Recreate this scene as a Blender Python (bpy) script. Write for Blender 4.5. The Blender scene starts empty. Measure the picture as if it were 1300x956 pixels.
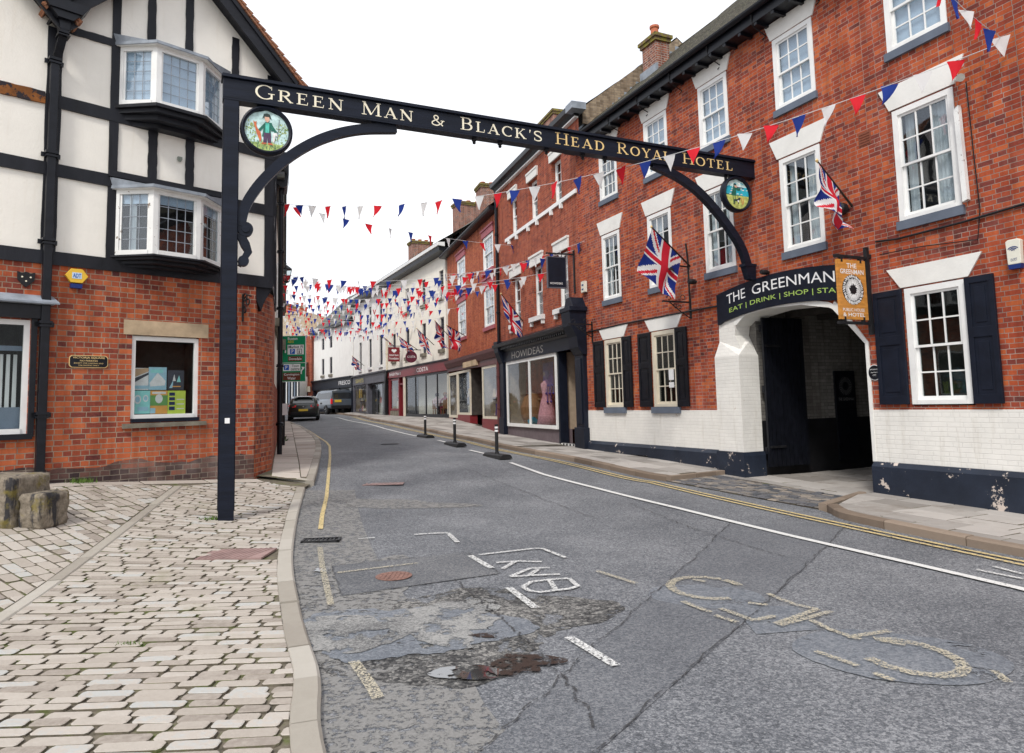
# Street scene: sign spanning a market town street, brick coaching inn, timbered corner house, bunting.
import bpy, math, random
import numpy as np
from math import sin, cos, tan, radians, pi, atan2, sqrt
from mathutils import Matrix, Vector
random.seed(7); rng = np.random.default_rng(7)
scene = bpy.context.scene
col = scene.collection

# ------------------------------------------------------------------ camera
FOC = 877.0; PITCH = radians(5.147); ROLL = radians(-1.349); EYE = 1.6
F_ = np.array([0, cos(PITCH), sin(PITCH)]); R_ = np.array([1., 0, 0]); U_ = np.cross(R_, F_)
R2 = cos(ROLL)*R_ + sin(ROLL)*U_; U2 = -sin(ROLL)*R_ + cos(ROLL)*U_
E0 = np.array([0, 0, EYE])
cam_d = bpy.data.cameras.new('camera'); cam = bpy.data.objects.new('camera', cam_d); col.objects.link(cam)
cam_d.sensor_width = 36; cam_d.sensor_fit = 'HORIZONTAL'; cam_d.lens = FOC/1300*36
cam_d.shift_y = -44.5/1300; cam_d.clip_end = 5000; cam_d.clip_start = .05
M = Matrix.Identity(4)
for i in range(3):
    M[i][0] = R2[i]; M[i][1] = U2[i]; M[i][2] = -F_[i]; M[i][3] = E0[i]
cam.matrix_world = M; scene.camera = cam

def ray(px, py): return R2*(px-650) - U2*(py-433.5) + F_*FOC

class FR:
    """a wall frame: x runs along the wall, y points out of it, z is up"""
    def __init__(s, x, y, az, z=0.):
        a = radians(az); s.az = az
        s.o = np.array([x, y, z]); s.d = np.array([sin(a), cos(a), 0]); s.n = np.array([-cos(a), sin(a), 0])
        s.rz = atan2(s.d[1], s.d[0])
    def pt(s, px, py, off=0):
        r = ray(px, py); t = ((s.o + s.n*off - E0) @ s.n)/(r @ s.n); return E0 + r*t
    def uv(s, px, py, off=0):
        p = s.pt(px, py, off); return float((p-s.o) @ s.d), float(p[2]-s.o[2])
    def w(s, u, v=0., z=0.): return s.o + s.d*u + s.n*v + np.array([0, 0, z])
    def perp(s, u, v=0.):
        p = s.w(u, v); return FR(p[0], p[1], s.az-90)
    def rect(s, x0, y0, x1, y1, off=0):
        a = s.uv(x0, y0, off); b = s.uv(x1, y1, off)
        return min(a[0], b[0]), max(a[0], b[0]), min(a[1], b[1]), max(a[1], b[1])

_a = radians(-24.75)
G = FR(cos(_a)*9.8, -sin(_a)*9.8, -24.75)                 # coaching inn
_b = radians(44.55)
L = FR(-cos(_b)*12.2, sin(_b)*12.2, 224.55)               # timbered corner house
_p = G.pt(742, 400); B = FR(_p[0], _p[1], -19.3)
_p = B.pt(635, 450); C_ = FR(_p[0], _p[1], -18)
_p = C_.pt(567, 450); D = FR(_p[0], _p[1], -26)
_p = D.w(20.5); Fh = FR(_p[0], _p[1], -31)
S = FR(-3.8, 9.2, 245.3)                                  # the sign over the street
_p = L.w(-6.0); SW = FR(_p[0], _p[1], 161.8)                # side wall of the corner house (x runs towards the camera)

# ------------------------------------------------------------------ terrain
ctrl = []
def c(x, y, z): ctrl.append((x, y, z))
def cw(fr, u, z, v=0.): p = fr.w(u, v); ctrl.append((p[0], p[1], z))
c(0, 0, 0); c(0, 4, 0); c(4, 1, -.1); c(-4, 0, .0); c(0, -6, -.1); c(-9, -5, .1); c(9, -5, -.25)
c(4.43, 6, -.12); c(1.48, 12.4, .05); c(-.18, 16, .29); c(-1.56, 19, .41); c(-2.7, 21.5, .54); c(-5.15, 27.9, .62); c(-11.2, 43.7, .98)
for u, z in ((2, -.12), (5.5, -.07), (7.7, -.02), (11.1, .08), (16.5, .22)): cw(G, u, z)
cw(G, 9, .06, -6); cw(G, 5, .0, -10); cw(G, 16, .4, -10)
cw(B, 3.5, .30); cw(B, 7, .38); cw(C_, 4, .66); cw(C_, 8.5, .86)
cw(D, 9.8, .93); cw(D, 20.5, 1.12); cw(D, 14, 1.1, -10); cw(C_, 4, .7, -10); cw(Fh, 11, 1.2)
cw(L, -2.59, .55); cw(L, -5.06, .37); cw(L, -5.9, .31); cw(L, 2, .72); cw(L, -3, .6, -8); cw(L, 8, .8)
c(-3.8, 9.2, .13); c(-1.15, 4.04, .0); c(-1.75, 6.3, .03); c(-3.65, 12.2, .13); c(-4.4, 6, .06); c(-6, 8.4, .34)
c(-5.4, 19.7, .44); c(-7.9, 27, .6); c(-11.2, 35.9, .72); c(-12.8, 41, .86); c(-11.9, 48, .98)
c(-20, 55, 1.15); c(-28, 62, 1.25); c(-30, 78, 1.4); c(-5, 80, 1.4); c(-18, 28, .9); c(-25, 15, 1.2); c(18, 30, .6); c(20, 10, 0.)
ctrl = np.array(ctrl)
def _phi(r2): return np.where(r2 > 1e-12, .5*r2*np.log(np.maximum(r2, 1e-12)), 0)
_n = len(ctrl); _d2 = ((ctrl[:, None, :2]-ctrl[None, :, :2])**2).sum(-1)
_A = np.zeros((_n+3, _n+3)); _A[:_n, :_n] = _phi(_d2) + np.eye(_n)*2.0
_A[:_n, _n] = 1; _A[:_n, _n+1:] = ctrl[:, :2]; _A[_n, :_n] = 1; _A[_n+1:, :_n] = ctrl[:, :2].T
_w = np.linalg.solve(_A, np.r_[ctrl[:, 2], 0, 0, 0])
def hz(x, y):
    x = np.clip(np.atleast_1d(np.asarray(x, float)), -32, 22); y = np.clip(np.atleast_1d(np.asarray(y, float)), -8, 82)
    sh = x.shape; x = x.ravel(); y = y.ravel(); out = np.zeros(len(x))
    for i in range(0, len(x), 20000):
        xs = x[i:i+20000]; ys = y[i:i+20000]
        r2 = (xs[:, None]-ctrl[None, :, 0])**2 + (ys[:, None]-ctrl[None, :, 1])**2
        out[i:i+20000] = _phi(r2) @ _w[:_n] + _w[_n] + _w[_n+1]*xs + _w[_n+2]*ys
    return out.reshape(sh)
def h1(x, y): return float(hz(x, y)[0])
def gp(px, py, dz=0.):
    """point where the line of sight meets the ground"""
    r = ray(px, py)/FOC; t = np.arange(1.5, 90, .1)
    P = E0[None] + r[None]*t[:, None]; dd = P[:, 2]-hz(P[:, 0], P[:, 1])-dz
    i = int(np.argmax(dd < 0))
    if i == 0: i = len(t)-1
    a, b = t[i-1], t[i]
    k = dd[i-1]/(dd[i-1]-dd[i]+1e-12); q = E0 + r*(a+(b-a)*k); return q

# ------------------------------------------------------------------ mesh builder
AT = {}
class MB:
    def __init__(s): s.v = []; s.f = []; s.m = []; s.r = []; s.T = None
    def add(s, vs, fs, m=0, rnd=0.):
        b = len(s.v)
        vs = [s.T(*p) for p in vs] if s.T else vs
        s.v += [tuple(float(q) for q in p) for p in vs]
        for f in fs: s.f.append(tuple(b+i for i in f)); s.m.append(m); s.r.append(rnd)
        return s
    def box(s, x0, x1, y0, y1, z0, z1, m=0, rnd=0.):
        x0, x1 = sorted((x0, x1)); y0, y1 = sorted((y0, y1)); z0, z1 = sorted((z0, z1))
        return s.add([(x0, y0, z0), (x1, y0, z0), (x1, y1, z0), (x0, y1, z0), (x0, y0, z1), (x1, y0, z1), (x1, y1, z1), (x0, y1, z1)],
                     [(0, 3, 2, 1), (4, 5, 6, 7), (0, 1, 5, 4), (1, 2, 6, 5), (2, 3, 7, 6), (3, 0, 4, 7)], m, rnd)
    def slab(s, pts, y0, y1, m=0, rnd=0.):
        """polygon in x,z pushed from y0 to y1"""
        n = len(pts); vs = [(p[0], y1, p[1]) for p in pts] + [(p[0], y0, p[1]) for p in pts]
        return s.add(vs, [tuple(range(n)), tuple(range(2*n-1, n-1, -1))] + [(i, (i+1) % n, n+(i+1) % n, n+i)[::-1] for i in range(n)], m, rnd)
    def plan(s, pts, z0, z1, m=0, rnd=0.):
        """polygon in x,y pushed from z0 to z1"""
        n = len(pts); vs = [(p[0], p[1], z1) for p in pts] + [(p[0], p[1], z0) for p in pts]
        return s.add(vs, [tuple(range(n)), tuple(range(2*n-1, n-1, -1))] + [(i, (i+1) % n, n+(i+1) % n, n+i)[::-1] for i in range(n)], m, rnd)
    def side(s, pts, x0, x1, m=0, rnd=0.):
        """polygon in y,z pushed from x0 to x1"""
        n = len(pts); vs = [(x0, p[0], p[1]) for p in pts] + [(x1, p[0], p[1]) for p in pts]
        return s.add(vs, [tuple(range(n)), tuple(range(2*n-1, n-1, -1))] + [(i, (i+1) % n, n+(i+1) % n, n+i)[::-1] for i in range(n)], m, rnd)
    def tube(s, pts, r, n=8, m=0, cap=True):
        pts = [np.array(p, float) for p in pts]; R = r if isinstance(r, (list, tuple)) else [r]*len(pts)
        vs = []; up = None
        for i, p in enumerate(pts):
            t = pts[min(i+1, len(pts)-1)]-pts[max(i-1, 0)]; t = t/(np.linalg.norm(t)+1e-12)
            if up is None: up = np.cross(t, [0, 0, 1.]) if abs(t[2]) < .9 else np.cross(t, [1., 0, 0])
            a = up - t*(up @ t); a /= np.linalg.norm(a)+1e-12; up = a; b = np.cross(t, a)
            for k in range(n): w = 2*pi*k/n; vs.append(tuple(p + R[i]*(cos(w)*a + sin(w)*b)))
        fs = [(i*n+k, i*n+(k+1) % n, (i+1)*n+(k+1) % n, (i+1)*n+k) for i in range(len(pts)-1) for k in range(n)]
        if cap: fs += [tuple(range(n-1, -1, -1)), tuple((len(pts)-1)*n+k for k in range(n))]
        return s.add(vs, fs, m)
    def lathe(s, prof, c=(0, 0, 0), n=16, m=0, axis='z'):
        vs = []
        for r, h in prof:
            for k in range(n):
                w = 2*pi*k/n; q = (r*cos(w), r*sin(w), h)
                if axis == 'y': q = (q[0], q[2], q[1])
                if axis == 'x': q = (q[2], q[0], q[1])
                vs.append((c[0]+q[0], c[1]+q[1], c[2]+q[2]))
        fs = [(i*n+k, i*n+(k+1) % n, (i+1)*n+(k+1) % n, (i+1)*n+k) for i in range(len(prof)-1) for k in range(n)]
        fs += [tuple(range(n-1, -1, -1)), tuple((len(prof)-1)*n+k for k in range(n))]
        return s.add(vs, fs, m)
    def bar(s, a, b, w, d, m=0, up=(0, 1, 0)):
        """square bar from a to b, w wide, d deep (along up)"""
        a = np.array(a, float); b = np.array(b, float); t = (b-a)/(np.linalg.norm(b-a)+1e-12); up = np.array(up, float)
        q = up - t*(up @ t); q /= np.linalg.norm(q)+1e-12; e = np.cross(t, q)
        vs = [tuple(p + sx*e*w/2 + sy*q*d/2) for p in (a, b) for sx, sy in ((-1, -1), (1, -1), (1, 1), (-1, 1))]
        return s.add(vs, [(0, 1, 2, 3), (7, 6, 5, 4), (0, 4, 5, 1), (1, 5, 6, 2), (2, 6, 7, 3), (3, 7, 4, 0)], m)
    def strip(s, pts, w, y0, y1, m=0):
        """band following points in x,z with width w and depth y0..y1"""
        P = [np.array(p, float) for p in pts]; W = w if isinstance(w, (list, tuple)) else [w]*len(P)
        vs = []
        for i, p in enumerate(P):
            t = P[min(i+1, len(P)-1)]-P[max(i-1, 0)]; t /= np.linalg.norm(t)+1e-12; q = np.array([-t[1], t[0]])*W[i]/2
            for e in (p+q, p-q): vs += [(e[0], y0, e[1]), (e[0], y1, e[1])]
        fs = []
        for i in range(len(P)-1):
            a = i*4; b = a+4
            fs += [(a, b, b+1, a+1), (a+1, b+1, b+3, a+3), (a+3, b+3, b+2, a+2), (a+2, b+2, b, a)]
        k = (len(P)-1)*4; fs += [(0, 1, 3, 2), (k, k+2, k+3, k+1)]
        return s.add(vs, fs, m)
    def build(s, name, mats, parent=None, smooth=False, bevel=0, fr=None, fix=True):
        at = AT.get(parent.name, (0, 0, 0)) if parent else (0, 0, 0)
        me = bpy.data.meshes.new(name)
        v = np.array(s.v, float).reshape(-1, 3) - np.array(at)
        me.from_pydata(v.tolist(), [], s.f)
        mats = mats if isinstance(mats, (list, tuple)) else [mats]
        for m in mats: me.materials.append(m)
        me.polygons.foreach_set('material_index', s.m)
        if any(s.r):
            a = me.attributes.new('rnd', 'FLOAT', 'FACE'); a.data.foreach_set('value', s.r)
        if smooth: me.polygons.foreach_set('use_smooth', [True]*len(s.f))
        me.update()
        if fix:
            import bmesh
            bm = bmesh.new(); bm.from_mesh(me); bmesh.ops.recalc_face_normals(bm, faces=bm.faces); bm.to_mesh(me); bm.free()
        o = bpy.data.objects.new(name, me); col.objects.link(o)
        if parent: o.parent = parent; AT[o.name] = at
        elif fr is not None: o.matrix_world = Matrix.Translation(fr.o) @ Matrix.Rotation(fr.rz, 4, 'Z')
        if bevel:
            b = o.modifiers.new('bevel', 'BEVEL'); b.width = bevel; b.segments = 2; b.limit_method = 'ANGLE'
        return o
def thing(name, label, cat, fr=None, at=(0, 0, 0), group=None, loc=None, rz=0):
    o = bpy.data.objects.new(name, None); col.objects.link(o); o.empty_display_size = .2
    if fr is not None:
        o.location = fr.w(*at); o.rotation_euler = (0, 0, fr.rz)
    else: o.location = loc or (0, 0, 0); o.rotation_euler = (0, 0, rz)
    o['label'] = label; o['category'] = cat
    if group: o['group'] = group
    AT[o.name] = at if fr is not None else (0, 0, 0)
    return o
def tag(o, label=None, cat=None, group=None, kind=None):
    if label: o['label'] = label
    if cat: o['category'] = cat
    if group: o['group'] = group
    if kind: o['kind'] = kind
    return o
def solo(mb, name, mats, label, cat, fr=None, at=(0, 0, 0), group=None, **k):
    """a thing that is one mesh, its origin at `at` in the frame"""
    mb.v = [(a-at[0], b-at[1], c_-at[2]) for a, b, c_ in mb.v]
    o = mb.build(name, mats, **k)
    if fr is not None:
        p = fr.w(*at); o.matrix_world = Matrix.Translation(p) @ Matrix.Rotation(fr.rz, 4, 'Z')
    return tag(o, label, cat, group)
def copy_tree(o, parent=None):
    q = o.copy(); col.objects.link(q); q.parent = parent
    for ch in list(o.children): copy_tree(ch, q)
    return q

_tc = {}
def text_geo(body, bold=0.):
    key = (body, bold)
    if key in _tc: return _tc[key]
    cu = bpy.data.curves.new('lettering', 'FONT'); cu.body = body; cu.size = 1; cu.resolution_u = 3; cu.offset = bold
    ob = bpy.data.objects.new('lettering', cu); col.objects.link(ob)
    dg = bpy.context.evaluated_depsgraph_get(); dg.update()
    me = bpy.data.meshes.new_from_object(ob.evaluated_get(dg))
    vs = [(v.co.x, v.co.y) for v in me.vertices]; fs = [tuple(p.vertices) for p in me.polygons]
    bpy.data.objects.remove(ob); bpy.data.curves.remove(cu); bpy.data.meshes.remove(me)
    xs = [v[0] for v in vs] or [0]; ys = [v[1] for v in vs] or [0]
    x0, x1 = min(xs), max(xs); y0, y1 = min(ys), max(ys)
    _tc[key] = (vs, fs, x0, x1, y0, y1); return _tc[key]
def put_text(mb, body, u0, u1, z0, z1, v, m=0, bold=0., depth=.002, keep=False):
    """flat lettering filling the rectangle u0..u1, z0..z1 of a wall frame (x runs to the viewer's left)"""
    vs, fs, x0, x1, y0, y1 = text_geo(body, bold)
    sx = (u1-u0)/(x1-x0+1e-9); sz = (z1-z0)/(y1-y0+1e-9)
    if keep: sx = min(sx, sz*1.05); cx = (u0+u1)/2; u0, u1 = cx-sx*(x1-x0)/2, cx+sx*(x1-x0)/2
    q = [(u1-(x-x0)*sx, v, z0+(y-y0)*sz) for x, y in vs]
    mb.add(q, fs, m)
# ------------------------------------------------------------------ materials
class NT:
    def __init__(s, name):
        s.m = bpy.data.materials.new(name); s.m.use_nodes = True; s.t = s.m.node_tree; s.t.nodes.clear()
        s.out = s.t.nodes.new('ShaderNodeOutputMaterial'); s.b = s.t.nodes.new('ShaderNodeBsdfPrincipled')
        s.t.links.new(s.b.outputs[0], s.out.inputs[0]); s.b.inputs['Specular IOR Level'].default_value = .3
    def n(s, t, **k):
        q = s.t.nodes.new(t)
        for a, b in k.items():
            if hasattr(q, a) and a not in ('Scale',): setattr(q, a, b)
        return q
    def l(s, a, b): s.t.links.new(a, b)
    def co(s, scale=(1, 1, 1), kind='Object', sumxy=False):
        tc = s.n('ShaderNodeTexCoord'); o = tc.outputs[kind]
        if sumxy:
            sp = s.n('ShaderNodeSeparateXYZ'); s.l(o, sp.inputs[0]); ad = s.n('ShaderNodeMath', operation='ADD')
            s.l(sp.outputs[0], ad.inputs[0]); s.l(sp.outputs[1], ad.inputs[1]); cb = s.n('ShaderNodeCombineXYZ')
            s.l(ad.outputs[0], cb.inputs[0]); s.l(sp.outputs[2], cb.inputs[1]); o = cb.outputs[0]
        if scale != (1, 1, 1):
            mp = s.n('ShaderNodeMapping'); mp.inputs['Scale'].default_value = scale; s.l(o, mp.inputs[0]); o = mp.outputs[0]
        return o
    def noise(s, vec, scale, detail=4, rough=.55, dist=0.):
        q = s.n('ShaderNodeTexNoise'); q.inputs['Scale'].default_value = scale; q.inputs['Detail'].default_value = detail
        q.inputs['Roughness'].default_value = rough; q.inputs['Distortion'].default_value = dist
        if vec is not None: s.l(vec, q.inputs['Vector'])
        return q.outputs['Fac']
    def ramp(s, fac, stops, interp='LINEAR'):
        q = s.n('ShaderNodeValToRGB'); q.color_ramp.interpolation = interp; e = q.color_ramp.elements
        while len(e) < len(stops): e.new(.5)
        for i, (p, c_) in enumerate(stops):
            e[i].position = p; e[i].color = (c_[0], c_[1], c_[2], 1) if hasattr(c_, '__len__') else (c_, c_, c_, 1)
        s.l(fac, q.inputs[0]); return q.outputs[0]
    def mix(s, fac, a, b, mode='MIX'):
        q = s.n('ShaderNodeMix', data_type='RGBA', blend_type=mode)
        for i, x in ((0, fac), (6, a), (7, b)):
            if hasattr(x, 'links') or hasattr(x, 'is_linked'): s.l(x, q.inputs[i])
            elif hasattr(x, '__len__'): q.inputs[i].default_value = (*x, 1)
            else: q.inputs[i].default_value = x
        return q.outputs[2]
    def math(s, op, a, b=0., clamp=False):
        q = s.n('ShaderNodeMath', operation=op); q.use_clamp = clamp
        for i, x in ((0, a), (1, b)):
            if hasattr(x, 'is_linked'): s.l(x, q.inputs[i])
            else: q.inputs[i].default_value = x
        return q.outputs[0]
    def bump(s, h, strength=.5, dist=.01):
        q = s.n('ShaderNodeBump'); q.inputs['Strength'].default_value = strength; q.inputs['Distance'].default_value = dist
        s.l(h, q.inputs['Height']); s.l(q.outputs[0], s.b.inputs['Normal'])
    def base(s, c_, rough=.8, metal=0., spec=None):
        if hasattr(c_, 'is_linked'): s.l(c_, s.b.inputs['Base Color'])
        else: s.b.inputs['Base Color'].default_value = (*c_, 1)
        if hasattr(rough, 'is_linked'): s.l(rough, s.b.inputs['Roughness'])
        else: s.b.inputs['Roughness'].default_value = rough
        s.b.inputs['Metallic'].default_value = metal
        if spec is not None: s.b.inputs['Specular IOR Level'].default_value = spec
        return s.m

def plain(name, c_, rough=.6, var=.12, scale=6., metal=0., spec=None, bump=0., bscale=40., stretch=(1, 1, 1)):
    t = NT(name); o = t.co(stretch)
    f = t.noise(o, scale, 5, .6)
    lo = tuple(x*(1-var) for x in c_); hi = tuple(min(1, x*(1+var)) for x in c_)
    cc = t.ramp(f, [(.3, lo), (.7, hi)])
    if bump: t.bump(t.noise(o, bscale, 4, .6), bump, .01)
    return t.base(cc, rough, metal, spec)

def brick(name, stops, mortar=(.42, .36, .30), bw=.205, bh=.07, ms=.0055, big=.28, bumpd=.006, stain=None, stain_amt=.5, off=.5):
    t = NT(name); o = t.co(sumxy=True)
    nz = t.n('ShaderNodeTexNoise'); nz.inputs['Scale'].default_value = 7; nz.inputs['Detail'].default_value = 2; t.l(o, nz.inputs['Vector'])
    vm = t.n('ShaderNodeVectorMath', operation='SCALE'); vs = t.n('ShaderNodeVectorMath', operation='SUBTRACT')
    t.l(nz.outputs['Color'], vs.inputs[0]); vs.inputs[1].default_value = (.5, .5, .5); t.l(vs.outputs[0], vm.inputs[0]); vm.inputs['Scale'].default_value = .012
    va = t.n('ShaderNodeVectorMath', operation='ADD'); t.l(o, va.inputs[0]); t.l(vm.outputs[0], va.inputs[1])
    b = t.n('ShaderNodeTexBrick'); t.l(va.outputs[0], b.inputs['Vector'])
    b.offset = off; b.squash = .55; b.squash_frequency = 2
    for k, v in (('Scale', 1), ('Mortar Size', ms), ('Mortar Smooth', .25), ('Bias', 0), ('Brick Width', bw), ('Row Height', bh)): b.inputs[k].default_value = v
    b.inputs['Color1'].default_value = (0, 0, 0, 1); b.inputs['Color2'].default_value = (1, 1, 1, 1); b.inputs['Mortar'].default_value = (.5, .5, .5, 1)
    lown = t.noise(o, .9, 4, .6); fine = t.noise(o, 25, 3, .6)
    v = t.math('ADD', t.math('MULTIPLY', b.outputs['Color'], 1-big), t.math('MULTIPLY', t.math('SUBTRACT', lown, .3), big*2.4), True)
    v = t.math('ADD', v, t.math('MULTIPLY', t.math('SUBTRACT', fine, .5), .35), True)
    cc = t.ramp(v, stops)
    mn = t.ramp(t.noise(o, 3, 3), [(.3, tuple(x*.55 for x in mortar)), (.7, mortar)])
    cc = t.mix(b.outputs['Fac'], cc, mn)
    if stain is not None:
        sf = t.ramp(t.noise(o, .55, 5, .65), [(.5, 0), (.72, 1)])
        cc = t.mix(t.math('MULTIPLY', sf, stain_amt), cc, stain)
    sk = t.ramp(t.noise(t.co((3.5, 3.5, .4)), 1.3, 6, .65), [(.38, (.62, .58, .56)), (.58, (1, 1, 1))]); cc = t.mix(.75, cc, sk, 'MULTIPLY')
    lm = t.ramp(t.noise(o, 1.9, 7, .75), [(.64, 0), (.70, 1)]); cc = t.mix(t.math('MULTIPLY', lm, .22), cc, (.62, .50, .42))
    hgt = t.math('ADD', t.math('SUBTRACT', 1., b.outputs['Fac']), t.math('MULTIPLY', fine, .35))
    t.bump(hgt, .55, bumpd)
    return t.base(cc, .88, 0, .2)

def flaky(name, paint, under, amount=.72, rough=.5, brickbump=False, bw=.235, bh=.07, scale=5., var=.1, streak=None):
    """paint with chipped spots that show what lies under it"""
    t = NT(name); o = t.co(sumxy=True) if brickbump else t.co()
    n1 = t.noise(o, scale, 8, .7)
    base = t.ramp(t.noise(o, 2.2, 5, .65), [(.3, tuple(x*(1-var) for x in paint)), (.7, tuple(min(1, x*(1+var*.5)) for x in paint))])
    chip = t.ramp(n1, [(amount, 0), (amount+.02, 1)])
    cc = t.mix(chip, base, under)
    if streak is not None:
        st = t.ramp(t.noise(t.co((5, 5, .5)), 1.5, 6, .7), [(.55, 0), (.75, 1)])
        cc = t.mix(t.math('MULTIPLY', st, .5), cc, streak)
    h = t.noise(o, 30, 4)
    if brickbump:
        b = t.n('ShaderNodeTexBrick'); t.l(o, b.inputs['Vector']); b.squash = .55; b.squash_frequency = 3
        for k, v in (('Scale', 1), ('Mortar Size', .007), ('Mortar Smooth', .4), ('Brick Width', bw), ('Row Height', bh)): b.inputs[k].default_value = v
        h = t.math('ADD', t.math('MULTIPLY', h, .3), t.math('SUBTRACT', 1., b.outputs['Fac']))
        cc = t.mix(t.math('MULTIPLY', b.outputs['Fac'], .24), cc, tuple(x*.7 for x in paint))
    t.bump(h, .5, .006)
    return t.base(cc, rough)

RD = (.34, .062, .030); DK = (.10, .034, .030); PU = (.20, .047, .036); HOT = (.62, .20, .075)
m_brick_inn = brick('red_brick_weathered', [(.0, DK), (.18, PU), (.42, RD), (.7, (.46, .098, .036)), (1, (.60, .165, .055))], mortar=(.42, .31, .26), stain=(.62, .5, .44), stain_amt=.10, big=.34)
m_brick_mid = brick('red_brick_even', [(0, (.19, .05, .036)), (.3, (.33, .075, .042)), (.7, (.41, .10, .05)), (1, (.48, .135, .065))], mortar=(.36, .25, .2), big=.2)
m_brick_far = brick('orange_red_brick', [(0, (.32, .07, .04)), (.5, (.45, .11, .05)), (1, (.54, .16, .07))], mortar=(.4, .25, .18), big=.2)
m_brick_corner = brick('orange_and_purple_brick', [(0, (.07, .035, .04)), (.12, (.16, .044, .038)), (.32, (.31, .072, .042)), (.60, (.48, .115, .048)), (1, (.62, .18, .07))], mortar=(.46, .35, .26), bh=.083, bw=.215, ms=.007, stain=(.14, .07, .06), stain_amt=.35, big=.32)
m_brick_sooty = brick('sooty_foundation_brick', [(0, (.04, .03, .035)), (.5, (.09, .055, .05)), (.8, (.20, .10, .08)), (1, (.36, .12, .07))], mortar=(.26, .22, .18), bh=.083, bw=.25, ms=.007, stain=(.45, .36, .32), stain_amt=.4)
m_chimney = brick('chimney_brick', [(0, (.10, .05, .045)), (.5, (.28, .09, .06)), (1, (.40, .16, .09))], mortar=(.50, .42, .36), ms=.011)
m_white_brick = flaky('white_painted_brick', (.80, .78, .73), (.42, .28, .20), .665, .7, True, scale=6, streak=(.52, .48, .40))
m_blue_plinth = flaky('dark_blue_plinth_paint', (.020, .027, .044), (.58, .50, .44), .61, .45, False, scale=3.2, var=.3)
m_white = flaky('white_gloss_paint', (.83, .83, .81), (.45, .38, .30), .76, .35, scale=9)
m_white_old = flaky('old_peeling_white_paint', (.82, .82, .80), (.22, .17, .13), .62, .45, scale=7)
m_lintel = flaky('white_masonry_paint', (.80, .79, .75), (.55, .45, .38), .76, .7, scale=4)
m_cream = flaky('cream_plaster', (.90, .86, .78), (.6, .5, .38), .80, .85, scale=3, var=.05, streak=(.80, .74, .64))
m_render = flaky('white_render', (.87, .86, .82), (.55, .5, .44), .78, .85, scale=2.5, var=.06, streak=(.62, .60, .54))
m_render2 = flaky('warm_white_render', (.87, .83, .73), (.55, .48, .38), .78, .85, scale=2.5, var=.06, streak=(.62, .56, .48))
m_timber = plain('black_timber', (.012, .013, .018), .55, .5, 3, bump=.6, bscale=12, stretch=(1, 1, .25))
m_timber_h = plain('black_timber_level', (.012, .013, .018), .55, .5, 3, bump=.6, bscale=12, stretch=(.25, 1, 1))
m_rotten = flaky('rotten_orange_timber', (.30, .11, .03), (.03, .025, .03), .52, .9, scale=6, var=.6)
m_black = plain('black_gloss_paint', (.007, .008, .012), .36, .4, 8, bump=.15, bscale=20)
m_signblack = plain('blue_black_sign_paint', (.007, .010, .020), .42, .35, 4, spec=.22, bump=.25, bscale=18, stretch=(.5, 1, 3))
m_navy = plain('dark_navy_paint', (.009, .012, .022), .45, .25, 5, spec=.2)
m_iron = plain('cast_iron_black', (.014, .014, .016), .5, .4, 9, bump=.3)
m_grey = plain('slate_grey_paint', (.10, .10, .12), .5, .2, 4)
m_red = plain('maroon_shop_paint', (.20, .022, .028), .4, .15, 4)
m_brown = plain('brown_maroon_paint', (.11, .035, .035), .45, .2, 4)
m_mauve = plain('mauve_stall_riser', (.14, .11, .12), .6, .15, 5)
m_cream_paint = plain('cream_joinery', (.68, .62, .50), .45, .08, 5)
m_stone = plain('buff_sandstone', (.50, .38, .25), .9, .25, 3, bump=.5, bscale=25)
m_sill = plain('weathered_sill_stone', (.20, .18, .14), .9, .4, 4, bump=.5)
m_bluesill = flaky('blue_grey_sill', (.13, .155, .20), (.5, .48, .45), .70, .7, scale=8, var=.2)
m_lead = plain('weathered_lead', (.26, .29, .33), .55, .3, 4, .0, bump=.3, bscale=8)
m_rose = plain('rose_lintel_paint', (.38, .10, .12), .6, .15, 5)
m_yellowstone = plain('pale_sandstone_wall', (.45, .37, .27), .9, .3, 2.5, bump=.6, bscale=12)
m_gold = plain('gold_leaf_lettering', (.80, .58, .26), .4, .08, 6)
m_gold2 = plain('pale_gold_lettering', (.86, .80, .62), .45, .05, 6)  # on the beam's left words this pale tone paints in the sky's reflection
m_green_txt = plain('lime_lettering', (.36, .52, .12), .5, .05)
m_white_txt = plain('white_lettering', (.82, .82, .82), .5, .03)
m_bracket = m_iron
m_pot = plain('terracotta_pot', (.48, .15, .08), .8, .2, 8)
m_mosscap = flaky('mossy_chimney_cap', (.16, .11, .07), (.22, .19, .04), .50, .95, scale=9, var=.4)

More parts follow.
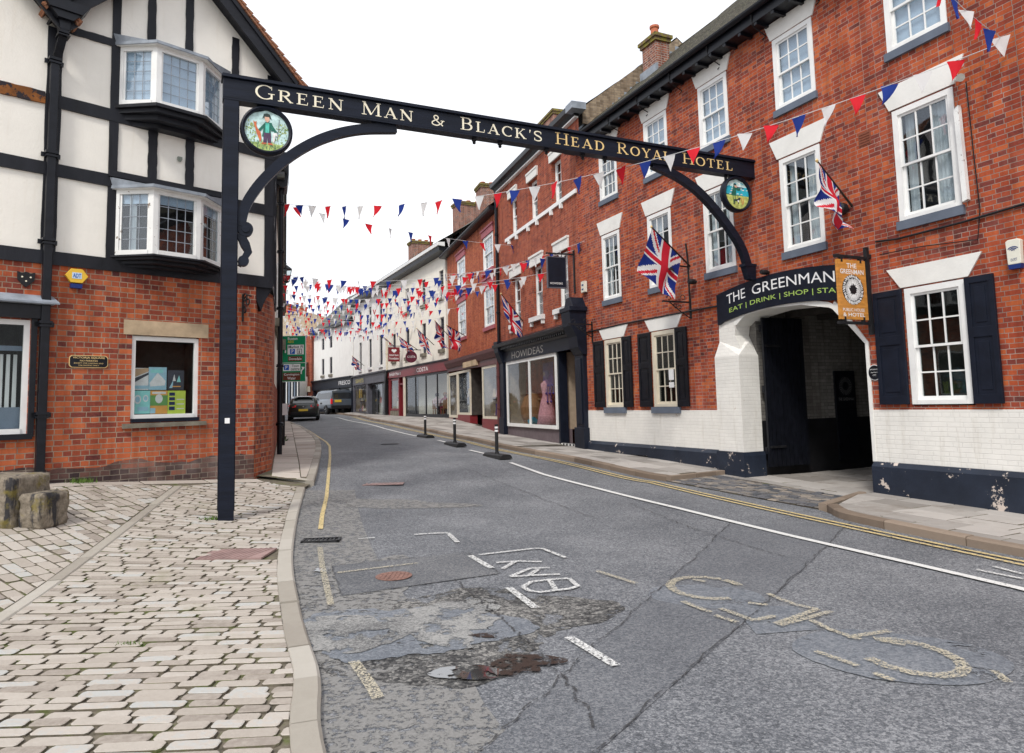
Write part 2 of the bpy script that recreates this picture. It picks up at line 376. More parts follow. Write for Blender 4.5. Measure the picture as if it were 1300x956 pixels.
def roofmat(name, a, b_, moss=None, sx=.25, sz=.14):
    t = NT(name); sp = t.n('ShaderNodeSeparateXYZ'); t.l(t.co(), sp.inputs[0]); cb = t.n('ShaderNodeCombineXYZ')
    t.l(sp.outputs[0], cb.inputs[0]); t.l(t.math('MULTIPLY', sp.outputs[2], 1.45), cb.inputs[1]); o = cb.outputs[0]
    b = t.n('ShaderNodeTexBrick'); t.l(o, b.inputs['Vector']); b.offset = .5
    for k, v in (('Scale', 1), ('Mortar Size', .008), ('Mortar Smooth', .2), ('Brick Width', sx), ('Row Height', sz), ('Bias', 0)): b.inputs[k].default_value = v
    b.inputs['Color1'].default_value = (*a, 1); b.inputs['Color2'].default_value = (*b_, 1); b.inputs['Mortar'].default_value = (*[x*.35 for x in a], 1)
    cc = b.outputs['Color']
    if moss: 
        cc = t.mix(t.ramp(t.noise(o, 7, 8, .75), [(.45, 0), (.55, 1)]), cc, moss[0])
        cc = t.mix(t.ramp(t.noise(o, 16, 6, .7), [(.56, 0), (.61, 1)]), cc, moss[1])
    t.bump(t.math('ADD', t.math('SUBTRACT', 1., b.outputs['Fac']), t.math('MULTIPLY', t.noise(o, 14, 5), 1.2)), .9, .02)
    return t.base(cc, .9)
m_roof_moss = roofmat('mossy_clay_tiles', (.032, .026, .022), (.065, .050, .038), ((.035, .035, .018), (.22, .20, .13)), .2, .13)
m_slate = roofmat('grey_slate', (.10, .105, .11), (.16, .16, .165), ((.12, .12, .09), (.2, .2, .19)), .3, .2)
m_clay = roofmat('red_clay_tiles', (.24, .11, .07), (.34, .16, .10), ((.35, .15, .08), (.3, .2, .12)), .2, .13)

def glassmat(name, tint=(.75, .8, .8), refl=1.0, rough=.02):
    t = NT(name); tr = t.n('ShaderNodeBsdfTransparent'); tr.inputs[0].default_value = (*tint, 1)
    gl = t.n('ShaderNodeBsdfGlossy'); gl.inputs['Roughness'].default_value = rough; gl.inputs['Color'].default_value = (.95, .97, 1, 1)
    fr = t.n('ShaderNodeFresnel'); io = 1.5*refl; ge = t.n('ShaderNodeNewGeometry'); t.l(t.math('ADD', t.math('MULTIPLY', ge.outputs['Backfacing'], 1/io-io), io), fr.inputs['IOR'])
    bp = t.n('ShaderNodeBump'); bp.inputs['Strength'].default_value = .06; bp.inputs['Distance'].default_value = .02
    t.l(t.noise(t.co(), 2.2, 2), bp.inputs['Height']); t.l(bp.outputs[0], gl.inputs['Normal']); 
    mx = t.n('ShaderNodeMixShader'); t.l(fr.outputs[0], mx.inputs[0]); t.l(tr.outputs[0], mx.inputs[1]); t.l(gl.outputs[0], mx.inputs[2])
    t.l(mx.outputs[0], t.out.inputs[0]); return t.m
m_glass = glassmat('window_glass')
m_glass_old = glassmat('old_crown_glass', (.84, .88, .90), 1.15, .02)
m_glass_shop = glassmat('shop_glass', (.88, .9, .9), .80)
m_glass_far = glassmat('dark_sash_glass', (.5, .55, .6), .80)
m_carglass = glassmat('car_glass', (.12, .14, .15), 1.1)
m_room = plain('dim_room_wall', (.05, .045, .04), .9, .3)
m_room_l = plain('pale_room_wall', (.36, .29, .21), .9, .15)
m_curtain = plain('net_curtain', (.85, .86, .85), .9, .12, 10, stretch=(6, 6, .4))
m_blind = plain('drawn_grey_blind', (.62, .70, .80), .9, .08, 3)
m_darkblind = plain('slate_blind', (.20, .25, .32), .9, .1, 3)

def attr_mat(name, stops, rough=.85, nscale=18, nvar=.3, bump=.5, moss=None, spec=.25):
    t = NT(name); a = t.n('ShaderNodeAttribute'); a.attribute_name = 'rnd'; a.attribute_type = 'GEOMETRY'; o = t.co()
    n = t.noise(o, nscale, 5, .65)
    v = t.math('ADD', a.outputs['Fac'], t.math('MULTIPLY', t.math('SUBTRACT', n, .5), nvar), True)
    cc = t.ramp(v, stops)
    if moss: cc = t.mix(t.math('MULTIPLY', t.ramp(t.noise(o, 1.3, 6, .7), [(moss[1], 0), (moss[1]+.12, 1)]), moss[2]), cc, moss[0])
    t.bump(t.noise(o, 45, 5, .7), bump, .006)
    return t.base(cc, rough, 0, spec)
m_sett = attr_mat('worn_gritstone_setts', [(0, (.29, .25, .215)), (.2, (.38, .335, .29)), (.6, (.44, .395, .345)), (.85, (.48, .435, .385)), (1, (.45, .45, .43))], nscale=26, nvar=.7, bump=.8, moss=((.27, .25, .16), .58, .5))
m_sett_dark = attr_mat('dark_wet_setts', [(0, (.07, .075, .085)), (.5, (.13, .13, .14)), (.8, (.20, .18, .16)), (1, (.34, .29, .24))], rough=.55)
m_flag = attr_mat('york_stone_flags', [(0, (.34, .29, .25)), (.5, (.46, .41, .36)), (1, (.56, .51, .45))], nscale=5, nvar=.5, moss=((.25, .21, .17), .56, .5))
m_flag_r = attr_mat('brown_grey_flags', [(0, (.24, .22, .20)), (.5, (.35, .325, .30)), (1, (.45, .42, .39))], nscale=5, nvar=.5, moss=((.20, .17, .14), .55, .5))
m_kerb = attr_mat('kerb_stone', [(0, (.30, .27, .23)), (.5, (.38, .35, .30)), (1, (.46, .43, .38))], nscale=9, nvar=.5)
m_kerb_d = attr_mat('dark_kerb_stone', [(0, (.16, .12, .09)), (.5, (.22, .17, .13)), (1, (.28, .22, .17))], nscale=9, nvar=.5)
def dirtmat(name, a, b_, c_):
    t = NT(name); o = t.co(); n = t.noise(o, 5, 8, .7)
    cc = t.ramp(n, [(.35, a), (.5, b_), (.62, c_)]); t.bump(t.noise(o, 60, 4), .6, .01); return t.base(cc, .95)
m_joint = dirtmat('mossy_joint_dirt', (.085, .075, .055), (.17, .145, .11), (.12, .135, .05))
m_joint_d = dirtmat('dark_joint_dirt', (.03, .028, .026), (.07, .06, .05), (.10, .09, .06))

def asphalt(name, lo, mid, hi, chips=125., big=.25, rough=.8, mask=None):
    t = NT(name); o = t.co()
    vo = t.n('ShaderNodeTexVoronoi'); vo.inputs['Scale'].default_value = chips; t.l(o, vo.inputs['Vector'])
    vc = t.n('ShaderNodeTexVoronoi'); vc.inputs['Scale'].default_value = chips*.45; t.l(o, vc.inputs['Vector'])
    s1 = t.n('ShaderNodeSeparateColor'); t.l(vo.outputs['Color'], s1.inputs[0]); s2 = t.n('ShaderNodeSeparateColor'); t.l(vc.outputs['Color'], s2.inputs[0])
    v = t.math('ADD', t.math('MULTIPLY', s1.outputs[0], .5), t.math('MULTIPLY', s2.outputs[0], .5))
    lown = t.noise(o, .7, 6, .65)
    v = t.math('ADD', v, t.math('MULTIPLY', t.math('SUBTRACT', lown, .5), big*3), True)
    cc = t.ramp(v, [(.12, lo), (.5, mid), (.88, hi)])
    t.bump(v, .6, .005); t.base(cc, rough, 0, .35)
    if mask:      # a surface layer worn through in patches
        tr = t.n('ShaderNodeBsdfTransparent'); mx = t.n('ShaderNodeMixShader'); t.l(t.ramp(t.noise(o, mask[0], 9, .7, .4), [(mask[1]-.015, 0), (mask[1]+.015, 1)]), mx.inputs[0])
        t.l(t.b.outputs[0], mx.inputs[1]); t.l(tr.outputs[0], mx.inputs[2]); t.l(mx.outputs[0], t.out.inputs[0])
    return t.m
m_asphalt = asphalt('worn_chipped_asphalt', (.066, .071, .080), (.142, .149, .163), (.30, .305, .315), chips=140)
m_asphalt_trench = asphalt('smooth_trench_asphalt', (.070, .075, .086), (.132, .139, .153), (.23, .235, .245), 160, .2)
m_asphalt_patch = asphalt('newer_patch_asphalt', (.07, .075, .085), (.13, .135, .145), (.24, .24, .24), 150, .3)
m_asphalt_dark = asphalt('broken_dark_asphalt', (.025, .025, .026), (.10, .098, .095), (.30, .29, .27), 70, .5, mask=(2.6, .56))
m_asphalt_pale = asphalt('pale_worn_gutter_asphalt', (.14, .13, .12), (.27, .26, .24), (.50, .48, .44), 110, .3)
m_tar = asphalt('blue_grey_tar_seal', (.10, .113, .132), (.155, .172, .196), (.25, .262, .28), 120, .3, .55, mask=(3.2, .60))
m_concrete = asphalt('cement_skim_patch', (.11, .11, .11), (.24, .24, .235), (.34, .335, .32), 140, .9, mask=(4.5, .545))

def worn(name, paint, under, thr, scale=14.):
    """road paint worn through in spots: the bare road shows through real gaps"""
    t = NT(name); o = t.co(); n = t.noise(o, scale, 8, .75)
    tr = t.n('ShaderNodeBsdfTransparent'); mx = t.n('ShaderNodeMixShader'); f = t.ramp(n, [(thr-.02, 0), (thr+.02, 1)])
    t.base(t.ramp(t.noise(o, 60, 4), [(.3, tuple(x*.75 for x in paint)), (.7, paint)]), .6)
    t.l(f, mx.inputs[0]); t.l(t.b.outputs[0], mx.inputs[1]); t.l(tr.outputs[0], mx.inputs[2]); t.l(mx.outputs[0], t.out.inputs[0]); return t.m
m_rust_mud = worn('rusty_mud', (.040, .022, .015), None, .53, 9)
m_line_w = worn('white_road_paint', (.78, .78, .76), None, .62)
m_line_w2 = worn('worn_white_road_paint', (.74, .74, .72), None, .525, 44)
m_line_y = worn('yellow_road_paint', (.70, .55, .26), None, .56, 30)
m_line_y2 = worn('faded_yellow_road_paint', (.62, .56, .42), None, .495, 60)
m_gutter = worn('pale_gutter_grit', (.25, .245, .235), None, .53, 16)
m_crack = worn('crack_filler', (.06, .06, .062), None, .52, 22)
m_puddle = NT('puddle_water').base((.22, .24, .27), .04, 0, 1.0)
_t = NT('sky_reflecting_puddle'); _t.base((.05, .05, .05), .03, 0, 1.0); _t.b.inputs['IOR'].default_value = 2.3
_tr = _t.n('ShaderNodeBsdfTransparent'); _mx = _t.n('ShaderNodeMixShader'); _t.l(_t.ramp(_t.noise(_t.co(), 7, 4, .5), [(.54, 0), (.56, 1)]), _mx.inputs[0])
_t.l(_t.b.outputs[0], _mx.inputs[1]); _t.l(_tr.outputs[0], _mx.inputs[2]); _t.l(_mx.outputs[0], _t.out.inputs[0]); m_puddle = _t.m
m_grass = plain('green_moss_tuft', (.10, .17, .03), .8, .4, 30)
m_leaf = plain('weed_leaf', (.06, .12, .03), .6, .3, 20)
def cloth(name, c_, trans=.35):
    t = NT(name); tl = t.n('ShaderNodeBsdfTranslucent'); tl.inputs[0].default_value = (*c_, 1); t.base(c_, .8)
    mx = t.n('ShaderNodeMixShader'); mx.inputs[0].default_value = trans; t.l(t.b.outputs[0], mx.inputs[1]); t.l(tl.outputs[0], mx.inputs[2]); t.l(mx.outputs[0], t.out.inputs[0]); return t.m
m_pr = cloth('red_pennant_cloth', (.75, .02, .035)); m_pw = cloth('white_pennant_cloth', (.78, .78, .78)); m_pb = cloth('blue_pennant_cloth', (.02, .05, .30))
m_string = plain('bunting_string', (.72, .72, .72), .8)
m_fr = cloth('flag_red', (.62, .02, .04), .2); m_fw = cloth('flag_white', (.80, .80, .80), .2); m_fb = cloth('flag_blue', (.012, .03, .22), .2)
m_pole = plain('dark_wood_pole', (.03, .02, .015), .5)
m_plastic_y = plain('yellow_plastic', (.80, .50, .05), .4, .04); m_plastic_b = plain('blue_plastic', (.01, .03, .16), .4, .05)
m_plastic_w = plain('ivory_plastic', (.74, .72, .62), .4, .04)
m_vent = plain('terracotta_vent', (.22, .07, .04), .8, .2)
m_skyb = plain('pale_blue_sticker', (.55, .68, .82), .5, .05)
# ------------------------------------------------------------------ setting: ground, road, pavements
def st(o): return tag(o, kind='structure')
def axis_vals(lo, hi, step, far):
    core = np.arange(lo, hi+1e-6, step); o = [lo-.5]
    a = lo-2.; k = 2.
    out_l = []
    while a > -far: out_l.append(a); k *= 1.8; a -= k
    b = hi+2.; k = 2.; out_r = []
    while b < far: out_r.append(b); k *= 1.8; b += k
    return np.r_[-far, out_l[::-1], core, out_r, far]
xs = axis_vals(-32, 20, .5, 1500); ys = axis_vals(-8, 80, .5, 1500)
X, Y = np.meshgrid(xs, ys, indexing='ij'); Z = hz(X, Y) - .03
mb = MB(); ny = len(ys)
mb.v = [tuple(p) for p in np.stack([X, Y, Z], -1).reshape(-1, 3).tolist()]
for i in range(len(xs)-1):
    for j in range(ny-1): mb.f.append((i*ny+j, (i+1)*ny+j, (i+1)*ny+j+1, i*ny+j+1))
mb.m = [0]*len(mb.f); mb.r = [0]*len(mb.f)
st(mb.build('ground', m_asphalt_pale, smooth=True))

def resample(P, n):
    P = np.array(P, float); d = np.r_[0, np.cumsum(np.linalg.norm(np.diff(P, axis=0), axis=1))]
    s = np.linspace(0, d[-1], n); return np.stack([np.interp(s, d, P[:, k]) for k in range(P.shape[1])], -1)
def smooth_line(P, step=.3):
    """Catmull-Rom through the points, resampled"""
    P = [np.array(p[:2], float) for p in P]; Q = [2*P[0]-P[1]]+P+[2*P[-1]-P[-2]]; out = []
    for i in range(1, len(Q)-2):
        p0, p1, p2, p3 = Q[i-1:i+3]
        for t in np.linspace(0, 1, 12, endpoint=False):
            out.append(.5*((2*p1)+(-p0+p2)*t+(2*p0-5*p1+4*p2-p3)*t*t+(-p0+3*p1-3*p2+p3)*t**3))
    out.append(P[-1]); out = np.array(out); L_ = np.linalg.norm(np.diff(out, axis=0), axis=1).sum()
    return resample(out, max(3, int(L_/step)))
def offset_line(P, d):
    P = np.array(P); t = np.gradient(P, axis=0); t /= np.linalg.norm(t, axis=1)[:, None]+1e-12
    return P + np.stack([t[:, 1], -t[:, 0]], -1)*d          # to the right of the direction
def ribbon(mb, A, B_, off, nx=8, m=0, skirt=0.):
    n = len(A); tt = np.linspace(0, 1, nx+1)
    P = A[:, None, :]*(1-tt)[None, :, None] + B_[:, None, :]*tt[None, :, None]
    Z = hz(P[..., 0], P[..., 1]) + off
    vs = np.concatenate([P, Z[..., None]], -1).reshape(-1, 3).tolist(); w = nx+1
    fs = [(i*w+j, i*w+j+1, (i+1)*w+j+1, (i+1)*w+j) for i in range(n-1) for j in range(nx)]
    mb.add(vs, fs, m); return mb
def g2(px, py, dz=0.): return gp(px, py, dz)[:2]

# kerb lines (road edge), near to far
KL = [g2(408, 866)+np.array([.9, -2.2])*2.2, g2(408, 866)+np.array([.35, -1.1]), g2(408, 866), g2(390, 812), g2(379, 765), g2(373, 733), g2(372, 703), g2(375.5, 674), g2(380, 650), g2(387.6, 622)]
KL2 = [g2(398.6, 617), g2(404, 596), g2(408, 572), g2(403.5, 558.6), g2(394, 551), g2(376.6, 541), g2(362, 536.6), g2(362, 536.6)+np.array([-4.5, 5.5]), g2(362, 536.6)+np.array([-11, 11])]
kl_a = smooth_line(KL); kl_b = smooth_line(KL2); kl = np.vstack([kl_a, kl_b])
Gd = G.d[:2]; r1300 = g2(1300, 708)
KR1 = [r1300-Gd*12, r1300-Gd*5, r1300, g2(1156, 679), g2(1090, 664.5), g2(1064, 658), g2(1050, 649)]
KR2 = [g2(846, 611), g2(814, 606), g2(740, 589), g2(628.5, 567), g2(560, 552), g2(501.5, 539), g2(441.5, 527.7)]
kr1 = smooth_line(KR1); kr2 = smooth_line(KR2+[KR2[-1]+(np.array(Fh.d[:2])*8), KR2[-1]+(np.array(Fh.d[:2])*22)])
kr = np.vstack([kr1, kr2])
# road between the kerbs
A = resample(kl, 260); Bq = resample(kr, 260)
# pair the two edges by distance up the street
def by_y(P, yv): i = np.argsort(P[:, 1]); return np.interp(yv, P[i, 1], P[i, 0])
yv = np.r_[np.arange(-6, 30, .3), np.arange(30, 62, .6)]
Ax = np.stack([by_y(kl, yv), yv], -1); Bx = np.stack([by_y(kr, yv)+.0, yv], -1)
inside_cross = (yv > min(kr1[-1][1], kr2[0][1])-.2)
mb = MB(); ribbon(mb, Ax, Bx, 0., 24); st(mb.build('road', m_asphalt, smooth=True))

# pavement bases
def wall_line(frs):
    out = []
    for fr, u0, u1, v in frs:
        for u in np.arange(u0, u1, .5): out.append(fr.w(u, v)[:2])
    return np.array(out)
def clip_poly(poly, conv):
    """region polygon cut down to the convex stone (counter-clockwise)"""
    out = poly
    for i in range(len(conv)):
        a = conv[i]; b = conv[(i+1) % len(conv)]; nx_, ny_ = -(b[1]-a[1]), b[0]-a[0]; inp = out; out = []
        if not inp: return []
        pd = [(p[0]-a[0])*nx_+(p[1]-a[1])*ny_ for p in inp]
        for j in range(len(inp)):
            p, q = inp[j-1], inp[j]; dp, dq = pd[j-1], pd[j]
            if dq >= 0:
                if dp < 0: k = dp/(dp-dq); out.append((p[0]+(q[0]-p[0])*k, p[1]+(q[1]-p[1])*k))
                out.append(q)
            elif dp >= 0: k = dp/(dp-dq); out.append((p[0]+(q[0]-p[0])*k, p[1]+(q[1]-p[1])*k))
    return out
def area(P): return .5*sum(P[i-1][0]*P[i][1]-P[i][0]*P[i-1][1] for i in range(len(P)))
def stones(name, region, ang, pitch, length, lvar, gap, off, mat, th=.03, bev=.010, tilt=.003, wob=0., rowvar=.1, seed=1, holes=(), rnd_=False, gx=None, side=None):
    g_ = (gx or gap)-gap
    """paving laid in rows inside a region; every stone is a block with worn edges"""
    R = random.Random(seed); region = [tuple(p) for p in region]
    if area(region) < 0: region = region[::-1]
    ca, sa = cos(ang), sin(ang); loc = [(x*ca+y*sa, -x*sa+y*ca) for x, y in region]
    x0 = min(p[0] for p in loc); x1 = max(p[0] for p in loc); y0 = min(p[1] for p in loc); y1 = max(p[1] for p in loc)
    polys = []; y = y0
    while y < y1:
        p = pitch*(1+R.uniform(-rowvar, rowvar)); x = x0 - R.random()*length
        ph = R.uniform(0, 6.28)
        while x < x1:
            x += g_; l = length*(1+R.uniform(-lvar, lvar)); w1 = wob*sin(x*1.3+ph+y*.4); w2 = wob*sin((x+l)*1.3+ph+y*.4); j = [R.uniform(-wob, wob)*.35 for _ in range(4)]
            q = [(x+gap/2+j[0], y+gap/2+w1+j[1]), (x+l-gap/2+j[2], y+gap/2+w2+j[3]), (x+l-gap/2+j[1], y+p-gap/2+w2+j[0]), (x+gap/2+j[3], y+p-gap/2+w1+j[2])]
            if rnd_: q = [(a[0]+(b[0]-a[0])*f_, a[1]+(b[1]-a[1])*f_) for a, b, f1, f2 in ((q[0], q[1], .05, .95), (q[1], q[2], .2, .8), (q[2], q[3], .05, .95), (q[3], q[0], .2, .8)) for f_ in (f1, f2)]
            c_ = clip_poly(loc, q)
            if len(c_) > 2 and area(c_) > .12*pitch*length and area(c_) > 4e-4:
                polys.append(c_)
            x += l
        y += p
    mb = MB(); cen = []
    for c_ in polys:
        cx = sum(p[0] for p in c_)/len(c_); cy = sum(p[1] for p in c_)/len(c_); cen.append((cx*ca-cy*sa, cx*sa+cy*ca))
    cen = np.array(cen); e = .15
    H0 = hz(cen[:, 0], cen[:, 1]); HX = (hz(cen[:, 0]+e, cen[:, 1])-H0)/e; HY = (hz(cen[:, 0], cen[:, 1]+e)-H0)/e
    for k, c_ in enumerate(polys):
        if any(hx0 < cen[k][0] < hx1 and hy0 < cen[k][1] < hy1 for hx0, hx1, hy0, hy1 in holes): continue
        w = [(p[0]*ca-p[1]*sa, p[0]*sa+p[1]*ca) for p in c_]; cx, cy = cen[k]; tx, ty = R.gauss(0, tilt)*10, R.gauss(0, tilt)*10; dz = R.gauss(0, tilt)
        def zz(x, y_): return H0[k]+HX[k]*(x-cx)+HY[k]*(y_-cy)+off+dz+tx*(x-cx)*.3+ty*(y_-cy)*.3
        n = len(w); sc = [max(.5, 1-bev*1.6/(sqrt((p[0]-cx)**2+(p[1]-cy)**2)+1e-6)) for p in w]
        top = [(cx+(p[0]-cx)*s_, cy+(p[1]-cy)*s_) for p, s_ in zip(w, sc)]
        vs = [(p[0], p[1], zz(*p)) for p in top] + [(p[0], p[1], zz(*p)-bev*.8) for p in w] + [(p[0], p[1], zz(*p)-th) for p in w]
        fs = [tuple(range(n))] + [(i, n+i, n+(i+1) % n, (i+1) % n) for i in range(n)]
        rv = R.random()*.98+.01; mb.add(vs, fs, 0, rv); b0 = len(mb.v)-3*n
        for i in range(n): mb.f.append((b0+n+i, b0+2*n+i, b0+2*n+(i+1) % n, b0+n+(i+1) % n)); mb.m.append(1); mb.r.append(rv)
    return mb.build(name, [mat, side or m_joint], fix=False)  # sides in joint dirt; its dark also paints shade under the stone edges
def polysheet(name, A_, B_, off, mat, nx=10):
    n = max(len(A_), len(B_)); a = resample(A_, n*2); b = resample(B_, n*2); mb = MB(); ribbon(mb, a, b, off, nx); return mb.build(name, mat, smooth=True)

KW = .15
# left: square of setts in front of the corner house
ka = kl_a[kl_a[:, 1] > -1.5]; kin = offset_line(ka, -KW)
wall_u = [L.w(u)[:2] for u in (-6.0, -5.0, -4, -3, -2, -1, 0, 2, 4, 6)]
far_left = [np.array([-11.5, 3.5]), np.array([-9, -1.5])]
mb = MB(); yb = np.arange(-1.5, 16.5, .3); xa = np.interp(yb, kl[np.argsort(kl[:, 1]), 1], kl[np.argsort(kl[:, 1]), 0])-.05
ribbon(mb, np.stack([xa, yb], -1), np.stack([np.full(len(yb), -14.), yb], -1), .032, 50); st(mb.build('square', m_joint, smooth=True))
dA, dB = g2(232, 621), g2(0, 800); dv = (dB-dA)/np.linalg.norm(dB-dA); dC = dB + dv*3.2
nrm = np.array([dv[1], -dv[0]]); nrm = nrm if nrm[0] < 0 else -nrm
w_in = [L.w(u, .32)[:2] for u in (-5.85, -4.9)]      # a strip of flags runs along the foot of the wall
dA2 = dA
strip_hit = L.w(-4.6, .34)[:2]
man = gp(301, 709); mh = (man[0]-.36, man[0]+.40, man[1]-.26, man[1]+.28)
reg = list(map(tuple, kin)) + [tuple(g2(387, 621.5)), tuple(g2(352, 618.5))] + [tuple(p) for p in w_in] + [tuple(dA), tuple(dB), tuple(dC)]
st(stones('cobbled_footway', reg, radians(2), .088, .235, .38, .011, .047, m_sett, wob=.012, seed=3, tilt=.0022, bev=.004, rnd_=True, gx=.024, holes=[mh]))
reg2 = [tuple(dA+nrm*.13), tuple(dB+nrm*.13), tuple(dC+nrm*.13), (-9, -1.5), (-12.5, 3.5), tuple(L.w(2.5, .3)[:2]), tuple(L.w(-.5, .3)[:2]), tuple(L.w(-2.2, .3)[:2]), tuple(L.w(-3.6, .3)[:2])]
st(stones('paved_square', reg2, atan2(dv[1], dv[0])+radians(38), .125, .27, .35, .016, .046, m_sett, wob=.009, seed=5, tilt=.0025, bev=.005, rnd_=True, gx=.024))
mb = MB()
def kerb_stones(mb, P, w, h_top, h_bot, ln=.85, gap=.012, side=-1, seed=2):
    """stones following the road edge P, lying on its `side`"""
    R = random.Random(seed); Q = offset_line(P, side*w); d = np.r_[0, np.cumsum(np.linalg.norm(np.diff(P, axis=0), axis=1))]
    def at(Z_, s): return np.array([np.interp(s, d, Z_[:, 0]), np.interp(s, d, Z_[:, 1])])
    s = 0.
    while s < d[-1]-.15:
        l = ln*R.uniform(.75, 1.2); e = min(s+l, d[-1]); n = max(2, int((e-s-gap)/.18)); ss = np.linspace(s, e-gap, n+1)
        rn = R.random()*.98+.01; jz = R.gauss(0, .004)
        vs = []; c_ = .018
        for q in ss:
            p, i = at(P, q), at(Q, q); z = h1(*p); zi = z+h_top+jz; k = (i-p)/w
            for a, zz in ((p, z+h_bot), (p, zi-c_), (p+k*c_, zi), (i-k*.006, zi), (i, zi-.008), (i, z+h_bot)): vs.append((a[0], a[1], zz))
        m_ = 6; fs = [(a*m_+j, (a+1)*m_+j, (a+1)*m_+j+1, a*m_+j+1) for a in range(len(ss)-1) for j in range(m_-1)]
        fs += [tuple(range(m_)), tuple(range((len(ss)-1)*m_+m_-1, (len(ss)-1)*m_-1, -1))]
        mb.add(vs, fs, 0, rn); s = e
kerb_stones(mb, ka, KW, .054, -.06, .62)
o = mb.build('kerb', m_kerb, fix=True); st(o)
mb = MB(); kerb_stones(mb, resample(np.array([dA, dC]), 30), .13, .053, -.03, .9, side=1 if nrm @ offset_line(np.array([dA, dC]), 1)[0]-nrm @ dA > 0 else -1, seed=9); st(mb.build('kerb', m_kerb))
# flags along the foot of the wall and up the side street
fl = [tuple(L.w(u, .01)[:2]) for u in (-5.85, -4, -2, 0, 3)] + [tuple(L.w(u, .30)[:2]) for u in (3, 0, -2, -4, -5.0, -5.75)]
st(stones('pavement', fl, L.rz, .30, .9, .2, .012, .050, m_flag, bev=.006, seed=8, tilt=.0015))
kb = kl_b; kbin = offset_line(kb, -KW)
wl = [SW.w(-s_, .02)[:2] for s_ in np.arange(0, 30, 1.)]
mb = MB(); yv2 = np.arange(kb[0][1], 58, .4)
wy = np.array(wl+[np.array([-24, 55]), np.array([-30, 62])])
ribbon(mb, np.stack([np.interp(yv2, kb[:, 1], kb[:, 0])-.04, yv2], -1), np.stack([np.interp(yv2, wy[:, 1], wy[:, 0])-.8, yv2], -1), .085, 8); st(mb.build('pavement_bed', m_joint, smooth=True))
reg3 = [tuple(p) for p in kbin[kbin[:, 1] < 46]] + [tuple(p) for p in np.array([q for q in wl if q[1] < 44])[::-1]]
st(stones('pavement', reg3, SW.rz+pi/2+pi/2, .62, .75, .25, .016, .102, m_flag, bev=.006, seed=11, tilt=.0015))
mb = MB(); kerb_stones(mb, kb, KW, .105, -.06, .8, seed=4); st(mb.build('kerb', m_kerb))

# right: pavement by the inn, crossover of dark setts, pavement on up the hill
k1in = offset_line(kr1, KW)
def gl(us, v=.0): return [tuple(G.w(u, v)[:2]) for u in us]
mb = MB(); n = 60
ribbon(mb, resample(kr1, n)+np.array([.03, 0]), resample(np.array(gl((-10, 7.7), -.2)), n), .085, 8)
near_end = kr1[-1]; cz = .085
st(mb.build('pavement_bed', m_joint_d, smooth=True))
reg4 = [tuple(p) for p in k1in] + gl((7.85, 4, 0, -6), .02)
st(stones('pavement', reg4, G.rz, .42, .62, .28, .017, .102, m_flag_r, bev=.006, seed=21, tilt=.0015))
mb = MB(); kerb_stones(mb, kr1, KW, .106, -.06, .95, side=1, seed=6); st(mb.build('kerb', m_kerb_d))
k2 = kr2; k2in = offset_line(k2, KW)
far_wall = gl(np.arange(11.0, 16.6, .8), .0) + [tuple(B.w(u)[:2]) for u in np.arange(.2, 7.4, .8)] + [tuple(C_.w(u)[:2]) for u in np.arange(.1, 8.8, .8)] + [tuple(D.w(u)[:2]) for u in np.arange(.1, 20.4, 1)] + [tuple(Fh.w(u)[:2]) for u in (1, 6, 11)]
fw = np.array(far_wall); n = 140
mb = MB(); ribbon(mb, resample(k2, n), resample(fw, n)+np.array([.15, .1]), .085, 6); st(mb.build('pavement_bed', m_joint_d, smooth=True))
reg5 = [tuple(p) for p in k2in[k2in[:, 1] < 19.2]] + [tuple(p) for p in fw[fw[:, 1] < 20.5][::-1]]
st(stones('pavement', reg5, G.rz, .42, .66, .28, .017, .102, m_flag_r, bev=.006, seed=22, tilt=.0015))
reg6 = [tuple(p) for p in k2in[(k2in[:, 1] >= 19.1) & (k2in[:, 1] < 52)]] + [tuple(p) for p in fw[(fw[:, 1] >= 20.3) & (fw[:, 1] < 55)][::-1]]
st(stones('pavement', reg6, D.rz+radians(4), .45, .75, .25, .016, .102, m_flag_r, bev=.006, seed=23, tilt=.0015))
mb = MB(); kerb_stones(mb, k2, KW, .106, -.06, .95, side=1, seed=7); st(mb.build('kerb', m_kerb_d))
for a_, b_ in ((kr2[0]+np.array([.0, 0]), G.w(11.02, .10)[:2]), (kr1[-1], G.w(7.75, .12)[:2])):
    mb = MB(); kerb_stones(mb, resample(np.array([a_, b_]), 14), .12, .107, -.05, .7, side=-1 if a_[1] < 12 else 1, seed=12); st(mb.build('kerb', m_kerb_d))
mb = MB(); kerb_stones(mb, resample(np.array([kl_b[0]+np.array([-.14, .02]), SW.w(-.1, .05)[:2]]), 20), .12, .103, -.05, .8, side=1, seed=14); st(mb.build('kerb', m_kerb))
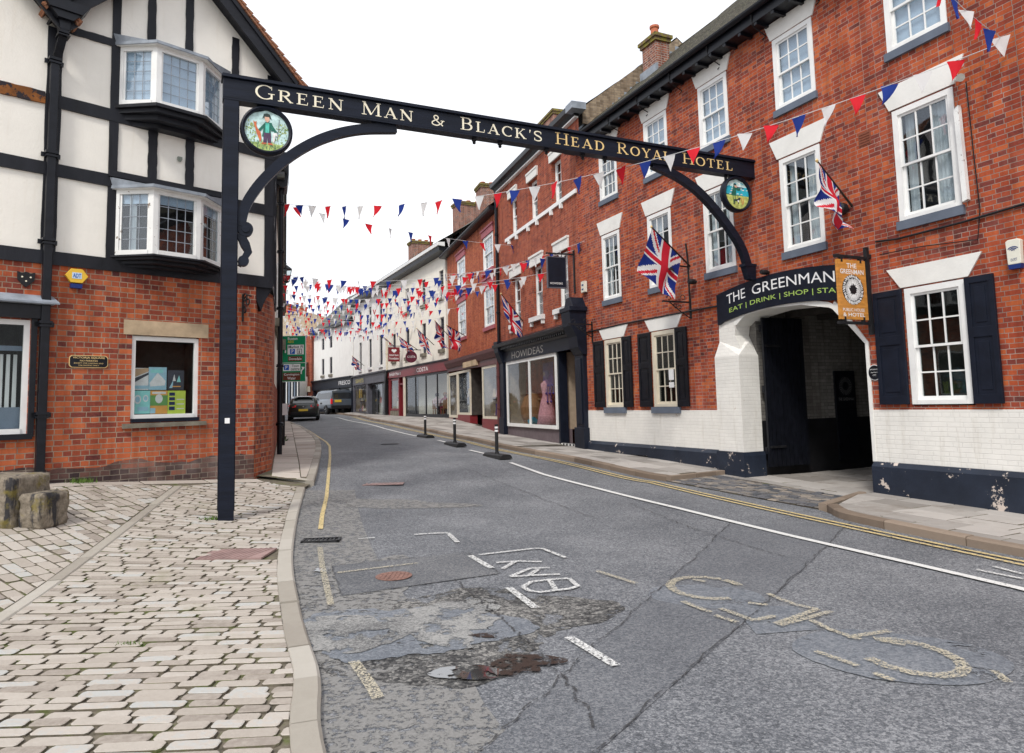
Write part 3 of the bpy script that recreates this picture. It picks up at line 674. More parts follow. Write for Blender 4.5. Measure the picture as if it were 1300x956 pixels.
# crossover
cA = kr1[-1]; cB = kr2[0]
cross = [tuple(cA), tuple(cB)] + gl((11.3,), -.05) + gl((10.0,), -2.4) + gl((7.7,), -2.4) + gl((7.7,), -.05)
cb_ = [tuple(cB), tuple(G.w(11.6, .3)[:2])]
mb = MB(); ribbon(mb, resample(np.array([cA, cB]), 24), resample(np.array([G.w(7.4, .1)[:2], G.w(11.4, .1)[:2]]), 24), .004, 12)
ribbon(mb, resample(np.array([G.w(7.4, .1)[:2], G.w(11.4, .1)[:2]]), 12), resample(np.array([G.w(7.6, -9)[:2], G.w(10.4, -9)[:2]]), 12), .004, 20)
st(mb.build('crossover_bed', m_joint_d, smooth=True))
reg7 = [tuple(cA), tuple(cB)] + gl((11.25, 10.9, 7.7), .35) + [tuple(G.w(7.9, .75)[:2])]
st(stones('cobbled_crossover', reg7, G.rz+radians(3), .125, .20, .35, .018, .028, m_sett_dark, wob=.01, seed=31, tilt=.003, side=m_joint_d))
reg8 = gl((7.72, 11.0), .34) + gl((10.3,), -1) + gl((10.2, 7.72), -7.5)
st(stones('passage_paving', reg8, G.rz, .5, .7, .3, .012, .03, m_flag_r, bev=.006, seed=33, tilt=.002))

# patches, trenches, markings: each a thin sheet over the road
def pline(pix): return np.array([g2(*p) for p in pix])
def band(mb, pts, w, off, m=0, step=.12, px=True):
    P = pline(pts) if px else np.array(pts); L_ = np.linalg.norm(np.diff(P, axis=0), axis=1).sum(); P = resample(P, max(3, int(L_/step)))
    ribbon(mb, offset_line(P, -w/2), offset_line(P, w/2), off, 2, m)
def blob(mb, cpx, rx, ry, off, m=0, seed=0, n=48, rot=0., rough=.18, world=None):
    R = random.Random(seed); c0 = world if world is not None else g2(*cpx); ph = [R.uniform(0, 6.28) for _ in range(6)]; vs = []; rings = 6
    for i in range(rings+1):
        for k in range(n):
            w = 2*pi*k/n; r = 1+rough*(sum(sin((j+2)*w+ph[j])/(j+1.3) for j in range(6))+.10*sin(17*w+ph[2])+.07*sin(29*w+ph[4])+.05*sin(41*w+ph[1])); r *= i/rings
            x = rx*r*cos(w); y = ry*r*sin(w); vs.append((c0[0]+x*cos(rot)-y*sin(rot), c0[1]+x*sin(rot)+y*cos(rot)))
    V = np.array(vs); Zv = hz(V[:, 0], V[:, 1])+off
    fs = [(i*n+k, i*n+(k+1) % n, (i+1)*n+(k+1) % n, (i+1)*n+k) for i in range(rings) for k in range(n)]
    mb.add(np.c_[V, Zv].tolist(), fs, m)
def quadsheet(mb, q, off, m=0, n=24, px=True):
    P = [g2(*p) if px else np.array(p) for p in q]; ribbon(mb, resample(np.array([P[0], P[1]]), n), resample(np.array([P[3], P[2]]), n), off, n, m)
# pale worn strip by the left kerb
mb = MB(); k_ = ka[ka[:, 1] > 1.0]; ribbon(mb, k_+0, offset_line(k_, .85)+0, .003, 4); st(mb.build('gutter', m_gutter, smooth=True))
mb = MB(); quadsheet(mb, [(575, 990), (925, 665.8), (1078, 664), (722, 990)], .004); 
st(mb.build('road_patch', m_asphalt_trench, smooth=True))
mb = MB(); quadsheet(mb, [(421, 719), (594, 702), (634, 729), (433, 758)], .007); st(mb.build('road_patch', m_asphalt_patch, smooth=True))
mb = MB(); blob(mb, (570, 795), 1.1, .95, .004, seed=2, rough=.22, n=120); st(mb.build('road_patch', m_asphalt_dark, smooth=True))
mb = MB(); blob(mb, (515, 800), .72, .62, .008, seed=4, rough=.20, n=120); st(mb.build('road_patch', m_tar, smooth=True))
mb = MB(); blob(mb, (520, 795), .60, .54, .012, seed=14, rough=.42, n=120); st(mb.build('road_patch', m_concrete, smooth=True))
mb = MB(); blob(mb, (440, 760), .55, 1.3, .005, seed=6, rough=.2); blob(mb, (480, 640), 1.2, .5, .005, seed=16, rough=.25); st(mb.build('road_patch', m_gutter, smooth=True))
mb = MB(); blob(mb, (586, 775), .20, .10, .009, seed=8, rough=.3); blob(mb, (466, 777), .15, .06, .009, seed=12, rough=.3); st(mb.build('road_patch', m_tar, smooth=True))
mb = MB(); blob(mb, (592, 857), .24, .10, .0165, seed=27, rough=.15, rot=.05); blob(mb, (409, 724), .08, .10, .012, seed=10, rough=.3); st(mb.build('puddle', m_puddle, smooth=True))
mb = MB(); blob(mb, (662, 845), .22, .16, .0150, seed=22, rough=.30); blob(mb, (614, 809), .10, .035, .0150, seed=24, rough=.35); st(mb.build('rusty_puddle', m_rust_mud, smooth=True))
def crack(mb, pts, w, off, seed):
    R = random.Random(seed); P = resample(pline(pts), 60); P += np.array([[R.gauss(0, .012), R.gauss(0, .012)] for _ in P])
    ribbon(mb, offset_line(P, -w*.32), offset_line(P, w*.32), off, 1)
mb = MB()
for i, (pts, w) in enumerate([([(575, 990), (706, 866), (925, 665.8), (941, 664)], .016), ([(722, 990), (858, 866), (1078, 664)], .014), ([(421, 719), (594, 702), (634, 729)], .02), ([(433, 758), (634, 730)], .016), ([(421, 719), (433, 758)], .014),
        ([(575, 735), (640, 790), (720, 866), (760, 930)], .026), ([(470, 563), (530, 575), (610, 603), (660, 622), (760, 660)], .02), ([(395, 612), (470, 616), (560, 609), (690, 603)], .02), ([(800, 640), (880, 672), (1000, 710)], .02), ([(408, 668), (520, 655), (640, 650)], .02), ([(1078, 664), (1150, 690), (1240, 700)], .012)]):
    crack(mb, pts, w, .0145+.0004*i, i)
st(mb.build('road_cracks', m_crack))
# markings
mb = MB()
band(mb, [(1700, 868), (1420, 783), (1300, 750), (1180, 722), (1000, 680.5), (860, 646), (755, 620), (690, 603), (648, 588)], .10, .016)
band(mb, [(622, 578), (596, 572)], .10, .016); band(mb, [(566, 562), (556, 559.5)], .10, .016); band(mb, [(538, 555.5), (488, 544.5), (455, 536.5), (425, 530)], .10, .016)
st(mb.build('white_lane_line', m_line_w))
mb = MB()
for o_ in (.28, .42):
    for K in (kr2[kr2[:, 1] < 46],): P = offset_line(K, -o_); ribbon(mb, offset_line(P, -.03), offset_line(P, .03), .016, 2)
    P = offset_line(kr1[:-14], -o_+.0); ribbon(mb, offset_line(P, -.03), offset_line(P, .03), .016, 2)
Pc = np.array([kr1[-15], kr2[0]])
for o_ in (.28, .42):
    P = resample(offset_line(Pc, -o_), 24); ribbon(mb, offset_line(P, -.03), offset_line(P, .03), .0164, 2)
st(mb.build('double_yellow_lines', m_line_y))
mb = MB(); band(mb, [(388, 545), (398, 551), (407, 557), (414, 561.5), (418.5, 567), (419, 582), (417, 605), (414.5, 632), (409, 655), (407, 673)], .06, .016); st(mb.build('yellow_edge_line', m_line_y))
mb = MB(); band(mb, [(406, 696), (409, 720), (416, 752), (420, 770)], .055, .016); band(mb, [(449, 843), (470, 872), (480, 890)], .07, .018); band(mb, [(428, 729), (530, 716.5)], .05, .016); st(mb.build('faded_yellow_line', m_line_y2))
mb = MB(); band(mb, [(526, 680), (568, 677.5), (581, 690)], .06, .016); band(mb, [(597, 707), (624, 723)], .07, .016)
band(mb, [(608, 706), (686, 697), (719, 710)], .05, .0168); band(mb, [(646, 748), (680, 774)], .07, .016); band(mb, [(722, 811), (782, 848)], .07, .016); band(mb, [(455, 685.5), (476, 684)], .04, .016)
# the letters BAY, read from the far side
for pts in ([(630, 716), (655, 714), (688, 715)], [(655, 714), (638, 724)],
            [(648, 734), (672, 723.5), (698, 722.5)], [(648, 734), (690, 731.5), (711, 731)], [(672, 732.5), (684, 724)],
            [(664, 747), (676, 755), (736, 748), (722, 736)], [(664, 747), (676, 739.5), (722, 736)], [(697, 737.5), (706, 751.5)]):
    band(mb, pts, .05, .0160+.0004*random.random()*4)
band(mb, [(1240, 725), (1300, 737)], .05, .016); band(mb, [(1262, 721), (1300, 731)], .05, .0168)
st(mb.build('white_bay_marking', m_line_w2))
# the painted bicycle, worn
mb = MB(); blob(mb, (897, 757), .47, .38, .0048, seed=40, rough=.06); quadsheet(mb, [(930, 770), (1010, 770), (1040, 800), (960, 806)], .0052); blob(mb, (1140, 832), .62, .50, .0058, seed=41, rough=.06); st(mb.build('road_patch', m_tar, smooth=True))
mb = MB()
def ell(c0, c1, c2, c3, a0, a1):
    """arc through an ellipse given by its left, far, right and near pixels"""
    P = [g2(*q) for q in (c0, c1, c2, c3)]; ce = sum(P)/4; A1 = (P[2]-P[0])/2; B1 = (P[1]-P[3])/2
    return [ce + A1*cos(w)+B1*sin(w) for w in np.linspace(radians(a0), radians(a1), 24)]
band(mb, ell((848, 745), (895, 735), (942, 750), (905, 763), 60, 300), .08, .0175, px=False)
band(mb, ell((848, 745), (895, 735), (942, 750), (905, 763), 20, 55), .08, .0175, px=False)
band(mb, ell((1088, 826), (1140, 816), (1222, 845), (1170, 860), -150, 120), .085, .0175, px=False)
for pts in ([(867, 766), (902, 780)], [(908, 784), (936, 793)], [(915, 775), (958, 791)], [(975, 756), (1005, 769), (1038, 776)], [(1038, 776), (985, 795)], [(1055, 779), (990, 797)], [(1030, 790), (1075, 812), (1092, 815)], [(1075, 812), (1130, 804)], [(1035, 830), (1090, 849)], [(950, 768), (975, 771)], [(1110, 858), (1135, 868)], [(1262, 855), (1280, 870)], [(960, 790), (985, 785)], [(1118, 816), (1150, 822)], [(880, 738), (896, 741)], [(758, 727), (808, 743)]):
    band(mb, pts, .055, .0182+random.random()*.002)
st(mb.build('cycle_marking', m_line_y2))
# ------------------------------------------------------------------ building parts
def wall(mb, u0, u1, z0, z1, holes=(), v=0., depth=.14, m=0, mr=None):
    """a wall face with real openings and their reveals"""
    us = sorted({u0, u1, *[h[0] for h in holes], *[h[1] for h in holes]}); zs = sorted({z0, z1, *[h[2] for h in holes], *[h[3] for h in holes]})
    us = [u for u in us if u0 <= u <= u1]; zs = [z for z in zs if z0 <= z <= z1]
    for i in range(len(us)-1):
        for j in range(len(zs)-1):
            a, b, c0, d0 = us[i], us[i+1], zs[j], zs[j+1]; cu, cz_ = (a+b)/2, (c0+d0)/2
            if any(h[0] < cu < h[1] and h[2] < cz_ < h[3] for h in holes): continue
            mb.add([(a, v, c0), (b, v, c0), (b, v, d0), (a, v, d0)], [(0, 1, 2, 3)], m)
    for h in holes:
        a, b, c0, d0 = max(h[0], u0), min(h[1], u1), max(h[2], z0), min(h[3], z1)
        if a >= b or c0 >= d0: continue
        if len(h) > 4: continue
        w = v-depth; q = m if mr is None else mr
        mb.add([(a, v, c0), (a, w, c0), (a, w, d0), (a, v, d0)], [(0, 1, 2, 3)], q)
        mb.add([(b, v, c0), (b, w, c0), (b, w, d0), (b, v, d0)], [(0, 3, 2, 1)], q)
        mb.add([(a, v, d0), (b, v, d0), (b, w, d0), (a, w, d0)], [(0, 1, 2, 3)], q)
        mb.add([(a, v, c0), (b, v, c0), (b, w, c0), (a, w, c0)], [(0, 3, 2, 1)], q)

def sash(parent, u0, u1, z0, z1, v=-.02, cols=3, rows=2, mat=None, fw=.085, glass=None, inner='curtain', split=.5, name='window', bars=.022, openlow=0.):
    """vertical sliding sash: box frame, two sashes with glazing bars, glass, and what hangs behind"""
    mat = mat or m_white; glass = glass or m_glass_old; mb = MB(); d = .05
    mb.box(u0, u0+fw, v-.09, v, z0, z1); mb.box(u1-fw, u1, v-.09, v, z0, z1); mb.box(u0+fw, u1-fw, v-.09, v, z1-fw, z1); mb.box(u0+fw, u1-fw, v-.09, v+.01, z0, z0+fw*.7)
    a, b = u0+fw, u1-fw; lo, hi = z0+fw*.7, z1-fw; mid = lo+(hi-lo)*split
    for k, (c0, d0, vv) in enumerate(((mid-.02, hi, v-.025), (lo, mid+.02+openlow*0, v-.06))):
        s_ = .04
        if openlow and k == 1: c0, d0 = c0+openlow, d0+openlow
        mb.box(a, a+s_, vv-.03, vv, c0, d0); mb.box(b-s_, b, vv-.03, vv, c0, d0); mb.box(a+s_, b-s_, vv-.03, vv, c0, c0+s_*(1.4 if k else .9)); mb.box(a+s_, b-s_, vv-.03, vv, d0-s_*.9, d0)
        for i in range(1, cols):
            x = a+s_+(b-a-2*s_)*i/cols; mb.box(x-bars/2, x+bars/2, vv-.026, vv-.004, c0+s_, d0-s_)
        for i in range(1, rows):
            z = c0+s_+(d0-c0-2*s_)*i/rows; mb.box(a+s_, b-s_, vv-.0255, vv-.0045, z-bars/2, z+bars/2)
    w = mb.build(name, mat, parent)
    g = MB(); g.box(a+.02, b-.02, v-.044, v-.040, mid, hi-.02); g.box(a+.02, b-.02, v-.080, v-.076, lo+.02, mid); g.build('glass', glass, w)
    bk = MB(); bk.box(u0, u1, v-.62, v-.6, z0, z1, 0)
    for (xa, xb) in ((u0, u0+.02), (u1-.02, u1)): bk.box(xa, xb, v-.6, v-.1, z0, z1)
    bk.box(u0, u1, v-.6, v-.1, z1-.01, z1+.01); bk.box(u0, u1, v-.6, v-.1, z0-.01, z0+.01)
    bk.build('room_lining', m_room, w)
    if inner == 'curtain':
        c_ = MB()
        h_ = (u0*7.3+z0*3.1) % 1; k1, k2 = .18+.3*h_, .42-.26*h_
        for xa, xb in ((a+.01, a+(b-a)*k1), (b-(b-a)*k2, b-.01)):
            n = 16; vs = []
            for i in range(n+1):
                x = xa+(xb-xa)*i/n; y = v-.16+.018*sin(i*(1.5+h_))
                vs += [(x, y, lo), (x, y, hi)]
            c_.add(vs, [(2*i, 2*i+2, 2*i+3, 2*i+1) for i in range(n)])
        c_.build('curtain', m_curtain, w, smooth=True)
    elif inner in ('blind', 'darkblind'):
        c_ = MB(); c_.box(a, b, v-.125, v-.12, lo+(.0 if inner == 'blind' else .1), hi); c_.build('blind', m_blind if inner == 'blind' else m_darkblind, w)
    return w
def plainwin(parent, u0, u1, z0, z1, v=-.1, cols=2, rows=2, mat=None, fw=.06, glass=None, back=m_room, name='window', depth=.5, mull=.05):
    """fixed window or shop pane: frame, bars, glass and the space behind"""
    mat = mat or m_white; mb = MB()
    mb.box(u0, u0+fw, v-.06, v, z0, z1); mb.box(u1-fw, u1, v-.06, v, z0, z1); mb.box(u0+fw, u1-fw, v-.06, v, z1-fw, z1); mb.box(u0+fw, u1-fw, v-.06, v+.015, z0, z0+fw)
    for i in range(1, cols): x = u0+(u1-u0)*i/cols; mb.box(x-mull/2, x+mull/2, v-.055, v-.003, z0+fw, z1-fw)
    for i in range(1, rows): z = z0+(z1-z0)*i/rows; mb.box(u0+fw, u1-fw, v-.052, v-.006, z-mull/2, z+mull/2)
    w = mb.build(name, mat, parent)
    MB().box(u0+fw*.5, u1-fw*.5, v-.033, v-.029, z0+fw*.5, z1-fw*.5).build('glass', glass or m_glass, w)
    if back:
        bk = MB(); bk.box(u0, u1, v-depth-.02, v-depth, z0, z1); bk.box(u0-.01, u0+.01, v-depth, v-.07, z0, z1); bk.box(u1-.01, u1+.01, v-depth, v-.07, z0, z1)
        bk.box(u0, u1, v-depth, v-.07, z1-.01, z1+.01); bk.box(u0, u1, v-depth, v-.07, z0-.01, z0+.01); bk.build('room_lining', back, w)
    return w
def keylintel(parent, u0, u1, z0, z1, flare=.2, v0=-.01, v1=.025, mat=None, name='lintel'):
    return MB().slab([(u0, z0), (u1, z0), (u1+flare, z1), (u0-flare, z1)], v0, v1).build(name, mat or m_lintel, parent)
def roof(parent, u0, u1, ve, ze, vr, zr, mat, th=.09, name='roof', back=None, wav=0.):
    """pitched roof slopes from the eave (ve, ze) to the ridge (vr, zr) and down behind"""
    mb = MB(); n = 40 if wav else 1; R = random.Random(3)
    if wav:
        vs = []; k = 12
        for i in range(n+1):
            u = u0+(u1-u0)*i/n
            for j in range(k+1):
                t = j/k; sag = -.10*sin(pi*t)*.5 + .05*sin(u*1.1) * t; vs.append((u, ve+(vr-ve)*t, ze+(zr-ze)*t+sag+R.uniform(-wav, wav)*(1 if t > .05 else .2)))
        mb.add(vs, [(i*(k+1)+j, (i+1)*(k+1)+j, (i+1)*(k+1)+j+1, i*(k+1)+j+1) for i in range(n) for j in range(k)])
        mb.add([(u0, ve, ze-.03), (u1, ve, ze-.03), (u1, vr, zr-.25), (u0, vr, zr-.25)], [(0, 3, 2, 1)])
    else: mb.side([(ve, ze), (vr, zr), (vr, zr-th*1.5), (ve, ze-th)], u0, u1)
    vb = back if back is not None else 2*vr-ve
    mb.side([(vr+.001, zr), (vb, ze), (vb, ze-th), (vr+.001, zr-th*1.5)], u0, u1)
    return mb.build(name, mat, parent, fix=not wav)
def chimney(parent, u0, u1, v0, v1, z0, z1, pots=3, mat=None, along='x', pot_h=.3, cap=None, mc=None):
    mb = MB(); mb.box(u0, u1, v0, v1, z0, z1-.16); ch = mb.build('chimney', mat or m_chimney, parent)
    q = MB(); q.box(u0-.05, u1+.05, v0-.05, v1+.05, z1-.2, z1-.1); q.box(u0-.09, u1+.09, v0-.09, v1+.09, z1-.1, z1); q.build('chimney_cap', mc or m_mosscap, ch)
    for i in range(pots):
        t = (i+.5)/pots; x = u0+(u1-u0)*t if u1-u0 > abs(v1-v0) else (u0+u1)/2; y = (v0+v1)/2 if u1-u0 > abs(v1-v0) else v0+(v1-v0)*t
        MB().lathe([(.12, 0), (.11, pot_h*.8), (.14, pot_h*.85), (.14, pot_h), (.09, pot_h), (.09, pot_h-.1)], (x, y, z1-.005), 12).build('chimney_pot', m_pot, ch)
    return ch
def pipe(label, fr, u, v, z0, z1, r=.05, group='downpipes on the fronts', mat=None, hopper=False, collars=(1.2, 3, 4.8)):
    t = thing('downpipe', label, 'downpipe', fr, (u, v, z0), group); mat = mat or m_black
    mb = MB(); mb.tube([(u, v, z0), (u, v, z1)], r, 12); mb.build('pipe', mat, t, smooth=False)
    for z in collars:
        if z0 < z < z1: MB().lathe([(r*1.05, 0), (r*1.5, .01), (r*1.5, .05), (r*1.2, .06), (r*1.5, .07), (r*1.05, .09)], (u, v, z), 12).build('collar', mat, t)
    return t
SHIFT = None
# ------------------------------------------------------------------ the coaching inn (right)
inn = thing('coaching_inn', 'long three storey red brick inn with white painted base, dark shutters and coach arch', 'inn', G)
COLS = [(5.98, 6.94), (8.31, 9.23), (10.47, 11.36), (12.46, 13.36), (14.56, 15.40), (3.5, 4.46), (1.2, 2.16)]
W0 = [(6.03, 6.95), (12.45, 13.36), (14.57, 15.43), (2.2, 3.12)]
h_up = [(a, b, 4.22, 5.98) for a, b in COLS] + [(a, b, 6.90, 8.29) for a, b in COLS]; h_g = [(a, b, 1.43, 3.2) for a, b in W0]
ARCH = [(7.68, 2.43), (7.98, 2.78), (8.27, 3.10), (8.9, 3.24), (9.7, 3.28), (10.3, 3.22), (10.55, 3.05), (10.62, 2.85), (10.40, 2.5)]
mb = MB()
wall(mb, -3, 16.62, 1.37, 8.66, h_up+h_g+[(7.68, 10.62, 1.37, 3.28, 0)])
def atop(u):
    P = ARCH[:7]; return float(np.interp(u, [p[0] for p in P], [p[1] for p in P]))
us = sorted({7.68, 10.62, *np.linspace(7.68, 10.55, 24).tolist(), *[p[0] for p in ARCH[:7]]})
for a, b in zip(us, us[1:]): mb.add([(a, 0, atop(a)), (b, 0, atop(b)), (b, 0, 3.28), (a, 0, 3.28)], [(0, 1, 2, 3)])
mb.box(-3, 7.4, -6, -.7, 1.0, 8.6); mb.box(10.9, 16.6, -6, -.7, 1.0, 8.6); mb.box(7.4, 10.9, -6, -.7, 3.5, 8.6)
# gable ends
for x in (-3, 16.62): mb.add([(x, 0, 0), (x, -7, 0), (x, -7, 8.66), (x, -3.4, 12.0), (x, 0, 8.66)], [(0, 1, 2, 3, 4)])
mb.build('brick_wall', m_brick_inn, inn)
# painted base: white brick, then the dark blue plinth
mb = MB(); mb.slab([(-3, .55), (7.68, .55), (7.68, 1.37), (-3, 1.37)], -.3, .012); mb.slab([(11.07, .55), (16.62, .55), (16.62, 1.37), (11.07, 1.37)], -.3, .012)
mb.build('white_base', m_white_brick, inn)
mb = MB()
for a, b in ((-3, 7.66), (11.07, 13.6), (14.3, 16.64)):
    mb.side([(-.2, -.9), (.085, -.9), (.085, .49), (.02, .56), (-.2, .56)], a, b)
mb.side([(-.2, .30), (.085, .30), (.085, .49), (.02, .56), (-.2, .56)], 13.6, 14.3)
mb.build('blue_plinth', m_blue_plinth, inn)
MB().box(13.62, 14.28, -.1, .03, .02, .299).build('cellar_vent', m_room, inn)
# arch surround and left pier
mb = MB(); mb.slab([(10.38, .56), (11.07, .56), (11.07, 2.44), (10.38, 2.44)], -.35, .15)
mb.add([(10.38, .15, 2.44), (11.07, .15, 2.44), (11.03, .03, 2.76), (10.46, -.2, 2.72), (10.38, -.35, 2.44), (11.07, 0, 2.44)], [(0, 1, 2, 3), (0, 3, 4), (1, 5, 2)])
mb.slab([(10.38, 2.42), (11.06, 2.42), (11.04, 3.10), (10.9, 3.22), (10.40, 3.22), (10.56, 3.05), (10.60, 2.85)], -.35, .02)
mb.build('arch_pier', m_white_brick, inn)
mb = MB(); mb.slab([(10.34, -.7), (11.11, -.7), (11.11, .49), (11.09, .56), (10.36, .56), (10.34, .49)], -.37, .19); mb.build('pier_foot', m_blue_plinth, inn)
mb = MB(); P = [(u, atop(u)) for u in np.linspace(7.98, 10.6, 40)]
vs = []
for u, z in P: vs += [(u, .03, z-.01), (u, .03, z+.085), (u, -.62, z-.01)]
mb.add(vs, [(3*i, 3*i+3, 3*i+4, 3*i+1) for i in range(39)] + [(3*i, 3*i+2, 3*i+5, 3*i+3) for i in range(39)])
mb.slab([(7.62, .56), (7.68, .56), (7.68, 2.43), (8.0, 2.80), (8.27, 3.12), (8.2, 3.2), (7.95, 2.9), (7.62, 2.45)], -.5, .02)
mb.add([(7.68, 0, 2.43), (7.68, -.6, 2.43), (7.98, -.6, 2.78), (7.98, 0, 2.78)], [(0, 1, 2, 3)])
mb.build('arch_surround', m_lintel, inn)
# passage behind the arch
m_pas = brick('passage_grey_brick', [(0, (.18, .17, .155)), (.6, (.23, .22, .20)), (1, (.27, .26, .24))], mortar=(.17, .16, .15), big=.15)
m_tarblack = plain('tar_black_dado', (.010, .010, .012), .6, .4, 4)
mb = MB(); mb.box(7.5, 7.68, -9, -.3, -.4, 3.6); mb.box(10.42, 10.6, -9, -.36, 1.15, 3.6); mb.box(7.5, 10.6, -9.1, -9, -.4, 3.6); mb.build('passage_wall', m_pas, inn)
mb = MB(); mb.box(10.40, 10.6, -9, -.36, -.4, 1.15); mb.box(7.68, 10.43, -9, -8.98, -.4, 1.55); mb.build('passage_dado', m_tarblack, inn)
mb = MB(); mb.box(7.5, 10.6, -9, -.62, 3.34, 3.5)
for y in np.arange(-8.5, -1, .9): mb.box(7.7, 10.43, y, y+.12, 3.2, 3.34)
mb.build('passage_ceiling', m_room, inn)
# boarded gate, folded back against the left wall
def inner(px, py):   # point on the passage's left wall
    r = ray(px, py); o_ = G.w(10.40); t = ((o_-E0) @ G.d)/(r @ G.d); P_ = E0+r*t; return float((P_-G.o) @ G.n), float(P_[2])
print('passage', inner(966, 500), inner(1020, 500), inner(1058, 471), inner(1089, 565), inner(1104, 500))
mb = MB(); y = -.36
while y > -1.35: mb.box(10.24, 10.29, y-.100, y-.008, .26, 3.18, 0); y -= .108
for z in (.5, 1.7, 2.9): mb.box(10.29, 10.34, -1.44, -.36, z, z+.14)
gt = mb.build('gate', m_black, inn); [MB().box(10.21, 10.24, -.8, -.4, z, z+.04).build('hinge', m_iron, gt) for z in (.62, 2.6)]
# windows
mids = 0
for i, (a, b) in enumerate(COLS):
    sash(inn, a+.005, b-.005, 4.24, 5.975, v=.012, inner='curtain')
    sash(inn, a+.005, b-.005, 6.92, 8.285, v=.012, inner='blind' if i != 4 else 'curtain')
    MB().box(a-.03, b+.03, -.05, .05, 4.10, 4.235).build('sill', m_bluesill, inn); MB().box(a-.03, b+.03, -.05, .05, 6.79, 6.915).build('sill', m_bluesill, inn)
    keylintel(inn, a-.03, b+.03, 6.0, 6.37, .16); keylintel(inn, a-.03, b+.03, 8.30, 8.62, .12)
for i, (a, b) in enumerate(W0):
    sash(inn, a+.005, b-.005, 1.45, 3.195, v=.02, mat=m_white if i in (0, 3) else m_cream_paint, fw=.09, glass=m_glass, inner=None)
    if i: MB().box(a-.06, b+.06, -.05, .07, 1.30, 1.445).build('sill', m_bluesill, inn)
    keylintel(inn, a-.05, b+.05, 3.22, 3.53, .21)
    for s_, x0, x1 in ((0, b+.02, b+.50), (1, a-.40 if i else a-.40, a-.015)):
        mb = MB(); z0, z1 = 1.45, 3.2; t_ = .035 if s_ else .07
        vv = .03; mb.box(x0, x1, vv, vv+.028, z0, z1)
        for (p, q) in ((z0, z0+.13), (2.36, 2.50), (z1-.09, z1)): mb.box(x0, x1, vv+.028, vv+.044, p, q)
        mb.box(x0, x0+.07, vv+.0275, vv+.0435, z0, z1); mb.box(x1-.07, x1, vv+.0275, vv+.0435, z0, z1)
        for (p, q) in ((z0+.19, 2.30), (2.56, z1-.15)): mb.slab([(x0+.12, p), (x1-.12, p), (x1-.12, q), (x0+.12, q)], vv+.028, vv+.038)
        mb.build('shutter', m_navy if i == 0 else m_black, inn, bevel=.004)
MB().box(8.12, 8.3, .03, .045, 2.05, 2.4).build('paper_notice', m_white_txt, None) if 0 else None
mb = MB(); mb.box(12.62, 12.80, -.010, -.006, 2.05, 2.32); mb.box(12.62, 12.80, -.010, -.006, 1.88, 2.0); mb.build('window_notice', m_white_txt, inn)
# a strip of loose peeling frame beside the upper right window
MB().slab([(5.86, 4.28), (5.93, 4.26), (5.95, 5.60), (5.88, 5.64)], .02, .09).build('peeling_board', m_white_old, inn)
# eaves, gutter, roof, chimney
mb = MB(); mb.side([(0, 8.64), (.34, 8.64), (.34, 8.86), (0, 8.86)], -3, 16.7)
for u in np.arange(-2.5, 16.5, .42): mb.box(u, u+.07, .02, .33, 8.58, 8.64)
mb.build('soffit', m_black, inn)
gm = MB(); pr = [(.34+.07*(1-cos(w)), 8.88-.075*sin(w)) for w in np.linspace(0, pi, 9)]
gm.side(pr+[(p[0]*1.0, p[1]+.006) for p in pr[::-1]], -3, 16.75); gu = gm.build('rain_gutter', m_black, inn)
for u in np.arange(.6, 16.5, 1.25):
    MB().tube([(u, .37, 8.80), (u+.02, .33, 8.62), (u+.03, .20, 8.56), (u+.02, -.0, 8.47), (u+.06, .05, 8.40)], .012, 6).build('gutter_stay', m_iron, gu)
roof(inn, -3, 16.62, .42, 8.90, -3.4, 12.3, m_roof_moss, wav=.045)
chimney(inn, 15.2, 15.85, -2.35, -1.9, 9.6, 11.95, 1, pot_h=.42)
mb = MB(); mb.side([(.35, 8.97), (-1.9, 10.97), (-1.9, 11.02), (.35, 9.03)], 16.50, 16.78); mb.box(15.12, 15.93, -1.89, -1.84, 10.7, 11.05); mb.build('lead_flashing', m_lead, inn)
# cables along the brick
mb = MB(); mb.tube([(u, .03, z+.012*sin(u*4)) for u, z in [(16.5, 3.50), (14.5, 3.52), (12.6, 3.52), (11.3, 3.50), (10.2, 3.47), (9.95, 3.47)]], .02, 6)
mb.tube([(7.35, .03, 4.02), (7.0, .03, 3.98), (6.0, .03, 3.99), (5.2, .03, 4.03), (2, .03, 4.08)], .018, 6)
mb.tube([(5.78, .03, 5.95), (5.76, .03, 4.9), (5.74, .03, 4.1), (5.80, .03, 3.70), (6.6, .03, 3.78), (7.3, .03, 3.80)], .008, 5)
mb.build('wall_cable', m_iron, inn)
p = G.uv(1097, 375/3.8235+80+0*0)
q = G.rect(960+495/3.8235, 80+340/3.8235, 960+560/3.8235, 80+395/3.8235)
mb = MB(); mb.box(q[0], q[1], -.02, .006, q[2]+.02, q[3]-.02)
for i in range(5): z = q[2]+.04+i*(q[3]-q[2]-.06)/5; mb.box(q[0]+.02, q[1]-.02, .006, .014, z, z+.014)
mb.build('air_vent', m_vent, inn)
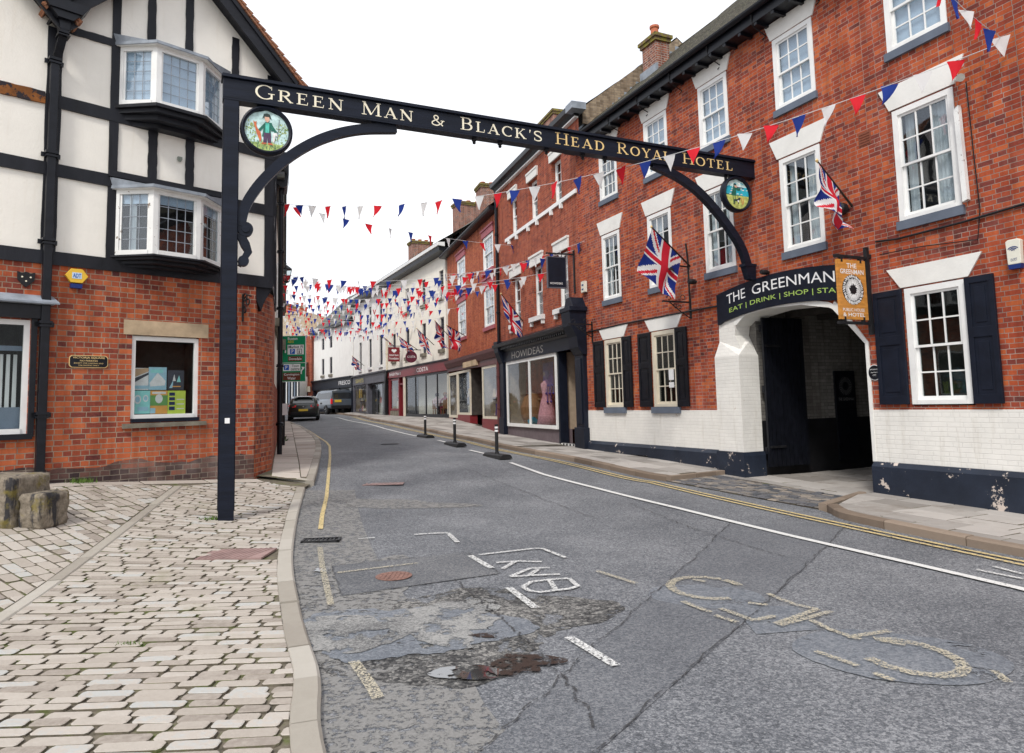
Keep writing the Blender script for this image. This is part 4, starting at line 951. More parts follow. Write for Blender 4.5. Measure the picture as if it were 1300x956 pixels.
# arched name board
def arcz(u, z): return z + .17*(1-((u-9.36)/1.66)**2) - .0
mb = MB(); mb.T = lambda x, y, z: (x, y, arcz(x, z)); n = 40; vs = []
for i in range(n+1):
    u = 7.70+(11.02-7.70)*i/n; zb = 3.12 if u < 10.9 else 3.10; vs += [(u, .07, zb), (u, .07, 3.72), (u, .0, zb), (u, .0, 3.72)]
mb.add(vs, [(4*i, 4*i+4, 4*i+5, 4*i+1) for i in range(n)]+[(4*i+1, 4*i+5, 4*i+7, 4*i+3) for i in range(n)]+[(4*i, 4*i+2, 4*i+6, 4*i+4) for i in range(n)]+[(0, 1, 3, 2), (4*n, 4*n+2, 4*n+3, 4*n+1)])
board = thing('name_board', 'long arched slate blue board with white lettering above the coach arch', 'sign', G, (9.36, 0, 3.1))
mb.build('board', m_navy, board)
mb = MB(); mb.T = lambda x, y, z: (x, y, arcz(x, z))
put_text(mb, 'THE', 10.20, 10.72, 3.43, 3.62, .0725, 0, .0); put_text(mb, 'GREENMAN', 8.12, 10.02, 3.43, 3.62, .0725, 0, .0)
mb.build('lettering', m_white_txt, board)
mb = MB(); mb.T = lambda x, y, z: (x, y, arcz(x, z)); put_text(mb, 'EAT | DRINK | SHOP | STAY', 7.98, 10.66, 3.22, 3.335, .0727, 0, .004); mb.build('lettering', m_green_txt, board)
# hanging sign by the arch
HP = G.perp(7.49)
q = HP.rect(1056, 342, 1099, 412); hu0, hu1 = .16, .16+.62; HS = thing('hanging_sign', 'orange wooden sign with round black and white emblem hanging beside the coach arch', 'hanging sign', G, (7.49, .1, 2.6))
hz0, hz1 = 2.78, 3.72
m_orange = plain('varnished_orange_board', (.55, .24, .05), .45, .25, 5, stretch=(1, 1, 4))
def hbuild(mb, name, mat, parent=None, **k):
    """geometry given in the projecting sign's frame, stored in the wall's frame"""
    mb.v = [(7.49-y, x, z) for x, y, z in mb.v]; return mb.build(name, mat, parent or HS, **k)
hbuild(MB().box(hu0, hu1, -.02, .02, hz0, hz1), 'board', m_orange)
hbuild(MB().box(.06, .12, -.03, .03, 2.55, 3.95).box(0, .06, -.02, .02, 2.68, 2.74).box(0, .06, -.02, .02, 3.78, 3.84).box(.12, hu1+.04, -.018, .018, hz1+.03, hz1+.075).box(.12, hu1+.04, -.018, .018, hz0-.075, hz0-.03).box(hu0+.08, hu0+.12, -.024, .024, hz1-.04, hz1+.03).box(hu1-.12, hu1-.08, -.024, .024, hz1-.04, hz1+.03).box(hu0+.08, hu0+.12, -.024, .024, hz0-.03, hz0+.04).box(hu1-.12, hu1-.08, -.024, .024, hz0-.03, hz0+.04), 'bracket', m_iron)
tx = MB(); put_text(tx, 'THE', hu0+.2, hu1-.2, hz1-.13, hz1-.055, .022, 0, .01); put_text(tx, 'GREENMAN', hu0+.05, hu1-.05, hz1-.225, hz1-.15, .022, 0, .01)
put_text(tx, 'PUBLIC HOUSE', hu0+.08, hu1-.06, hz0+.125, hz0+.175, .022, 0, .004); put_text(tx, '& HOTEL', hu0+.08, hu1-.06, hz0+.045, hz0+.105, .022, 0, .01)
cx, cz0, rr = (hu0+hu1)/2, (hz0+hz1)/2+.0, .235
R = random.Random(5)
for i in range(54):
    w = 2*pi*i/54; r0 = rr*R.uniform(.28, .42); r1 = rr*R.uniform(.66, .76); a = (cx+r0*cos(w), cz0+r0*1.05*sin(w)); b = (cx+r1*cos(w+.09), cz0+r1*1.05*sin(w+.09)); tx.strip([a, b], .010, .024, .026)
    r2_, r3 = rr*.78, rr*R.uniform(.9, .99); w2 = w+R.uniform(-.04, .04); tx.strip([(cx+r2_*cos(w2), cz0+r2_*1.05*sin(w2)), (cx+r3*cos(w2-.08), cz0+r3*1.05*sin(w2-.08))], .013, .024, .026)
hbuild(tx, 'lettering', m_white_txt)
em = MB(); em.T = lambda x, y, z: (x, y, z); em.lathe([(rr, .0205), (rr, .0235)], (cx, 0, cz0), 32, axis='y'); hbuild(em, 'emblem', m_black)
# poster board inside the passage
PF = G.perp(10.43); 
mb = MB(); q0 = PF.rect(1058, 470, 1089, 562); 
def inner(px, py):   # point on the passage's left wall
    r = ray(px, py); o_ = G.w(10.40); t = ((o_-E0) @ G.d)/(r @ G.d); P_ = E0+r*t; return float((P_-G.o) @ G.n), float(P_[2])
ia, ib = inner(1058, 471), inner(1089, 565)
ps = thing('notice_board', 'black poster board with pale round emblem on the passage wall', 'notice board', G, (10.4, ia[0], .4))
mb = MB(); mb.box(10.37, 10.425, ia[0], ib[0], ib[1]-.3, ia[1]); mb.build('board', m_black, ps)
y0, y1 = sorted((ia[0], ib[0])); mb = MB(); cy_ = (y0+y1)/2; cz_ = ia[1]-.32; pr = (y1-y0)*.33
for i in range(26):
    w = 2*pi*i/26; vs = []
    for rr_, dw in ((pr*.45, -.03), (pr*.45, .03), (pr, .06), (pr, .0)): vs.append((10.366, cy_+rr_*cos(w+dw), cz_+rr_*sin(w+dw)))
    mb.add(vs, [(0, 1, 2, 3)])
vs, fs, x0, x1, yy0, yy1 = text_geo('THE GREENMAN', .0)
sx = (y1-y0)*.8/(x1-x0); mb.add([(10.366, y1-(y1-y0)*.1-(x1-x)*sx if 0 else y1-(y1-y0)*.1-(x-x0)*sx, cz_-pr*1.6+(yv_-yy0)*.09) for x, yv_ in vs], fs)
mb.build('lettering', plain('grey_print', (.25, .25, .25), .6), ps)
# things on the inn's wall
pq = G.uv(1110, 473); pl = thing('oval_plaque', 'small black oval plaque with white rim between the arch and the shutter', 'plaque', G, (pq[0]-.02, .0, pq[1]))
mb = MB(); mb.v = []; 
def disc(mb, u, z, ru, rz_, v0, v1, n=32, m=0):
    pts = [(u+ru*cos(2*pi*k/n), z+rz_*sin(2*pi*k/n)) for k in range(n)]; return mb.slab(pts, v0, v1, m)
disc(MB(), pq[0]-.02, pq[1], .115, .125, .0, .022).build('rim', m_white_txt, pl); disc(MB(), pq[0]-.02, pq[1], .104, .114, .001, .027).build('face', m_black, pl)
mb = MB()
for k, (s_, w_) in enumerate((('JAMES BOSWELL', .15), ('stayed here in', .12), ('1777', .06))): put_text(mb, s_, pq[0]-.02-w_/2, pq[0]-.02+w_/2, pq[1]+.035-k*.045, pq[1]+.058-k*.045, .0285)
mb.build('lettering', m_white_txt, pl)
q = G.rect(1281, 306, 1301, 340); ab = thing('alarm_box', 'ivory alarm box with dark wireless symbol and blue base high on the brick', 'alarm box', G, (q[0], 0, q[2]))
mb = MB(); mb.slab([(q[0], q[2]+.06), (q[1], q[2]+.06), (q[1]+.01, q[3]-.02), (q[1]-.02, q[3]), (q[0]+.02, q[3]), (q[0]-.01, q[3]-.02)], 0, .075); mb.build('cover', m_plastic_w, ab, bevel=.008)
MB().slab([(q[0]+.01, q[2]), (q[1]-.01, q[2]), (q[1], q[2]+.06), (q[0], q[2]+.06)], 0, .073).build('strobe', m_plastic_b, ab)
mb = MB(); cx, cz0 = (q[0]+q[1])/2, q[3]-.16
for r in (.025, .05, .075): mb.strip([(cx+r*cos(w), cz0+r*.8*sin(w)) for w in np.linspace(radians(35), radians(145), 10)], .012, .076, .078)
put_text(mb, 'ON-SPOT', q[0]+.04, q[1]-.04, q[2]+.10, q[2]+.14, .077); mb.build('symbol', m_plastic_b, ab)
def floodlight(px, py, label):
    p = G.uv(px, py); t = thing('spotlight_pair' if 0 else 'spotlight', label, 'spotlight', G, (p[0], 0, p[1]))
    mb = MB(); u, z = p; mb.tube([(u, 0, z), (u, .12, z), (u-.04, .2, z-.03)], .015, 6); mb.build('arm', m_iron, t)
    m_ = plain('brushed_metal', (.5, .48, .44), .3, .1, 8, metal=.8)
    MB().tube([(u+.06, .10, z+.09), (u-.12, .24, z+.10)], [.035, .05], 12).tube([(u-.02, .18, z-.06), (u-.13, .26, z-.10)], [.03, .055], 12).build('lamp', m_, t)
floodlight(1222, 99, 'pair of small metal spotlights beside the white lintel of the upper right window')
def bulkhead(px, py, r, label):
    p = G.uv(px, py); t = thing('wall_lamp', label, 'lamp', G, (p[0], 0, p[1]))
    MB().lathe([(r*.6, 0), (r*.6, .05), (r, .06), (r, .16), (r*.7, .2)], (p[0], 0, p[1]), 16, axis='y').build('housing', m_iron, t); return t
bulkhead(883.5, 358, .06, 'small round black lamp on the brick right of the large flag')
bulkhead(976, 346, .05, 'small black box lamp above the middle of the arched name board')
p = G.uv(976, 346)
# ------------------------------------------------------------------ sign spanning the street
sg = thing('street_spanning_sign', 'black timber gallows sign with gold lettering spanning the whole street on one tall post', 'sign', S, (0, 0, .1))
mb = MB(); mb.box(-.095, .095, -.095, .095, -.2, 5.86); 
for x in (-.1, .1): mb.box(x-.004, x+.004, -.07, .07, .3, 5.8)
mb.build('post', m_signblack, sg, bevel=.006)
mb = MB(); mb.box(-9.46, .11, -.11, .09, 5.86, 6.14); bm_ = mb.build('beam', m_signblack, sg, bevel=.006)
mb = MB(); mb.box(-9.48, .13, -.13, .13, 6.145, 6.17); mb.box(-9.47, .12, -.12, .115, 6.17, 6.195); mb.build('beam_capping', m_signblack, sg)
mb = MB(); mb.box(-9.46, .11, -.08, .10, 5.835, 5.857); mb.build('beam_moulding', m_signblack, sg)
def brace(pts, w, name='curved_brace'):
    mb = MB(); P = resample(np.array(pts), 40); mb.strip(P.tolist(), w, -.055, .055); return mb.build(name, m_signblack, sg)
def crv(pts, n=40):
    q = [np.array(p, float) for p in pts]; return smooth_line(q, .08)
brace(crv([(-.13, 4.1), (-.21, 4.42), (-.44, 4.80), (-.82, 5.20), (-1.25, 5.50), (-1.75, 5.70), (-2.32, 5.80)]), .135)
brace(crv([(-7.05, 5.84), (-7.60, 5.68), (-8.05, 5.46), (-8.45, 5.14), (-8.80, 4.78), (-9.05, 4.44), (-9.17, 4.12)]), .145)
# carved scroll under the left brace, iron shoe under the right one
mb = MB(); disc(mb, -.20, 4.06, .10, .10, -.05, .05); disc(mb, -.20, 4.06, .05, .05, -.065, .065); mb.strip([(-.13, 4.0), (-.20, 3.85), (-.24, 3.75), (-.17, 3.62), (-.13, 3.55)], [.10, .12, .10, .07, .05], -.045, .045); disc(mb, -.18, 3.62, .07, .07, -.05, .05)
mb.build('carved_scroll', m_signblack, sg)
mb = MB(); mb.slab([(-9.30, 3.84), (-9.14, 3.86), (-9.09, 4.02), (-9.06, 4.10), (-9.32, 4.10)], -.07, .07); mb.box(-9.33, -9.04, -.08, .08, 4.10, 4.15); mb.build('corbel', m_signblack, sg)
for x in (-3.6, -4.05, -4.9, -5.6, -6.05): MB().box(x-.03, x+.03, -.03, .03, 5.79, 5.836).lathe([(.02, 0), (.03, .02), (.01, .05)], (x, 0, 5.745), 8).build('lamp_fitting', m_iron, sg)
for x in (-.35, -8.75): MB().box(x-.02, x+.02, -.02, .02, 5.6, 5.84).build('hanger', m_iron, sg)
# serif letters drawn with strokes
T_, t_ = .185, .065
def A_(cx, cy, rx, ry, a0, a1, n=18): return [(cx+rx*cos(w), cy+ry*sin(w)) for w in np.linspace(radians(a0), radians(a1), n)]
def arcw(cx, cy, rx, ry, a0, a1, n=18): return [t_+(T_-t_)*abs(cos(w))**1.3 for w in np.linspace(radians(a0), radians(a1), n)]
def stem(x, h0=0, h1_=1, w=T_): return [([(x, h0), (x, h1_)], w)]
def ser(x, y, w=.17): return [([(x-w, y), (x+w, y)], t_)]
def gl_(ch):
    if ch == 'H': return .86, stem(.14)+stem(.72)+[([(.14, .5), (.72, .5)], t_)]+ser(.14, .03)+ser(.14, .97)+ser(.72, .03)+ser(.72, .97)
    if ch == 'E': return .72, stem(.16)+[([(0, .97), (.60, .97)], t_), ([(0, .03), (.64, .03)], t_), ([(.16, .51), (.46, .51)], t_), ([(.59, .98), (.57, .76)], .05), ([(.62, .02), (.65, .26)], .05), ([(.46, .62), (.46, .40)], .05)]
    if ch == 'L': return .68, stem(.16)+ser(.16, .97)+[([(0, .03), (.62, .03)], t_), ([(.60, .02), (.64, .30)], .06)]
    if ch == 'T': return .74, stem(.37)+ser(.37, .03)+[([(.02, .97), (.72, .97)], t_), ([(.03, .98), (.0, .74)], .05), ([(.71, .98), (.74, .74)], .05)]
    if ch in 'RB':
        g = stem(.16)+[([(0, .97), (.38, .97)], t_), ([(.16, .53), (.38, .53)], t_), (A_(.36, .75, .25, .22, 90, -90), arcw(.36, .75, .25, .22, 90, -90))]
        if ch == 'R': return .84, g+ser(.16, .03)+[([(.36, .53), (.74, .02)], T_*.9), ([(.64, .03), (.86, .03)], t_)]
        return .76, g+[([(0, .03), (.40, .03)], t_), (A_(.38, .28, .28, .25, 90, -90), arcw(.38, .28, .28, .25, 90, -90))]
    if ch == 'D': return .84, stem(.16)+[([(0, .97), (.36, .97)], t_), ([(0, .03), (.36, .03)], t_), (A_(.34, .5, .40, .47, 90, -90), arcw(.34, .5, .4, .47, 90, -90))]
    if ch in 'GC':
        g = [(A_(.46, .5, .40, .48, 48, 312), arcw(.46, .5, .40, .48, 48, 312)), ([(.76, .96), (.76, .70)], .05)]
        return (.88, g+[([(.76, .05), (.76, .42)], T_*.85), ([(.60, .42), (.90, .42)], t_)]) if ch == 'G' else (.80, g)
    if ch == 'O': return .90, [(A_(.45, .5, .39, .47, 0, 360, 30), arcw(.45, .5, .4, .47, 0, 360, 30))]
    if ch == 'N': return .90, stem(.14, w=t_*1.2)+stem(.76, w=t_*1.2)+[([(.12, .97), (.76, .03)], T_)]+ser(.12, .97, .12)+ser(.14, .03, .13)+ser(.76, .97, .13)
    if ch == 'M': return 1.04, stem(.12, w=t_*1.2)+stem(.90, w=T_)+[([(.12, .97), (.50, .06)], T_), ([(.50, .06), (.90, .97)], t_)]+ser(.12, .97, .1)+ser(.12, .03, .13)+ser(.90, .97, .12)+ser(.90, .03, .16)
    if ch == 'A': return .86, [([(.10, .02), (.42, 1)], t_), ([(.40, 1), (.74, .02)], T_), ([(.20, .34), (.62, .34)], t_)]+ser(.10, .03, .12)+ser(.74, .03, .15)
    if ch == 'K': return .86, stem(.16)+ser(.16, .97)+ser(.16, .03)+[([(.22, .42), (.66, .97)], t_), ([(.36, .56), (.74, .02)], T_*.9)]+ser(.66, .97, .12)+ser(.76, .03, .13)
    if ch == 'Y': return .82, stem(.42, 0, .48)+[([(.42, .46), (.12, .97)], T_*.9), ([(.42, .46), (.72, .97)], t_)]+ser(.12, .97, .13)+ser(.72, .97, .12)+ser(.42, .03)
    if ch == 'S':
        P = [(.60, .76), (.58, .92), (.36, .985), (.14, .90), (.10, .72), (.24, .57), (.46, .46), (.62, .28), (.56, .09), (.34, .015), (.12, .08), (.09, .27)]; P = smooth_line([np.array(p) for p in P], .06).tolist()
        return .72, [(P, [.06+.09*sin(pi*i/(len(P)-1)) for i in range(len(P))]), ([(.61, .97), (.61, .72)], .04), ([(.08, .03), (.08, .30)], .04)]
    if ch == '&':
        P = [(.78, .48), (.66, .24), (.42, .03), (.16, .08), (.10, .28), (.26, .48), (.46, .64), (.48, .84), (.36, .97), (.22, .86), (.26, .66), (.44, .40), (.78, .03)]; P = smooth_line([np.array(p) for p in P], .06).tolist()
        return .90, [(P, .10), ([(.64, .50), (.88, .50)], t_)]
    if ch == "'": return .26, [([(.12, 1.02), (.08, .70)], [.13, .04])]
    return .4, []
def word(mb, s_, u0, u1, z0, h, big=1.22):
    """letters of word s_ from u0 (viewer's left) to u1"""
    W = [gl_(c_)[0]*(big if i == 0 and len(s_) > 1 else 1)+.22 for i, c_ in enumerate(s_)]; W = [w if c_ != "'" else w*.8 for w, c_ in zip(W, s_)]
    k = (u0-u1)/(sum(W)-.22); x = 0; j = 0
    for i, c_ in enumerate(s_):
        sc = big if i == 0 and len(s_) > 1 else 1
        for P, w in gl_(c_)[1]:
            hh = h*sc; j += 1; ww = [q*h*.98 for q in w] if isinstance(w, list) else w*h*.98
            Q = [(u0-(x+px_*sc)*k, z0+py_*hh) for px_, py_ in P]; mb.strip(Q, ww, .088, .0925+.0003*(j % 9))
        x += W[i]
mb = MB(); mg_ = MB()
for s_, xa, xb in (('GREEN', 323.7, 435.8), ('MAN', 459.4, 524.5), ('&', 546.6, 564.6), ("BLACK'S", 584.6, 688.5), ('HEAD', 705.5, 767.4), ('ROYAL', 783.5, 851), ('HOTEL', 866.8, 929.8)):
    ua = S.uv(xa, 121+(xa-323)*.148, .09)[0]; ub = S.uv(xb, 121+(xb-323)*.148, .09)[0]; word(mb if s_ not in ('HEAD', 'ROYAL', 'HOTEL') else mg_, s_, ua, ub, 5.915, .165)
mb.build('lettering', m_gold2, sg); mg_.build('lettering', m_gold, sg)  # one gold throughout; sky reflection on the left words is put into the colour
# round painted pictures, framed in black
def paint(name, c_): return plain(name, c_, .6, .35, 12)
m_psky = paint('painted_pale_sky', (.55, .78, .74)); m_pgrass = plain('painted_meadow', (.34, .46, .16), .6, .75, 22, bump=0); m_pcoat = paint('painted_dark_green', (.02, .14, .10)); m_pvest = paint('painted_turquoise', (.10, .52, .42)); m_pskin = paint('painted_skin', (.75, .45, .33)); m_pdeer = paint('painted_fox_red', (.60, .16, .07)); m_pplum = paint('painted_plum', (.09, .05, .10)); m_psea = paint('painted_blue_water', (.03, .42, .55)); m_pfield = plain('painted_yellow_field', (.50, .55, .16), .6, .4, 18); m_phat = paint('painted_black', (.03, .05, .045)); m_pwhite = paint('painted_white', (.8, .8, .75)); m_pleaf = plain('painted_leaves', (.22, .32, .10), .6, .7, 30)
PM = [m_psky, m_pgrass, m_pcoat, m_pvest, m_pskin, m_pdeer, m_pplum, m_psea, m_pfield, m_phat, m_pwhite, m_pleaf]
def roundel(u, z, r, which):
    fr = MB(); n = 40; pr = [(r, -.05), (r*1.02, 0), (r, .07), (r*.93, .085), (r*.86, .07), (r*.84, .03)]; vs = []
    for rr_, y in pr:
        for k in range(n): w = 2*pi*k/n; vs.append((u+rr_*cos(w), y, z+rr_*1.0*sin(w)))
    fr.add(vs, [(i*n+k, i*n+(k+1) % n, (i+1)*n+(k+1) % n, (i+1)*n+k) for i in range(len(pr)-1) for k in range(n)] + [tuple(range(n))])
    fo = fr.build('round_frame', m_signblack, sg, smooth=False)
    p = MB(); ir = r*.845; lay = [.032]
    def q(pts, m, dz=.0004):
        lay[0] += dz; p.add([(u-x*ir, lay[0], z+y*ir) for x, y in pts], [tuple(range(len(pts)))], m)
    def seg(y0, y1, m):
        ys_ = np.linspace(y0, y1, 12); q([(-sqrt(max(0, 1-y*y)), y) for y in ys_]+[(sqrt(max(0, 1-y*y)), y) for y in ys_[::-1]], m)
    R = random.Random(which+3)
    if which == 0:
        seg(-.999, .999, 0)
        for i in range(210):      # leaves and meadow around the edges
            a = R.uniform(pi*.93, 2.07*pi) if i % 3 else R.choice((R.uniform(-.1, .55), R.uniform(pi-.55, pi+.1))); d = R.uniform(.55, .95)
            x, y = d*cos(a), d*sin(a)-(0 if i % 3 else 0); s_ = R.uniform(.03, .075); an = R.uniform(0, 3)
            if abs(x) < .3 and y > -.6: continue
            q([(x, y), (x+s_*cos(an), y+s_*sin(an)), (x+s_*1.9*cos(an+.35), y+s_*1.9*sin(an+.35)), (x+s_*cos(an+.8), y+s_*sin(an+.8))], R.choice((1, 11, 11, 8)), .00002)
        seg(-.999, -.62, 1)
        for i in range(60):
            x = R.uniform(-.8, .8); y = R.uniform(-.86, -.5)
            if x*x+y*y > .9: continue
            q([(x-.02, y-.1), (x+.02, y-.1), (x+R.uniform(-.05, .05), y+.14)], R.choice((1, 11, 2, 8)), .00002)
        q([(-.26, .05), (-.08, .42), (.22, .42), (.34, .02), (.20, .0), (.16, .18), (.20, -.30), (.02, -.38), (-.22, -.30), (-.14, .15)], 2); q([(.20, .38), (.42, .06), (.50, -.02), (.40, -.10), (.30, .02), (.16, .2)], 2); q([(-.12, .36), (-.30, .12), (-.40, .0), (-.32, -.08), (-.2, .06), (-.06, .22)], 2)
        q([(-.07, .38), (.11, .38), (.10, -.12), (-.06, -.12)], 3); q([(-.14, -.10), (.18, -.10), (.20, -.60), (.05, -.60), (.02, -.28), (0, -.60), (-.16, -.60)], 6)
        q([(-.20, -.60), (-.02, -.60), (-.02, -.68), (-.26, -.68)], 5); q([(.06, -.60), (.24, -.60), (.30, -.68), (.06, -.68)], 5)
        q([(-.10, .72), (.10, .72), (.12, .52), (.02, .40), (-.10, .52)], 4); q([(-.22, .56), (-.18, .66), (-.14, .82), (.0, .86), (.13, .82), (.18, .66), (.23, .56), (.14, .62), (.10, .68), (-.10, .68), (-.14, .62)], 9)
        q([(-.62, .42), (-.54, .36), (-.46, .42), (-.48, .24), (-.42, .06), (-.28, -.12), (-.24, -.42), (-.30, -.62), (-.36, -.40), (-.46, -.20), (-.54, .10), (-.58, .26)], 5)
        q([(.56, .62), (.58, .62), (.48, -.5), (.46, -.5)], 6); q([(.26, -.1), (.44, -.05), (.5, -.24), (.4, -.2), (.34, -.55), (.28, -.55)], 10)
    else:
        seg(-.999, .999, 0); seg(-.1, .5, 7); seg(-.999, -.08, 8); q([(-.95, -.02), (.98, -.08), (.98, -.13), (-.95, -.08)], 2)
        for i in range(40):
            x = R.uniform(-.8, .8); y = R.uniform(-.1, .8)
            if x*x+y*y > .85: continue
            q([(x, y), (x+.2, y+.02), (x+.16, y+.09), (x+.03, y+.07)], R.choice((0, 7, 10)), .00002)
        seg(-.999, -.09, 8)
        q([(-.5, -.05), (-.34, .3), (-.28, .55), (-.1, .62), (.0, .48), (.18, .40), (.34, .42), (.30, .28), (.1, .22), (-.05, .3), (-.08, -.02), (-.06, -.12), (-.44, -.12)], 2)
        q([(-.2, .56), (-.02, .60), (.06, .50), (-.02, .42), (-.14, .44)], 4); q([(-.28, .60), (-.22, .72), (-.05, .68), (.0, .60)], 9); q([(.02, .50), (.62, .46), (.62, .43), (.02, .44)], 6)
        q([(-.38, -.12), (-.28, -.12), (-.26, -.7), (-.36, -.7)], 11); q([(-.2, -.12), (-.1, -.12), (-.12, -.6), (-.22, -.6)], 11)
        q([(-.30, -.36), (.0, -.34), (.16, -.2), (.3, -.22), (.26, -.34), (.14, -.44), (.12, -.66), (.06, -.66), (.04, -.48), (-.2, -.48), (-.24, -.7), (-.3, -.7), (-.32, -.5)], 9); q([(.02, -.4), (.14, -.4), (.12, -.55), (.02, -.52)], 10)
        q([(.3, -.2), (.36, -.2), (.44, -.7), (.40, -.7)], 5); q([(.5, -.24), (.55, -.22), (.5, -.62), (.46, -.62)], 5)
    p.build('painted_picture', PM, fo, fix=False)
roundel(-.465, 5.485, .345, 0); roundel(-8.975, 5.49, .345, 1)
MB().box(-.03, .03, .096, .100, 1.43, 1.50).build('white_sticker', m_white_txt, sg)
# ------------------------------------------------------------------ timbered corner house (left)
ch = thing('timbered_house', 'black and cream timbered corner house over orange brick with two bay windows', 'house', L, (-3, 0, .3))
UC = -6.0
mb = MB(); wall(mb, -5.68, 3.0, -.4, 3.87, [(-4.68, -3.62, 1.5, 2.86), (-2.24, 1.2, 1.33, 3.0)], depth=.12)
ch_e = -5.68
sx_, sy_ = SW.o[:2]
def Lxy(p): d = np.array(p[:2])-L.o[:2]; return float(d @ L.d[:2]), float(d @ L.n[:2])
s1 = Lxy(SW.w(-.85)); s2 = Lxy(SW.w(-3.6)); 
mb.add([(ch_e, 0, -.4), (ch_e, 0, 3.87), (s1[0], s1[1], 3.87), (s1[0], s1[1], -.4)], [(0, 1, 2, 3)])
mb.add([(s1[0], s1[1], -.4), (s1[0], s1[1], 3.87), (s2[0], s2[1], 3.87), (s2[0], s2[1], -.4)], [(0, 1, 2, 3)])
mb.build('brick_wall', m_brick_corner, ch)
mb = MB()   # sooty courses at the foot
mb.T = None
def foot(a, b, z1, v=.004):
    n = 30; vs = []; R = random.Random(4)
    for i in range(n+1):
        t = i/n; x = a[0]+(b[0]-a[0])*t; y = a[1]+(b[1]-a[1])*t+0; zt = z1+.04*sin(i*.5)+R.uniform(-.03, .03); vs += [(x, y+v, -.4), (x, y+v, zt)]
    fs = []
    for i in range(n): fs.append((2*i, 2*i+2, 2*i+3, 2*i+1))
    mb.add(vs, fs)
foot((-5.68, 0), (-1.9, 0), .80); mb.build('sooty_courses', m_brick_sooty, ch)
# plaster
GP = (-4.25, 9.62)
def ghole(z): return z
mb = MB()
mb.slab([(UC, 3.9), (-2.42, 3.9), (-2.42, 7.62), (GP[0], GP[1]), (UC, 7.95)], -.10, -.012)
mb.slab([(-2.42, 3.9), (3, 3.9), (3, 11.2), (-.6, 9.6), (-2.42, 7.62)], -.10, -.0125)
a0 = Lxy(SW.w(0)); a1 = Lxy(SW.w(-3.6))
mb.add([(a0[0], a0[1]-.01, 3.9), (a1[0], a1[1], 3.9), (a1[0], a1[1], 8.0), (a0[0], a0[1]-.01, 8.0)], [(0, 1, 2, 3)])
mb.build('plaster_panels', m_cream, ch)
# timbers
tb = MB(); R = random.Random(12)
def beam(mb, u0, z0, u1, z1, w, v=.02, n=14, jit=.012):
    P = [(u0+(u1-u0)*i/n, z0+(z1-z0)*i/n) for i in range(n+1)]; W = [w+R.uniform(-jit, jit) for _ in P]; mb.strip(P, W, -.03, v)
def hb(z0, z1, u0=UC, u1=3., v=.022): beam(tb, u0, (z0+z1)/2, u1, (z0+z1)/2, z1-z0, v)
hb(3.86, 4.07, v=.03); hb(5.24, 5.44); hb(6.33, 6.53, u1=-2.42)
beam(tb, -.9, 6.45, 3, 6.45, .2, .022)
tm = [(-3.265, .13, 3.95, 8.5), (-5.92, .16, 3.95, 7.9), (-2.42, .20, 3.95, 7.6), (-3.86, .14, 5.3, 6.45), (-4.465, .14, 5.3, 6.45), (-3.80, .13, 7.7, 8.9), (-4.42, .13, 7.7, 9.3), (-5.25, .13, 7.6, 8.5), (-1.2, .15, 4.0, 8.6), (0.2, .15, 4, 9.4), (1.6, .15, 4, 9.5)]
for u, w, za, zb in tm: beam(tb, u, za, u, zb, w, .016)
beam(tb, -2.42, 7.64, -3.25, 7.66, .12, .018); beam(tb, -5.3, 7.66, -5.95, 7.66, .14, .018); beam(tb, -3.25, 7.60, -5.3, 7.62, .10, .017)
tb.build('timber_frame', m_timber, ch)
rt = MB(); beam(rt, -2.31, 6.44, -1.0, 6.42, .19, .024); rt.build('rotten_beam', m_rotten, ch)
mb = MB()   # side timbers beyond the corner
for z in (3.96, 5.34, 6.44): mb.add([(a0[0]-.02, a0[1], z-.1), (a1[0]-.02, a1[1], z-.1), (a1[0]-.02, a1[1], z+.1), (a0[0]-.02, a0[1], z+.1)], [(0, 1, 2, 3)])
for s_ in (.0, 1.2, 2.4, 3.5): p = Lxy(SW.w(-s_)); mb.box(p[0]-.03, p[0]+.12, p[1]-.12, p[1]+.0, 3.9, 8.0)
mb.build('timber_frame', m_timber, ch)
# carved bracket under the jetty at the corner
MB().slab([(-6.02, 3.87), (-5.66, 3.87), (-5.72, 3.6), (-5.80, 3.42), (-5.86, 3.6)], -.35, -.02).build('jetty_bracket', m_timber, ch)
# barge boards, roofs
def barge(mb, u0, z0, u1, z1, w, v0, v1): mb.strip([(u0, z0), (u1, z1)], w, v0, v1)
mb = MB(); barge(mb, UC-.32, 7.70, GP[0], GP[1]+.02, .26, .26, .31); barge(mb, -2.30, 7.62, GP[0], GP[1]+.02, .26, .26, .31); barge(mb, UC-.32, 7.84, GP[0], GP[1]+.16, .07, .29, .34); barge(mb, -2.30, 7.76, GP[0], GP[1]+.16, .07, .29, .34)
barge(mb, -2.55, 7.50, -.3, 9.9, .26, .26, .31); barge(mb, -.3, 9.9, 2.0, 7.9, .26, .26, .31)
